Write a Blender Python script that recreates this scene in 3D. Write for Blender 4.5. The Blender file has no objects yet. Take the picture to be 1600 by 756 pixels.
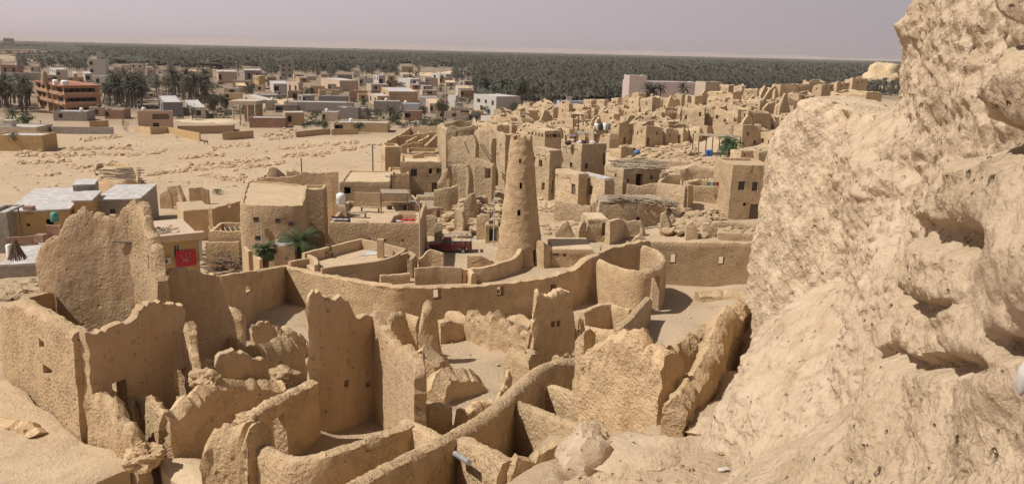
import bpy, math, random
import numpy as np
from mathutils import Vector, noise
R = math.radians
random.seed(7)
S = bpy.context.scene
COL = S.collection
F = 1232.0
CAM = Vector((0, 0, 24.0))
PITCH, ROLL = R(13.64), R(1.34)
FWD = Vector((0, math.cos(PITCH), -math.sin(PITCH)))
UP0 = Vector((0, math.sin(PITCH), math.cos(PITCH)))
RT = math.cos(ROLL) * Vector((1, 0, 0)) + math.sin(ROLL) * UP0
UP = -math.sin(ROLL) * Vector((1, 0, 0)) + math.cos(ROLL) * UP0

def ray(px, py):
    return FWD + RT * ((px - 800) / F) + UP * ((378 - py) / F)
def U(px, py, Y):
    d = ray(px, py); return CAM + d * (Y / d.y)
def UZ(px, py, z):
    d = ray(px, py); return CAM + d * ((z - CAM.z) / d.z)
def PX(P):
    q = Vector(P) - CAM; w = q.dot(FWD)
    return 800 + F * q.dot(RT) / w, 378 - F * q.dot(UP) / w

# ---------------------------------------------------------------- terrain
CTRL = []
def cz(px, py, z): p = UZ(px, py, z); CTRL.append((p.x, p.y, p.z))
def cy(px, py, Y): p = U(px, py, Y); CTRL.append((p.x, p.y, p.z))
for a in [(0, 600, 9.6), (100, 660, 9.5), (170, 705, 9.5), (30, 740, 9.5), (225, 745, 9.2), (290, 720, 9.5),
          (180, 520, 10.2), (275, 705, 9.8), (250, 640, 9.9), (300, 600, 8.6), (400, 600, 8.3),
          (380, 560, 5.5), (440, 540, 4.4), (480, 560, 4.6), (20, 470, 7.5), (450, 600, 8.6), (350, 740, 10.0),
          (520, 720, 10.2), (560, 680, 9.6), (470, 690, 10.0), (640, 690, 10.2), (620, 740, 11.6),
          (690, 650, 7.6), (730, 625, 7.0), (720, 540, 4.8), (640, 560, 5.2), (700, 525, 3.2), (580, 520, 3.4),
          (800, 520, 3.0), (780, 590, 6.2), (830, 560, 5.2), (870, 545, 4.6), (860, 640, 8.8), (800, 705, 9.6),
          (880, 655, 9.2), (760, 745, 11.0), (870, 750, 12.0), (920, 470, 3.0), (960, 480, 3.3), (1060, 480, 3.4),
          (1020, 520, 3.8), (1100, 462, 2.9), (1150, 466, 3.6), (1185, 468, 4.6), (945, 540, 5.5),
          (920, 683, 12.4), (1000, 675, 13.6), (1040, 662, 14.4), (1060, 640, 14.2), (1110, 610, 13.6), (1140, 580, 13.6),
          (1160, 545, 12.6), (1120, 530, 8.5),
          (985, 690, 15.2), (1100, 640, 14.9), (1150, 590, 15.0), (1100, 740, 17.2), (900, 735, 14.4), (1000, 735, 16.6),
          (690, 400, 2.0), (740, 385, 2.0), (700, 360, 2.2), (760, 340, 3.2), (720, 320, 4.5), (700, 330, 2.6),
          (870, 350, 3.0), (900, 335, 3.6), (960, 375, 3.0), (1000, 370, 3.4), (850, 340, 3.2), (890, 300, 4.8),
          (960, 300, 5.2), (1000, 300, 5.4), (930, 330, 4.2), (1080, 345, 4.2), (1160, 345, 4.0), (1060, 310, 5.5),
          (1100, 255, 8.0), (1040, 240, 8.0), (1160, 250, 8.2), (1000, 230, 8.0), (980, 215, 8.5), (900, 215, 6.5),
          (850, 230, 5.5), (750, 260, 3.0), (700, 270, 1.0), (850, 190, 5.0), (950, 190, 7.8), (1000, 190, 9.6),
          (1050, 185, 10.5), (1100, 180, 11.5), (1180, 185, 12.0), (1220, 170, 13.0), (1300, 165, 13.0), (1370, 160, 14.5),
          (1200, 140, 13.5), (1300, 140, 14.0), (1060, 152, 9.5), (1120, 155, 10.5), (900, 170, 3.0), (840, 165, 1.0),
          (560, 400, 2.2), (620, 360, 2.0), (480, 390, 1.6), (440, 400, 1.4), (390, 400, 1.2), (300, 420, 1.0), (350, 380, 0.8),
          (40, 440, 0.8), (100, 400, 0.6), (0, 400, 0.4), (440, 330, 0.8), (560, 310, 0.8), (640, 300, 1.0), (640, 260, 0.4),
          (30, 300, 0), (150, 300, 0), (300, 300, 0), (450, 270, 0), (550, 250, 0), (650, 220, 0), (200, 240, 0), (400, 220, 0),
          (50, 200, 0), (300, 190, 0), (600, 190, 0), (750, 190, 0), (100, 150, 0), (400, 150, 0), (700, 150, 0), (800, 160, 0),
          (920, 150, 0.5), (200, 110, 0), (500, 115, 0), (-150, 300, 0), (-150, 440, .6), (-200, 600, 9), (-150, 750, 9.5)]:
    cz(*a)
CTRL += [(-3, 8, 11.5), (-10, 12, 10.2), (-18, 14, 10), (3, 9, 18.2), (6, 10, 18.4), (0, 2, 20.5), (3, 4, 20), (-3, 3, 19),
         (8, 18, 14.5), (9, 26, 10.5), (12, 34, 6.5), (14, 50, 4.4), (22, 68, 3.4), (27, 90, 4), (32, 108, 7), (60, 140, 11.5), (2, 13, 16.4),
         (-0.6, 13.5, 13.2), (110, 200, 13), (130, 260, 11), (100, 290, 9.5), (60, 300, 6), (120, 340, 4), (40, 330, 2), (0, 330, 0),
         (160, 300, 6), (180, 420, 0), (80, 420, 0), (300, 350, 0), (-300, 500, 0), (0, 520, 0), (300, 520, 0), (500, 600, 0), (0, 900, 0)]
CT = np.array(CTRL)
CQ = np.stack([np.arctan2(CT[:, 0], CT[:, 1]) * 1.4, np.log(np.hypot(CT[:, 0], CT[:, 1]))], 1)
CH = CT[:, 2]
def hz_np(x, y):
    x = np.asarray(x, float); y = np.asarray(y, float)
    sh = x.shape; x = x.ravel(); y = y.ravel()
    out = np.zeros(len(x))
    for k in range(0, len(x), 20000):
        xx, yy = x[k:k + 20000], y[k:k + 20000]
        r = np.maximum(np.hypot(xx, yy), 1.0)
        qa = np.arctan2(xx, yy) * 1.4; ql = np.log(r)
        d2 = (qa[:, None] - CQ[None, :, 0]) ** 2 + (ql[:, None] - CQ[None, :, 1]) ** 2
        w = 1.0 / (d2 + 0.0006) ** 2.2
        h = (w * CH[None, :]).sum(1) / w.sum(1)
        f = np.clip((520 - r) / 200, 0, 1)
        out[k:k + 20000] = h * f
    return out.reshape(sh)
def hz(x, y): return float(hz_np(np.array([x]), np.array([y]))[0])
def G(px, py):
    d = ray(px, py)
    if d.z > -0.012: return CAM + d * (2000 / d.y)
    ys = np.exp(np.linspace(math.log(6), math.log(min(2500, 26 / max(1e-3, -d.z / d.y))), 260))
    z = CAM.z + d.z * ys / d.y; h = hz_np(d.x * ys / d.y, ys)
    below = np.nonzero(z <= h)[0]
    k = below[0] if len(below) else len(ys) - 1
    if k == 0: Y = ys[0]
    else:
        a0 = z[k - 1] - h[k - 1]; a1 = z[k] - h[k]
        Y = ys[k - 1] + (ys[k] - ys[k - 1]) * (a0 / (a0 - a1) if a0 != a1 else 1)
    return CAM + d * (Y / d.y)

# ---------------------------------------------------------------- object helpers
ORG = {}
def tag(o, label=None, cat=None, group=None, kind=None):
    if label: o['label'] = label; kind = kind or 'thing'
    if cat: o['category'] = cat
    if group: o['group'] = group
    if kind: o['kind'] = kind
    return o
def root(name, loc, label, cat, group=None):
    o = bpy.data.objects.new(name, None); COL.objects.link(o)
    o.location = loc; o.empty_display_size = .3; ORG[o.name] = Vector(loc)
    return tag(o, label, cat, group)
def link(name, V, Fc, mat, parent=None, loc=None, smooth=40):
    if parent is not None: L = ORG[parent.name]
    elif loc is not None: L = Vector(loc)
    else: L = Vector((0, 0, 0))
    me = bpy.data.meshes.new(name)
    A = np.array([tuple(v) for v in V], dtype=float) - np.array(L)
    me.from_pydata(A.tolist(), [], Fc)
    me.update()
    if smooth:
        me.shade_smooth(); me.set_sharp_from_angle(angle=R(smooth))
    if isinstance(mat, (list, tuple)):
        for m in mat: me.materials.append(m)
    else: me.materials.append(mat)
    o = bpy.data.objects.new(name, me); COL.objects.link(o)
    if parent is not None: o.parent = parent
    else: o.location = L
    ORG[o.name] = L
    return o
def copy_tree(o, parent=None):
    c = o.copy(); COL.objects.link(c)
    if parent is not None: c.parent = parent
    for ch in list(o.children): copy_tree(ch, c)
    return c

class MB:
    def __init__(s): s.V = []; s.F = []
    def box(s, c, size, ax=None, rz=0):
        """box centred at c"""
        c = Vector(c); hx, hy, h_ = size[0] / 2, size[1] / 2, size[2] / 2
        if ax is None:
            X = Vector((math.cos(rz), math.sin(rz), 0)); Y = Vector((-math.sin(rz), math.cos(rz), 0)); Z = Vector((0, 0, 1))
        else: X, Y, Z = ax
        b = len(s.V)
        for k in (-1, 1):
            for j in (-1, 1):
                for i in (-1, 1): s.V.append(c + X * hx * i + Y * hy * j + Z * h_ * k)
        for f in ((0, 2, 3, 1), (4, 5, 7, 6), (0, 1, 5, 4), (2, 6, 7, 3), (0, 4, 6, 2), (1, 3, 7, 5)): s.F.append(tuple(b + i for i in f))
        return s
    def tube(s, pts, rad, n=6, cap=True):
        pts = [Vector(p) for p in pts]
        if not isinstance(rad, (list, tuple)): rad = [rad] * len(pts)
        b = len(s.V)
        for i, p in enumerate(pts):
            t = (pts[min(i + 1, len(pts) - 1)] - pts[max(i - 1, 0)]).normalized()
            a = t.cross(Vector((0, 0, 1)))
            if a.length < .05: a = t.cross(Vector((1, 0, 0)))
            a.normalize(); c = t.cross(a)
            for k in range(n):
                q = 2 * math.pi * k / n
                s.V.append(p + (a * math.cos(q) + c * math.sin(q)) * rad[i])
        for i in range(len(pts) - 1):
            for k in range(n):
                k2 = (k + 1) % n
                s.F.append((b + i * n + k, b + i * n + k2, b + (i + 1) * n + k2, b + (i + 1) * n + k))
        if cap:
            s.F.append(tuple(b + k for k in range(n))); e = b + (len(pts) - 1) * n
            s.F.append(tuple(e + n - 1 - k for k in range(n)))
        return s
    def lathe(s, c, prof, n=20):
        c = Vector(c); b = len(s.V)
        for r, z in prof:
            for k in range(n):
                q = 2 * math.pi * k / n
                s.V.append(c + Vector((r * math.cos(q), r * math.sin(q), z)))
        for i in range(len(prof) - 1):
            for k in range(n):
                k2 = (k + 1) % n
                s.F.append((b + i * n + k, b + i * n + k2, b + (i + 1) * n + k2, b + (i + 1) * n + k))
        s.F.append(tuple(b + n - 1 - k for k in range(n)))
        e = b + (len(prof) - 1) * n
        s.F.append(tuple(e + k for k in range(n)))
        return s
    def prism(s, poly, z0, z1):
        b = len(s.V); n = len(poly)
        z0f = z0 if callable(z0) else (lambda x, y: z0)
        z1f = z1 if callable(z1) else (lambda x, y: z1)
        for p in poly: s.V.append(Vector((p[0], p[1], z0f(p[0], p[1]))))
        for p in poly: s.V.append(Vector((p[0], p[1], z1f(p[0], p[1]))))
        for i in range(n):
            j = (i + 1) % n; s.F.append((b + i, b + j, b + n + j, b + n + i))
        s.F.append(tuple(b + n + i for i in range(n))); s.F.append(tuple(b + n - 1 - i for i in range(n)))
        return s
    def rock(s, c, r, seed=0, sub=2, sq=(1, 1, .7), rough=.35):
        V, Fc = ICO[sub]; b = len(s.V); c = Vector(c); o = Vector((seed * 7.13, seed * 3.7, seed * 1.9))
        for v in V:
            k = 1 + rough * noise.noise(v * 1.3 + o) + rough * .5 * noise.noise(v * 3.1 + o) + rough * .3 * noise.noise(v * 7.7 + o)
            s.V.append(c + Vector((v.x * sq[0], v.y * sq[1], v.z * sq[2])) * (r * k))
        s.F += [tuple(b + i for i in f) for f in Fc]
        return s
    def build(s, name, mat, parent=None, loc=None, smooth=40): return link(name, s.V, s.F, mat, parent, loc, smooth)

def _ico():
    t = (1 + 5 ** .5) / 2
    V = [Vector(v).normalized() for v in [(-1, t, 0), (1, t, 0), (-1, -t, 0), (1, -t, 0), (0, -1, t), (0, 1, t), (0, -1, -t), (0, 1, -t), (t, 0, -1), (t, 0, 1), (-t, 0, -1), (-t, 0, 1)]]
    Fc = [(0, 11, 5), (0, 5, 1), (0, 1, 7), (0, 7, 10), (0, 10, 11), (1, 5, 9), (5, 11, 4), (11, 10, 2), (10, 7, 6), (7, 1, 8), (3, 9, 4), (3, 4, 2), (3, 2, 6), (3, 6, 8), (3, 8, 9), (4, 9, 5), (2, 4, 11), (6, 2, 10), (8, 6, 7), (9, 8, 1)]
    out = [(V, Fc)]
    for _ in range(3):
        V = list(V); mid = {}; nf = []
        def m(a, b):
            k = (min(a, b), max(a, b))
            if k not in mid: mid[k] = len(V); V.append((V[a] + V[b]).normalized())
            return mid[k]
        for a, b, c in Fc:
            x, y, z = m(a, b), m(b, c), m(c, a); nf += [(a, x, z), (b, y, x), (c, z, y), (x, y, z)]
        Fc = nf; out.append((V, Fc))
    return out
ICO = _ico()

# ---------------------------------------------------------------- materials
def nodes(name):
    m = bpy.data.materials.new(name); m.use_nodes = True
    nt = m.node_tree; b = nt.nodes['Principled BSDF']
    return m, nt, b
def N(nt, typ, **kw):
    n = nt.nodes.new(typ)
    for k, v in kw.items():
        if k.startswith('i_'): n.inputs[k[2:].replace('_', ' ')].default_value = v
        else: setattr(n, k, v)
    return n
def mixc(nt, fac, a, b, blend='MIX'):
    n = nt.nodes.new('ShaderNodeMix'); n.data_type = 'RGBA'; n.blend_type = blend
    for sock, v in ((n.inputs[0], fac), (n.inputs[6], a), (n.inputs[7], b)):
        if hasattr(v, 'links'): nt.links.new(v, sock)
        elif isinstance(v, (tuple, list)): sock.default_value = (*v, 1) if len(v) == 3 else v
        else: sock.default_value = v
    return n.outputs[2]
def ramp(nt, src, lo, hi):
    n = nt.nodes.new('ShaderNodeMapRange'); n.inputs[1].default_value = lo; n.inputs[2].default_value = hi
    nt.links.new(src, n.inputs[0]); return n.outputs[0]
def tex(nt, scale, co, detail=5, rough=.6, typ='ShaderNodeTexNoise'):
    n = nt.nodes.new(typ); n.inputs['Scale'].default_value = scale
    if 'Detail' in n.inputs: n.inputs['Detail'].default_value = detail
    if 'Roughness' in n.inputs: n.inputs['Roughness'].default_value = rough
    nt.links.new(co, n.inputs['Vector']); return n
def mud(name, c1, c2, c3, crag=2.2, cragd=.16, clod=9.0, clodd=.05, grain=26, graind=.022, pit=1.3, obr=.14, streak=.25):
    """sun-baked mud: patchy base colour, pale salt crust, straw flecks, rain streaks; craggy, cloddy and grainy relief"""
    m, nt, b = nodes(name); L = nt.links.new
    co = N(nt, 'ShaderNodeNewGeometry').outputs['Position']
    mp = N(nt, 'ShaderNodeMapping'); mp.inputs['Scale'].default_value = (1.3, 1.3, .22); L(co, mp.inputs['Vector'])
    big = tex(nt, .3, co, 5, .6); med = tex(nt, 1.4, co, 8, .68); sm = tex(nt, 11, co, 6, .7); fl = tex(nt, 38, co, 3, .6); st = tex(nt, 2.2, mp.outputs[0], 6, .65)
    c = mixc(nt, ramp(nt, big.outputs[0], .38, .62), c1, c2)
    c = mixc(nt, ramp(nt, med.outputs[0], .46, .66), c, c3)
    rs_ = N(nt, 'ShaderNodeMath', operation='MULTIPLY'); L(ramp(nt, st.outputs[0], .52, .68), rs_.inputs[0]); rs_.inputs[1].default_value = streak
    c = mixc(nt, rs_.outputs[0], c, (c3[0] * .72, c3[1] * .66, c3[2] * .6))
    sp = N(nt, 'ShaderNodeMath', operation='MULTIPLY'); L(ramp(nt, sm.outputs[0], .56, .72), sp.inputs[0]); sp.inputs[1].default_value = .6
    c = mixc(nt, sp.outputs[0], c, (c1[0] * 1.22, c1[1] * 1.24, c1[2] * 1.32))
    ff = N(nt, 'ShaderNodeMath', operation='MULTIPLY'); L(ramp(nt, fl.outputs[0], .60, .72), ff.inputs[0]); ff.inputs[1].default_value = .45
    c = mixc(nt, ff.outputs[0], c, (c3[0] * .6, c3[1] * .55, c3[2] * .5))
    hs = N(nt, 'ShaderNodeHueSaturation'); L(c, hs.inputs['Color'])
    oi = N(nt, 'ShaderNodeObjectInfo')
    mr = N(nt, 'ShaderNodeMapRange'); mr.inputs[3].default_value = 1 - obr; mr.inputs[4].default_value = 1 + obr * .7
    L(oi.outputs['Random'], mr.inputs[0]); L(mr.outputs[0], hs.inputs['Value'])
    L(hs.outputs[0], b.inputs['Base Color'])
    b.inputs['Roughness'].default_value = .97; b.inputs['Specular IOR Level'].default_value = .1
    cr = tex(nt, crag, co, 9, .66); cl = tex(nt, clod, co, 3, .55); gr = tex(nt, grain, co, 4, .65)
    nrm = None
    def bump(h, d, stg=1.0):
        nonlocal nrm
        q = N(nt, 'ShaderNodeBump'); q.inputs['Strength'].default_value = stg; q.inputs['Distance'].default_value = d; L(h, q.inputs['Height'])
        if nrm is not None: L(nrm, q.inputs['Normal'])
        nrm = q.outputs[0]
    bump(cr.outputs[0], cragd); cm = N(nt, 'ShaderNodeMath', operation='MULTIPLY'); L(ramp(nt, cl.outputs[0], .40, .64), cm.inputs[0])
    ck = N(nt, 'ShaderNodeMapRange'); ck.inputs[1].default_value = .36; ck.inputs[2].default_value = .6; ck.inputs[3].default_value = .2; L(tex(nt, .7, co, 5, .65).outputs[0], ck.inputs[0]); L(ck.outputs[0], cm.inputs[1])
    bump(cm.outputs[0], clodd * 1.1); bump(gr.outputs[0], graind)
    if pit:
        vo = N(nt, 'ShaderNodeTexVoronoi'); vo.inputs['Scale'].default_value = pit; vo.inputs['Randomness'].default_value = 1; L(co, vo.inputs['Vector']); bump(ramp(nt, vo.outputs['Distance'], .04, .13), .07)
    if pit:
        v2 = N(nt, 'ShaderNodeTexVoronoi'); v2.inputs['Scale'].default_value = pit * 2.3; L(co, v2.inputs['Vector'])
        wob = N(nt, 'ShaderNodeMath', operation='MULTIPLY_ADD'); L(med.outputs[0], wob.inputs[0]); wob.inputs[1].default_value = -.16; L(v2.outputs['Distance'], wob.inputs[2])
        bump(ramp(nt, wob.outputs[0], -.04, .05), .06)
    L(nrm, b.inputs['Normal'])
    return m
def plain(name, col, rough=.7, var=.12, scale=3.0, metal=0, bump=.0, dirt=None):
    m, nt, b = nodes(name); L = nt.links.new
    co = N(nt, 'ShaderNodeNewGeometry').outputs['Position']
    t = tex(nt, scale, co, 5)
    lo = tuple(max(0, c * (1 - var * 1.4)) for c in col); hi = tuple(min(1, c * (1 + var)) for c in col)
    c = mixc(nt, ramp(nt, t.outputs[0], .35, .68), lo, hi)
    if dirt:
        t2 = tex(nt, scale * .35, co, 6, .7)
        c = mixc(nt, ramp(nt, t2.outputs[0], .5, .7), c, dirt)
    L(c, b.inputs['Base Color']); b.inputs['Roughness'].default_value = rough; b.inputs['Metallic'].default_value = metal
    if bump:
        bp = N(nt, 'ShaderNodeBump'); bp.inputs['Distance'].default_value = bump; bp.inputs['Strength'].default_value = .8
        t3 = tex(nt, scale * 4, co, 4); L(t3.outputs[0], bp.inputs['Height']); L(bp.outputs[0], b.inputs['Normal'])
    return m
M = {}
M['mud'] = mud('mud', (.56, .405, .24), (.51, .36, .205), (.47, .325, .18), cragd=.11, clodd=.035, graind=.016)
M['stucco'] = mud('mud_stucco', (.54, .39, .23), (.50, .355, .205), (.47, .325, .185), clod=8, clodd=.05, graind=.014, cragd=.05)
M['plaster'] = mud('mud_plaster', (.52, .37, .22), (.465, .315, .178), (.51, .38, .245), cragd=.10, clodd=.016, graind=.008, crag=1.6, streak=.5)
M['townmud'] = mud('town_mud', (.53, .39, .235), (.48, .345, .205), (.45, .315, .185), clod=5, clodd=.04, cragd=.1, crag=1.4, obr=.2)
M['oldmud'] = mud('old_town_mud', (.53, .405, .255), (.475, .355, .218), (.44, .32, .195), crag=1.1, cragd=.18, clod=3.5, clodd=.05, obr=.16)
M['rock'] = mud('salt_mud_rock', (.51, .397, .274), (.465, .355, .236), (.41, .305, .195), crag=2.6, cragd=.07, clod=7, clodd=.022, grain=30, graind=.012, pit=1.8, obr=.03, streak=.1)
M['rockfine'] = mud('salt_mud_grain', (.575, .448, .306), (.525, .402, .263), (.465, .348, .220), crag=3.0, cragd=.05, clod=12, clodd=.022, grain=34, graind=.013, pit=1.5, obr=.03, streak=.1)
M['nearrock'] = mud('weathered_boulder', (.48, .37, .25), (.43, .325, .21), (.37, .275, .17), crag=5, cragd=.035, clod=17, clodd=.014, grain=70, graind=.005, pit=4, obr=.03, streak=.15)
M['roofmud'] = mud('roof_mud', (.54, .41, .265), (.50, .375, .235), (.45, .335, .21), crag=1.5, cragd=.05, clodd=.02, pit=0)
M['rubble'] = mud('rubble', (.53, .395, .245), (.48, .35, .215), (.42, .30, .18), crag=3, cragd=.12, clodd=.03)
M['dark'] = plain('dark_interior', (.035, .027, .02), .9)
M['wood'] = plain('weathered_wood', (.16, .11, .07), .85, .3, 6, bump=.01)
M['palewood'] = plain('pale_palm_wood', (.33, .26, .18), .9, .3, 5, bump=.02)
M['white'] = plain('whitewash', (.47, .435, .38), .8, .1, 2, dirt=(.45, .40, .33))
M['whiteroof'] = plain('pale_roof', (.47, .44, .41), .85, .2, 1.2, dirt=(.36, .30, .24))
M['grey'] = plain('grey_cement', (.31, .27, .225), .9, .16, 2, bump=.02)
M['cream'] = plain('cream_paint', (.47, .385, .285), .85, .1, 2, dirt=(.42, .33, .24))
M['yellow'] = plain('ochre_paint', (.43, .29, .13), .85, .12, 1.5, dirt=(.40, .27, .12))
M['brick'] = plain('red_brick', (.30, .175, .12), .9, .15, 3, dirt=(.42, .26, .17))
M['pinkwash'] = plain('pink_wash', (.49, .39, .345), .85, .08, 1.5)
M['peach'] = plain('peach_plaster', (.49, .36, .25), .85, .08, 1.5)
M['terracotta'] = plain('terracotta_paint', (.43, .25, .145), .85, .1, 2)
M['redroof'] = plain('red_trim', (.30, .10, .06), .85, .15, 2)
M['bluegrey'] = plain('blue_grey_block', (.20, .185, .185), .9, .12, 2)
M['red'] = plain('truck_red', (.15, .016, .018), .5, .15, 4, dirt=(.15, .045, .035))
M['redcloth'] = plain('red_cloth', (.42, .03, .04), .9, .12, 5)
M['tyre'] = plain('tyre', (.03, .03, .03), .9)
M['glass'] = plain('dusty_glass', (.05, .06, .07), .15, .1)
M['metal'] = plain('grey_metal', (.33, .33, .33), .45, .1, 3, metal=.3)
M['pole'] = plain('pole_paint', (.48, .47, .45), .6, .1)
M['tankwhite'] = plain('white_plastic', (.74, .73, .70), .5, .05)
M['tankblack'] = plain('black_plastic', (.03, .033, .04), .45)
M['tankgreen'] = plain('green_plastic', (.06, .24, .18), .5)
M['blue'] = plain('blue_plastic', (.05, .12, .33), .5)
M['tyrebrown'] = plain('dark_brown_fabric', (.08, .035, .035), .95, .3, 8)
M['yellowrock'] = mud('yellow_stained_rock', (.56, .43, .255), (.55, .40, .215), (.52, .41, .285), crag=2, cragd=.06, clodd=.015, pit=0)
M['sand'] = plain('sand', (.52, .40, .26), .95, .1, .4)
def leafmat(name, c1, c2, c3=None):
    m, nt, b = nodes(name); L = nt.links.new
    co = N(nt, 'ShaderNodeNewGeometry').outputs['Position']
    t = tex(nt, .02, co, 6, .65); t2 = tex(nt, .9, co, 3)
    c = mixc(nt, ramp(nt, t.outputs[0], .35, .65), c1, c2)
    c = mixc(nt, ramp(nt, t2.outputs[0], .52, .72), c, c3 or tuple(x * 1.5 for x in c1))
    oi = N(nt, 'ShaderNodeObjectInfo'); hs = N(nt, 'ShaderNodeHueSaturation'); L(c, hs.inputs['Color'])
    mr = N(nt, 'ShaderNodeMapRange'); mr.inputs[3].default_value = .8; mr.inputs[4].default_value = 1.25
    L(oi.outputs['Random'], mr.inputs[0]); L(mr.outputs[0], hs.inputs['Value'])
    L(hs.outputs[0], b.inputs['Base Color']); b.inputs['Roughness'].default_value = .75; b.inputs['Specular IOR Level'].default_value = .2
    tl = N(nt, 'ShaderNodeBsdfTranslucent'); L(hs.outputs[0], tl.inputs['Color']); ms = N(nt, 'ShaderNodeMixShader'); ms.inputs[0].default_value = .4
    L(b.outputs[0], ms.inputs[1]); L(tl.outputs[0], ms.inputs[2]); L(ms.outputs[0], nt.nodes['Material Output'].inputs['Surface'])
    return m
M['palm'] = leafmat('palm_frond', (.085, .090, .066), (.122, .112, .084), (.17, .148, .11))
M['palmgreen'] = leafmat('fresh_palm_frond', (.055, .10, .045), (.08, .12, .05), (.13, .15, .08))
M['bush'] = leafmat('bush_leaf', (.04, .06, .03), (.06, .075, .035))
M['treeleaf'] = leafmat('dusty_leaf', (.07, .075, .045), (.09, .088, .05))
M['brightleaf'] = leafmat('bright_leaf', (.035, .095, .025), (.05, .12, .035))
M['trunk'] = plain('palm_trunk', (.15, .11, .08), .95, .3, 4, bump=.03)
M['paletrunk'] = plain('pale_trunk', (.36, .31, .26), .95, .2, 3)

# ---------------------------------------------------------------- mud wall generator
def fnoise(p, f, o=0.0): return noise.noise(Vector((p[0] * f + o, p[1] * f + o * 1.7, p[2] * f)))
def resample(nodes_, ds, closed, brk=(), smooth=False):
    P = [Vector(n) for n in nodes_]
    if smooth and len(P) > 2:
        Q = []
        n = len(P)
        rng = range(n) if closed else range(n - 1)
        for i in rng:
            p0 = P[(i - 1) % n] if (closed or i > 0) else P[i]
            p1, p2 = P[i], P[(i + 1) % n]
            p3 = P[(i + 2) % n] if (closed or i + 2 < n) else p2
            k = max(2, int(math.ceil((p2 - p1).length / ds)))
            for j in range(k):
                t = j / k
                Q.append(.5 * ((2 * p1) + (p2 - p0) * t + (2 * p0 - 5 * p1 + 4 * p2 - p3) * t * t + (3 * p1 - p0 - 3 * p2 + p3) * t ** 3))
        if not closed: Q.append(P[-1])
        return Q, list(range(len(Q)))
    Q = []; seg = []
    n = len(P); rng = range(n) if closed else range(n - 1)
    for i in rng:
        a, b = P[i], P[(i + 1) % n]; Lh = math.hypot(b.x - a.x, b.y - a.y)
        us = set([0.0]); k = max(1, int(math.ceil(Lh / ds)))
        for j in range(k): us.add(j / k)
        for (si, u) in brk:
            if si == i:
                us = set(x for x in us if x == 0 or abs(x - u) > .35 / k); us.add(u)
        for u in sorted(us): Q.append(a.lerp(b, u)); seg.append((i, u))
    if not closed: Q.append(P[-1]); seg.append((n - 2, 1.0))
    return Q, seg
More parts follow.
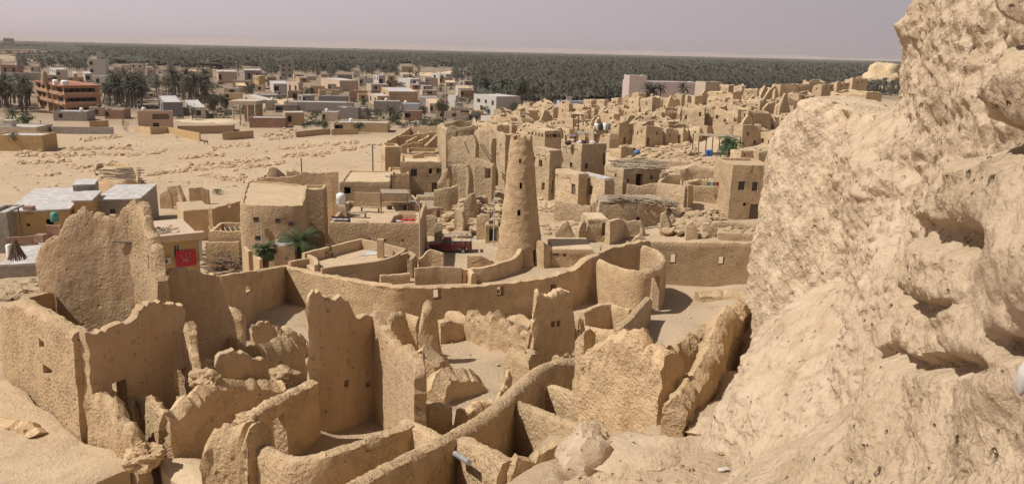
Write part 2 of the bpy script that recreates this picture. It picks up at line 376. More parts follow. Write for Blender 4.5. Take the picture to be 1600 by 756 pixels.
def wallmesh(nodes_, th=.5, base=None, holes=(), jag=.12, closed=False, ds=.3, rows=8, amp=.05, batter=.25, smooth=False, rnd=.25, seed=0.0, jf=1.1, crumble=0.0, side=0, endjag=0):
    """nodes_: (x,y,ztop). holes: (segment, u0, u1, z0, z1) with absolute z. side: 0 centred path, +1 path is the right-hand face, so the body lies left of it"""
    brk = []
    for h in holes: brk += [(h[0], h[1]), (h[0], h[2])]
    Q, seg = resample(nodes_, ds, closed, brk, smooth)
    n = len(Q)
    if not closed and not smooth and len(nodes_) >= 5:
        for _ in range(max(2, int(.9 / ds))):
            for i in range(1, len(Q) - 1):
                Q[i].x = .5 * Q[i].x + .25 * (Q[i - 1].x + Q[i + 1].x); Q[i].y = .5 * Q[i].y + .25 * (Q[i - 1].y + Q[i + 1].y)
    zb = []
    if base is None:
        hb = hz_np(np.array([q.x for q in Q]), np.array([q.y for q in Q])); zb = list(hb - .45)
    elif callable(base): zb = [base(q.x, q.y) for q in Q]
    else: zb = [base] * n
    tops = []
    for q, b in zip(Q, zb):
        j = jag * (fnoise(q, jf, seed) * 1.1 + .6 * fnoise(q, jf * 3.1, seed + 5) + .6 * fnoise(q, jf * 7.3, seed + 7)) if jag else 0
        if endjag: j = .35 * j + .65 * math.floor(j / .13) * .13 + .07
        if crumble: j -= crumble * max(0, fnoise(q, .45, seed + 9)) * 2.0
        tops.append(max(q.z + j, b + .5))
    nor = []
    for i in range(n):
        pa = Q[i - 1] if (i > 0 or closed) else Q[i]; pb = Q[(i + 1) % n] if (i < n - 1 or closed) else Q[i]
        d1 = Vector((Q[i].x - pa.x, Q[i].y - pa.y, 0)); d2 = Vector((pb.x - Q[i].x, pb.y - Q[i].y, 0))
        if d1.length < 1e-6: d1 = d2
        if d2.length < 1e-6: d2 = d1
        d1.normalize(); d2.normalize(); t = d1 + d2
        if t.length < .2: t = d2
        t.normalize(); nn = Vector((t.y, -t.x, 0))       # right-hand normal: outward for a CCW loop
        c = max(.45, nn.dot(Vector((d2.y, -d2.x, 0)))); nor.append(nn / c)
    if holes:
        zl = min(h[3] for h in holes); zh = max(h[4] for h in holes)
        lv = sorted(set([h[3] for h in holes] + [h[4] for h in holes]))
        mid = [lv[0]]
        for a, b in zip(lv, lv[1:]):
            k = max(1, int(round((b - a) / max(ds, .35))))
            mid += [a + (b - a) * (j + 1) / k for j in range(k)]
        r0 = max(1, rows // 3); r1 = max(1, rows // 3)
    def zrow(i):
        b, t = zb[i], tops[i]
        if not holes: return [b + (t - b) * k / rows for k in range(rows + 1)]
        l_ = max(zl, b + .02)
        out = [b + (l_ - b) * k / r0 for k in range(r0)] + [min(max(z, l_ if k else l_), t - .02) for k, z in enumerate(mid)]
        z2 = out[-1]
        return out + [z2 + (t - z2) * (k + 1) / r1 for k in range(r1)]
    V = []; zz = [zrow(i) for i in range(n)]; m = len(zz[0])
    for sgn in (1, -1):
        for i in range(n):
            b, t = zb[i], tops[i]; H = max(t - b, .1)
            for j in range(m):
                z = zz[i][j]; v = (z - b) / H
                w = th * .5 * (1 + batter * (1 - v))
                if j == m - 1: w *= (1 - rnd)
                off = sgn * w - side * th * .5
                p = Vector((Q[i].x, Q[i].y, z)) + nor[i] * off
                if amp:
                    k = amp * (fnoise(p, .9, seed + sgn * 3) + .55 * fnoise(p, 2.6, seed + sgn) + .4 * fnoise(p, 6.5, seed) * (1 + 2 * max(0, v - .8) * 5))
                    p += nor[i] * k * sgn
                if endjag and not closed and (i < 3 or i > n - 4):
                    ie = min(i, n - 1 - i); tg = Vector((-nor[i].y, nor[i].x, 0)).normalized()
                    p += tg * (endjag * (1 - ie / 3) * (.6 * fnoise(p, 1.6, seed + 11) + .7 * fnoise(p, 5, seed + 13) + .6 * fnoise(p, 11, seed + 17)))
                V.append(p)
    ridge0 = len(V)
    for i in range(n):
        p = Vector((Q[i].x, Q[i].y, tops[i] + rnd * th * .3)) - nor[i] * side * th * .5
        p.z += amp * .6 * fnoise(p, 3.0, seed); V.append(p)
    idf = lambda i, j: (i % n) * m + j
    idb = lambda i, j: n * m + (i % n) * m + j
    idr = lambda i: ridge0 + (i % n)
    ni = n if closed else n - 1
    keep = np.ones((ni, m - 1), bool)
    if holes:
        for i in range(ni):
            if closed or i < n - 1:
                s0, u0 = seg[i]; u1 = seg[(i + 1) % n][1] if seg[(i + 1) % n][0] == s0 else 1.0
                uc = (u0 + u1) / 2
                for h in holes:
                    if h[0] == s0 and h[1] - 1e-4 < uc < h[2] + 1e-4:
                        for j in range(m - 1):
                            zc = (zz[i][j] + zz[i][j + 1]) / 2
                            if h[3] - 1e-3 < zc < h[4] + 1e-3: keep[i, j] = False
    Fc = []
    for i in range(ni):
        for j in range(m - 1):
            if not keep[i, j]: continue
            Fc.append((idf(i, j), idf(i + 1, j), idf(i + 1, j + 1), idf(i, j + 1)))
            Fc.append((idb(i + 1, j), idb(i, j), idb(i, j + 1), idb(i + 1, j + 1)))
            if j == m - 2:
                Fc.append((idf(i, j + 1), idf(i + 1, j + 1), idr(i + 1), idr(i)))
                Fc.append((idr(i), idr(i + 1), idb(i + 1, j + 1), idb(i, j + 1)))
            elif not keep[i, j + 1]: Fc.append((idf(i, j + 1), idf(i + 1, j + 1), idb(i + 1, j + 1), idb(i, j + 1)))
            if j > 0 and not keep[i, j - 1]: Fc.append((idf(i + 1, j), idf(i, j), idb(i, j), idb(i + 1, j)))
            lft = keep[i - 1, j] if (i > 0 or closed) else False
            rgt = keep[(i + 1) % ni, j] if (i < ni - 1 or closed) else False
            if not lft: Fc.append((idf(i, j), idf(i, j + 1), idb(i, j + 1), idb(i, j)))
            if not rgt: Fc.append((idf(i + 1, j + 1), idf(i + 1, j), idb(i + 1, j), idb(i + 1, j + 1)))
    if not closed:
        Fc.append((idf(0, m - 1), idr(0), idb(0, m - 1))); Fc.append((idf(n - 1, m - 1), idb(n - 1, m - 1), idr(n - 1)))
    return V, Fc
SEED = [0.0]
def wall(name, nodes_, label=None, cat='wall', mat='mud', parent=None, group=None, th=.5, **kw):
    SEED[0] += 3.37
    if name == 'ruin_wall' and kw.get('ds', 1) <= .2 and mat != 'stucco': kw['jag'] = kw.get('jag', .1) * 1.9; kw.setdefault('crumble', .22); kw.setdefault('endjag', .16); th *= .78
    if mat == 'plaster': kw['amp'] = kw.get('amp', .05) * .6
    kw.setdefault('seed', SEED[0])
    V, Fc = wallmesh(nodes_, th=th, **kw)
    if parent is None:
        c = sum((Vector((n[0], n[1], 0)) for n in nodes_), Vector()) / len(nodes_); c.z = min(v.z for v in V)
        o = link(name, V, Fc, M[mat], loc=c); tag(o, label, cat, group)
    else: o = link(name, V, Fc, M[mat], parent=parent)
    return o
def pw(*a):  # pixel nodes (px, py_top, Y) -> world nodes
    return [U(*t) for t in a]
# ---------------------------------------------------------------- camera, light, sky, haze
cam = bpy.data.cameras.new('camera'); co_ = bpy.data.objects.new('camera', cam); COL.objects.link(co_)
from mathutils import Matrix
co_.matrix_world = Matrix(((RT.x, UP.x, -FWD.x, 0), (RT.y, UP.y, -FWD.y, 0), (RT.z, UP.z, -FWD.z, 24.0), (0, 0, 0, 1)))
cam.sensor_width = 36; cam.lens = F * 36 / 1600; cam.clip_end = 40000; cam.clip_start = .05
cam.dof.use_dof = True; cam.dof.focus_distance = 60; cam.dof.aperture_fstop = 6.5
S.camera = co_
EL, AZ = R(54), R(13)          # sun comes from the left, AZ towards the camera side
sd = Vector((-math.cos(AZ) * math.cos(EL), -math.sin(AZ) * math.cos(EL), math.sin(EL)))
su = bpy.data.lights.new('sun', 'SUN'); su.energy = 5.0; su.angle = R(.55); su.color = (1, .955, .90)
so = bpy.data.objects.new('sun', su); COL.objects.link(so); so.rotation_euler = sd.to_track_quat('Z', 'Y').to_euler()
w = bpy.data.worlds.new('World'); S.world = w; w.use_nodes = True
nt = w.node_tree; bg = nt.nodes['Background']
sky = nt.nodes.new('ShaderNodeTexSky'); sky.sky_type = 'NISHITA'; sky.sun_disc = False
sky.sun_elevation = EL; sky.sun_rotation = math.atan2(sd.x, sd.y); sky.dust_density = 7; sky.air_density = 1.4; sky.ozone_density = .6; sky.altitude = 0
mx = nt.nodes.new('ShaderNodeMix'); mx.data_type = 'RGBA'; mx.inputs[0].default_value = .86
tc = nt.nodes.new('ShaderNodeTexCoord'); sz = nt.nodes.new('ShaderNodeSeparateXYZ'); nt.links.new(tc.outputs['Generated'], sz.inputs[0])
du = mixc(nt, ramp(nt, sz.outputs['X'], -.55, .45), (7.35, 6.3, 6.7), (4.55, 4.05, 4.4))       # paler towards the sun's side
du = mixc(nt, ramp(nt, sz.outputs['Z'], .16, .7), du, (1.55, 1.5, 1.7))                            # dust hangs low: the zenith is darker
nt.links.new(sky.outputs[0], mx.inputs[6]); nt.links.new(du, mx.inputs[7])     # dust-laden air evens the sky out
nt.links.new(mx.outputs[2], bg.inputs[0]); bg.inputs[1].default_value = .10
S.view_settings.view_transform = 'Standard'; S.view_settings.look = 'None'; S.view_settings.exposure = 0; S.view_settings.gamma = 1
S.view_settings.use_curve_mapping = False
S.render.engine = 'CYCLES'; S.cycles.use_denoising = True
S.cycles.max_bounces = 6; S.cycles.diffuse_bounces = 4; S.cycles.volume_bounces = 0; S.cycles.caustics_reflective = False; S.cycles.caustics_refractive = False
# haze
mh = bpy.data.materials.new('haze'); mh.use_nodes = True; hn = mh.node_tree; hn.nodes.clear()
ho = hn.nodes.new('ShaderNodeOutputMaterial'); hv = hn.nodes.new('ShaderNodeVolumePrincipled')
hv.inputs['Color'].default_value = (.80, .715, .69, 1); hv.inputs['Density'].default_value = 9e-5; hv.inputs['Anisotropy'].default_value = .1
hn.links.new(hv.outputs[0], ho.inputs['Volume'])
hb = MB(); hb.box((0, 5500, 59), (16000, 13000, 122))
tag(hb.build('haze', mh, smooth=0), kind='stuff')
# ---------------------------------------------------------------- ground sheet
def ground_mat():
    m, nt, b = nodes('ground'); L = nt.links.new
    co = N(nt, 'ShaderNodeNewGeometry').outputs['Position']
    big = tex(nt, .035, co, 6); med = tex(nt, .4, co, 6); sm = tex(nt, 5, co, 5); fl = tex(nt, 30, co, 3)
    c = mixc(nt, ramp(nt, big.outputs[0], .38, .62), (.49, .37, .245), (.43, .32, .205))
    c = mixc(nt, ramp(nt, med.outputs[0], .5, .72), c, (.385, .285, .18))
    c = mixc(nt, ramp(nt, sm.outputs[0], .6, .75), c, (.53, .415, .29))
    c = mixc(nt, ramp(nt, fl.outputs[0], .66, .72), c, (.30, .21, .13))
    sx = N(nt, 'ShaderNodeSeparateXYZ'); L(co, sx.inputs[0])
    ml = N(nt, 'ShaderNodeMath', operation='MULTIPLY'); L(ramp(nt, sx.outputs['Y'], 200, 290), ml.inputs[0]); soil = tex(nt, .05, co, 7, .7); L(ramp(nt, soil.outputs[0], .28, .5), ml.inputs[1])
    c = mixc(nt, ml.outputs[0], c, (.22, .165, .115))
    L(c, b.inputs['Base Color']); b.inputs['Roughness'].default_value = .97; b.inputs['Specular IOR Level'].default_value = .1
    b1 = N(nt, 'ShaderNodeBump'); b1.inputs['Distance'].default_value = .12; L(sm.outputs[0], b1.inputs['Height'])
    b2 = N(nt, 'ShaderNodeBump'); b2.inputs['Distance'].default_value = .03; L(fl.outputs[0], b2.inputs['Height']); L(b1.outputs[0], b2.inputs['Normal'])
    L(b2.outputs[0], b.inputs['Normal'])
    return m
M['ground'] = ground_mat()
def ground():
    az = np.radians(np.linspace(-78, 78, 420)); rr = np.exp(np.linspace(math.log(2.0), math.log(11900), 520))
    A, Q = np.meshgrid(az, rr); X = Q * np.sin(A); Y = Q * np.cos(A)
    Z = hz_np(X, Y)
    for i in range(Z.shape[0]):
        r = rr[i]
        if r > 300: continue
        s = min(1, r / 14) * min(1, (300 - r) / 120)
        for j in range(Z.shape[1]):
            x, y = X[i, j], Y[i, j]
            Z[i, j] += s * (.16 * noise.noise(Vector((x * .22, y * .22, 1))) + .07 * noise.noise(Vector((x * .9, y * .9, 3))))
    n, m = Z.shape
    V = np.stack([X, Y, Z], -1).reshape(-1, 3)
    Fc = [(i * m + j, i * m + j + 1, (i + 1) * m + j + 1, (i + 1) * m + j) for i in range(n - 1) for j in range(m - 1)]
    Fc = [f[::-1] for f in Fc]
    me = bpy.data.meshes.new('ground'); me.from_pydata(V.tolist(), [], Fc); me.update(); me.shade_smooth()
    me.materials.append(M['ground'])
    o = bpy.data.objects.new('ground', me); COL.objects.link(o); tag(o, kind='structure')
    if me.polygons[0].normal.z < 0: me.flip_normals()
ground()
# ================================================================ FOREGROUND RUINS (hillside below the camera)
# --- left compound
wall('ruin_wall', pw((10, 486, 32.5), (13, 482, 31.5), (20, 475, 30.6), (36, 468, 30.0), (70, 486, 28.3), (100, 503, 26.9), (128, 519, 25.8)), 'long stucco wall with two notch holes, running into the foreground at the lower left',
     mat='stucco', th=.62, ds=.17, rows=22, amp=.05, jag=.05, batter=.4, base=lambda x, y: hz(x, y) - .5, rnd=.3,
     holes=[(4, .0, .3, U(50, 524, 29.2).z, U(50, 511, 29.2).z), (4, .15, .62, U(60, 563, 29).z, U(60, 548, 29).z)])
wall('ruin_wall', pw((20, 477, 31.3), (40, 466, 32.2), (62, 459, 33.2), (75, 458, 34)), 'low curved parapet closing the far side of the lower left compound', mat='stucco', th=.5, ds=.25, jag=.04, smooth=True)
WT = wall('ruin_wall', pw((62, 400, 34.5), (68, 380, 34.4), (96, 368, 34.2), (103, 346, 34.2), (118, 335, 34.2), (130, 325, 34.2), (136, 321, 34.2), (146, 333, 34.2), (158, 336, 34.2), (170, 338, 34.1), (188, 340, 34.1), (194, 328, 34.0), (206, 324, 34.0)),
     'tallest ragged mud wall at the left, with jagged stepped top and a long crack', mat='plaster', th=.55, ds=.1, rows=36, amp=.06, jag=.05, jf=2.6, crumble=.05, batter=.1,
     base=9.8)
b = MB(); b.tube([U(177, 377, 33.75), U(209, 379, 33.75)], .05, 6); b.build('lintel_beam', M['wood'], WT)
wall('ruin_wall', pw((203, 318, 34.0), (212, 316, 33.7), (228, 318, 33.2), (234, 350, 32.6), (241, 376, 32.0), (248, 388, 31.4), (252, 432, 30.6), (254, 446, 30.2)),
     'broken return wall at the right end of the tallest ragged wall, with a slit window', mat='mud', th=.55, ds=.14, rows=26, amp=.08, jag=.16, jf=2, batter=.15, base=9.8,
     holes=[(3, .15, .55, U(225, 418, 32.5).z, U(225, 395, 32.5).z)])
wall('ruin_wall', pw((128, 521, 25.6), (160, 517, 26.2), (200, 500, 27.2), (210, 494, 27.4), (215, 482, 27.6), (228, 474, 28.0), (246, 472, 28.4), (262, 468, 28.9), (280, 470, 29.5)),
     'shaded front wall with two dark door gaps below and a pale broken top edge', mat='plaster', th=.6, ds=.15, rows=24, amp=.06, jag=.07, jf=1.8, batter=.25,
     holes=[(1, .0, .5, 9.3, U(170, 590, 26.6).z), (6, .5, 1.0, 9.3, U(255, 580, 28.5).z), (7, 0, .75, 9.3, U(262, 578, 28.8).z)], base=9.2)
wall('ruin_wall', pw((260, 428, 33), (262, 423, 33), (285, 421, 33.4), (308, 419, 33.8), (318, 423, 34.0), (340, 425, 34.5), (345, 440, 34.6), (350, 470, 34.8), (362, 498, 35), (366, 540, 35.2)),
     'tall square stub of mud wall between the ragged wall and the long parapet', mat='plaster', th=.6, ds=.15, rows=26, amp=.07, jag=.07, jf=2, batter=.2, base=6.5)
wall('ruin_wall', pw((289, 530, 28.6), (292, 504, 28.4), (297, 500, 28.2), (301, 516, 27.9), (304, 545, 27.6), (308, 566, 27.2), (312, 592, 26.8)), 'thin pointed pillar of eroded mud beside the dark doorway', mat='mud', th=.34, ds=.08, rows=26, amp=.07, jag=.1, jf=3, batter=.35, base=8.6)
wall('ruin_wall', pw((205, 626, 27.4), (225, 622, 26.4), (240, 622, 25.6), (256, 646, 24.4)), 'low broken wall lit on its left face in front of the dark doorways', mat='mud', th=.5, ds=.14, rows=14, amp=.09, jag=.1, jf=2, batter=.4, base=8.6, rnd=.45)
wall('ruin_wall', pw((254, 645, 24.4), (268, 640, 24.7), (285, 622, 25.1), (296, 622, 25.4), (310, 608, 25.8), (330, 596, 26.4), (350, 592, 26.9), (380, 594, 27.6), (410, 598, 28.2), (440, 600, 28.6)),
     'shaded low wall with lumpy crumbling top in front of the rubble', mat='mud', th=.9, ds=.15, rows=16, amp=.10, jag=.05, crumble=.1, jf=1.2, batter=.35, base=8.4, rnd=.5)
wall('ruin_wall', pw((335, 575, 27.6), (338, 560, 27.7), (346, 550, 27.8), (360, 546, 28.0), (372, 550, 28.2), (392, 558, 28.6), (410, 562, 29), (412, 572, 29.1)), 'slanting slab of fallen mud wall on top of the rubble', mat='plaster', th=.6, ds=.12, rows=14, amp=.1, jag=.06, jf=2, batter=.3, base=8.0, rnd=.4)
wall('ruin_wall', pw((345, 484, 38), (352, 476, 38.6), (376, 489, 38.2), (379, 494, 38.2)), 'small pier with a sloping pale cap and a square hole beside the stub', mat='mud', th=.7, ds=.15, rows=20, amp=.05, jag=.04, base=5.0, holes=[(1, .0, .55, U(355, 520, 38.4).z, U(355, 501, 38.4).z)])
wall('ruin_wall', pw((400, 548, 33), (412, 540, 33.4), (428, 536, 34), (444, 531, 34.4), (455, 530, 34.8), (462, 540, 35), (466, 562, 35.3)), 'dark rounded lump of wall left standing in the shaded court', mat='mud', th=1.1, ds=.16, rows=16, amp=.14, jag=.08, jf=2, batter=.6, base=4.6, rnd=.6)
wall('ruin_wall', pw((342, 505, 35.5), (362, 528, 34.5), (385, 546, 33.6), (402, 540, 33.2)), 'thin sagging ledge of mud dipping between the pier and the dark lump', mat='mud', th=.5, ds=.15, rows=10, amp=.1, jag=.05, base=5.5, rnd=.5)
# rubble heap
rb = MB()
for k in range(80):
    a, c = random.random(), random.random()
    px = 300 + 150 * a; py = 612 - 55 * c + 18 * abs(a - .4)
    p = G(px, py); p.z += random.uniform(-.1, .25); rb.rock(p, random.uniform(.08, .30) * (1.2 if k < 30 else .7), k, 3 if k < 60 else 2, (1.2, 1, .75), .38)
tag(rb.build('rubble', M['mud']), kind='stuff')
for px, py, Y, r, lab in ((318, 592, 26.6, .42, 'rounded mud boulder beside the thin pointed pillar'), (438, 588, 30, .5, 'wedge of fallen mud with pale top near the foot of the tall middle wall'), (326, 572, 28.0, .3, 'lump of mud perched left of the slanting slab'), (226, 712, 23.4, .5, 'boulder lying in the alley at the edge of the mud terrace')):
    b = MB(); p = U(px, py, Y); b.rock(p, r, px, 3, (1.2, 1, .75), .55); tag(b.build('boulder', M['mud'], loc=p), lab, 'boulder')
# mud terrace at the bottom left
def slab(name, pix, z, zb, mat, label=None, cat=None, kind=None, sub=.35, jag=.12):
    P = [UZ(x, y, z) for x, y in pix]; Q, _ = resample([(p.x, p.y, z) for p in P], sub, True)
    V = []; n = len(Q)
    ctr = sum(Q, Vector()) / n
    for q in Q:
        d = Vector((fnoise(q, .8, 2), fnoise(q, .8, 7), 0)) * jag
        V.append(Vector((q.x, q.y, zb)) + d * 1.5)
    for q in Q:
        d = Vector((fnoise(q, .8, 2), fnoise(q, .8, 7), 0)) * jag
        V.append(Vector((q.x, q.y, z - .12 + .08 * fnoise(q, 2, 4))) + d)
    for q in Q:
        d = (ctr - q); d.z = 0; d.normalize(); d *= .22
        V.append(Vector((q.x, q.y, z)) + d)
    Fc = []
    for r_ in range(2):
        for i in range(n):
            j = (i + 1) % n; Fc.append((r_ * n + i, r_ * n + j, (r_ + 1) * n + j, (r_ + 1) * n + i))
    Fc.append(tuple(2 * n + i for i in range(n)))
    ar = sum(Q[i].x * Q[(i + 1) % n].y - Q[(i + 1) % n].x * Q[i].y for i in range(n))
    if ar < 0: Fc = [f[::-1] for f in Fc]
    o = link(name, V, Fc, M[mat], loc=(ctr.x, ctr.y, zb)); tag(o, label, cat, kind=kind); return o
slab('mud_terrace', [(-260, 600), (14, 590), (130, 690), (180, 702), (214, 702), (200, 728), (140, 752), (60, 830), (-300, 830)], 10.4, 8.6, 'roofmud', kind='structure')
slab('mud_step', [(248, 712), (262, 709), (318, 712), (330, 765), (296, 765), (250, 728)], 10.3, 8.8, 'roofmud', 'square lit mud step at the bottom edge of the alley', 'step')
wall('ruin_wall', pw((-40, 668, 27.0), (0, 662, 26.4), (30, 656, 26.0), (48, 660, 25.7), (62, 676, 25.3)), 'low ruined mud kerb lying across the mud terrace at the left edge', mat='mud', th=.7, ds=.15, rows=8, amp=.1, jag=.1, jf=2.5, base=10.0, rnd=.5)
wall('ruin_wall', pw((140, 612, 25.3), (150, 603, 25.2), (170, 612, 24.9), (185, 632, 24.6), (190, 664, 24.2), (205, 660, 23.9), (222, 690, 23.6)), 'low crumbled spur wall stepping down from the long stucco wall corner', mat='mud', th=.6, ds=.13, rows=12, amp=.1, jag=.1, jf=2.5, base=8.8, rnd=.45)
wall('ruin_wall', pw((0, 502, 36), (8, 496, 36.2), (14, 484, 36.4), (24, 476, 36.5)), 'low plastered wall at the far left edge behind the compound', mat='stucco', th=.5, ds=.3, jag=.04)
wall('ruin_wall', pw((-30, 512, 34), (0, 510, 34), (13, 512, 33.5)), 'short stucco wall at the left edge beside the compound', mat='stucco', th=.5, ds=.3, jag=.04)

# --- middle: tall wall room
WA = wall('ruin_wall', pw((478, 470, 27.4), (484, 457, 27.4), (500, 457, 27.6), (512, 462, 27.8), (526, 461, 28.0), (540, 464, 28.3), (545, 478, 28.4), (552, 493, 28.6), (562, 497, 28.8), (575, 492, 29.1), (588, 489, 29.4)),
     'tall peeling middle wall in shade with a ragged top and a deep corner', mat='plaster', th=.5, ds=.12, rows=34, amp=.07, jag=.1, jf=2.2, batter=.15, base=9.2,
     holes=[(4, .25, .8, U(533, 604, 28).z, U(533, 594, 28).z), (8, .15, .7, U(567, 604, 28.8).z, U(567, 596, 28.8).z)])
for px, py, Y in ((532.5, 599, 28.25), (567.5, 600, 29.1)): b = MB(); b.rock(U(px, py, Y), .24, px, 2, (1.2, .35, .9), .2); b.build('beam_socket', M['plaster'], WA)
wall('ruin_wall', pw((584, 488, 29.6), (592, 496, 29.0), (601, 512, 28.3), (610, 524, 27.5), (624, 540, 26.5), (640, 547, 25.5), (650, 551, 24.8), (655, 566, 24.2), (656, 590, 23.8)),
     'sunlit side wall meeting the tall peeling wall, with a broken sloping edge', mat='plaster', th=.5, ds=.13, rows=30, amp=.07, jag=.12, jf=2.2, batter=.15, base=9.2)
wall('ruin_wall', pw((372, 657, 22.4), (382, 648, 22.9), (400, 640, 23.4), (440, 617, 24.9), (488, 596, 26.8)), 'sloping room wall climbing to the tall peeling wall', mat='stucco', th=.5, ds=.14, rows=16, amp=.05, jag=.06, jf=2.2, base=9.2, rnd=.35, holes=[(2, .35, .85, 9.3, U(430, 650, 24.2).z)])
wall('ruin_wall', pw((398, 688, 20.6), (412, 697, 20.1), (432, 708, 19.4), (462, 716, 18.8), (500, 712, 18.8), (540, 699, 19.3), (580, 685, 19.9), (620, 671, 20.6), (640, 662, 21.1)), 'curved rounded front wall of the small room below the tall peeling wall', mat='stucco', th=.52, ds=.14, rows=18, amp=.05, jag=.03, smooth=True, base=9.6, rnd=.35)
wall('ruin_wall', pw((632, 657, 21.6), (660, 670, 20.8), (700, 692, 19.6)), 'short wall linking the sunlit side wall to the long snaking wall', mat='stucco', th=.6, ds=.15, rows=16, amp=.05, jag=.03, base=7.0, rnd=.35)
wall('ruin_wall', pw((322, 700, 20.4), (326, 686, 20.4), (340, 668, 20.4), (360, 664, 20.3), (390, 666, 20.1), (404, 668, 20.0), (408, 690, 19.9)), 'thick lumpy stump of wall at the bottom edge beside the curved room', mat='mud', th=1.0, ds=.12, rows=18, amp=.12, jag=.1, jf=2.5, batter=.35, base=8.8, rnd=.5)
b = MB(); p = U(388, 655, 22.2); b.rock(p, .32, 3, 3, (1.1, 1, .7), .5); tag(b.build('boulder', M['mud'], loc=p), 'mud lump on the end of the sloping room wall', 'boulder')
# --- long snaking wall and its cross walls
wall('ruin_wall', pw((500, 790, 13.2), (560, 752, 14.8), (640, 712, 17.6), (700, 683, 19.9), (760, 646, 22.8), (790, 622, 24.8), (812, 600, 26.8), (838, 578, 29.0), (868, 565, 30.8), (910, 559, 32)),
     'long snaking stucco wall running from the bottom edge to the right', mat='stucco', th=.62, ds=.16, rows=20, amp=.05, jag=.03, smooth=True, rnd=.35, base=lambda x, y: min(hz(x, y) - .4, 10.5))
wall('ruin_wall', pw((724, 684, 20.0), (760, 704, 18.5), (796, 722, 17.2)), 'straight cross wall leaving the snaking wall beside the pale pipe', mat='stucco', th=.6, ds=.15, rows=16, amp=.05, jag=.03, rnd=.3, base=9.0)
wall('ruin_wall', pw((794, 722, 17.2), (815, 714, 17.3), (826, 716, 17.4), (840, 706, 17.5), (866, 703, 17.7), (882, 697, 17.9), (896, 690, 18.0)), 'ragged front wall in shadow at the bottom edge beside the yellow rock', mat='mud', th=.45, ds=.12, rows=14, amp=.06, jag=.08, jf=2.5, rnd=.3, base=9.5)
wall('ruin_wall', pw((808, 628, 25.2), (850, 645, 23.8), (900, 664, 22.4), (915, 672, 22.0)), 'sunlit cross wall closing the back of the small square room', mat='stucco', th=.55, ds=.15, rows=16, amp=.05, jag=.03, rnd=.3, base=8.2)
wall('ruin_wall', pw((862, 602, 28.6), (890, 612, 27.4), (915, 622, 26.4)), 'short sunlit cross wall just beyond the small square room', mat='stucco', th=.5, ds=.16, rows=16, amp=.05, jag=.03, rnd=.3, base=7.0)
b = MB(); p0 = U(711, 708, 18.9); p1 = U(733, 722, 17.9)
b.tube([p0, p1], .075, 12); pp = b.build('drain_pipe', M['metal'], loc=p0); tag(pp, 'short pale drain pipe poking out of the snaking wall', 'pipe')
# --- court ruins beyond the snaking wall
wall('ruin_wall', pw((655, 505, 46), (660, 476, 46), (668, 467, 46.1), (676, 470, 46.2), (681, 484, 46.3), (684, 520, 46.3), (690, 560, 46.4)), 'rounded mud pinnacle in the middle court', mat='mud', th=1.1, ds=.2, rows=20, amp=.12, jag=.06, batter=.5, base=4.2, rnd=.6)
wall('ruin_wall', pw((604, 500, 46.5), (615, 491, 47), (634, 489, 47.6), (655, 497, 47.2)), 'low rounded wall joined to the left of the mud pinnacle', mat='mud', th=.7, ds=.2, rows=14, amp=.1, jag=.06, base=4.2, rnd=.5)
wall('ruin_wall', pw((684, 503, 50), (700, 499, 50.4), (722, 504, 51)), 'small dark-faced wall right of the mud pinnacle', mat='mud', th=.8, ds=.25, rows=10, amp=.05, jag=.04, base=3.4)
wall('ruin_wall', pw((700, 487, 53), (712, 488, 52.6), (726, 498, 51.6)), 'pale low block behind the small dark-faced wall', mat='mud', th=.8, ds=.25, rows=10, amp=.05, jag=.04, base=3.2)
wall('ruin_wall', pw((727, 498, 51.4), (733, 487, 51), (745, 486, 50.4), (755, 497, 49.6), (775, 492, 48.6), (790, 496, 48), (800, 505, 47.4), (815, 512, 46.8), (828, 518, 46.2), (834, 516, 45.8)),
     'crumbling sunlit wall with pitted top in the middle court', mat='mud', th=.8, ds=.18, rows=18, amp=.18, jag=.22, jf=2.2, batter=.4, base=3.6, rnd=.4)
wall('ruin_wall', pw((793, 498, 52), (803, 493, 51.5), (818, 495, 50.8), (832, 506, 50)), 'rounded low wall behind the pitted sunlit wall', mat='mud', th=.7, ds=.25, rows=10, amp=.1, jag=.08, base=3.4, rnd=.5)
wall('ruin_wall', pw((832, 490, 41.5), (835, 455, 41.5), (839, 454, 41.5), (845, 461, 41.6), (856, 462, 41.8), (866, 454, 42), (882, 452, 42.3), (888, 458, 42.5), (893, 492, 42.6), (898, 530, 42.7), (903, 560, 42.8)),
     'tall stub of shaded wall with a diamond shaped hole, in front of the parapet', mat='mud', th=.7, ds=.14, rows=26, amp=.07, jag=.06, jf=2, batter=.15, base=4.6, holes=[(4, .2, .95, U(866, 508, 42).z, U(866, 498, 42).z), (5, 0, .35, U(866, 508, 42).z, U(866, 498, 42).z)])
wall('ruin_wall', pw((800, 548, 40.5), (810, 545, 40), (822, 552, 39.4), (832, 548, 40.6)), 'squat block at the foot of the tall stub', mat='mud', th=1.2, ds=.2, rows=12, amp=.12, jag=.1, base=4.6, rnd=.4)
wall('ruin_wall', pw((796, 582, 33.4), (791, 592, 32.6), (786, 606, 31.6), (778, 624, 30.4)), 'short leaning slab of wall beside the snaking wall', mat='mud', th=.5, ds=.15, rows=12, amp=.1, jag=.1, base=6.0, rnd=.5)
wall('ruin_wall', pw((672, 616, 35.2), (680, 592, 36), (690, 582, 36.6), (712, 581, 37.2), (732, 584, 37.6), (748, 592, 38), (756, 606, 38.2)), 'sloping broken wedge of wall with a shaded face in the middle court', mat='mud', th=1.7, ds=.16, rows=14, amp=.09, jag=.07, jf=1.8, batter=.25, base=5.0, rnd=.6)
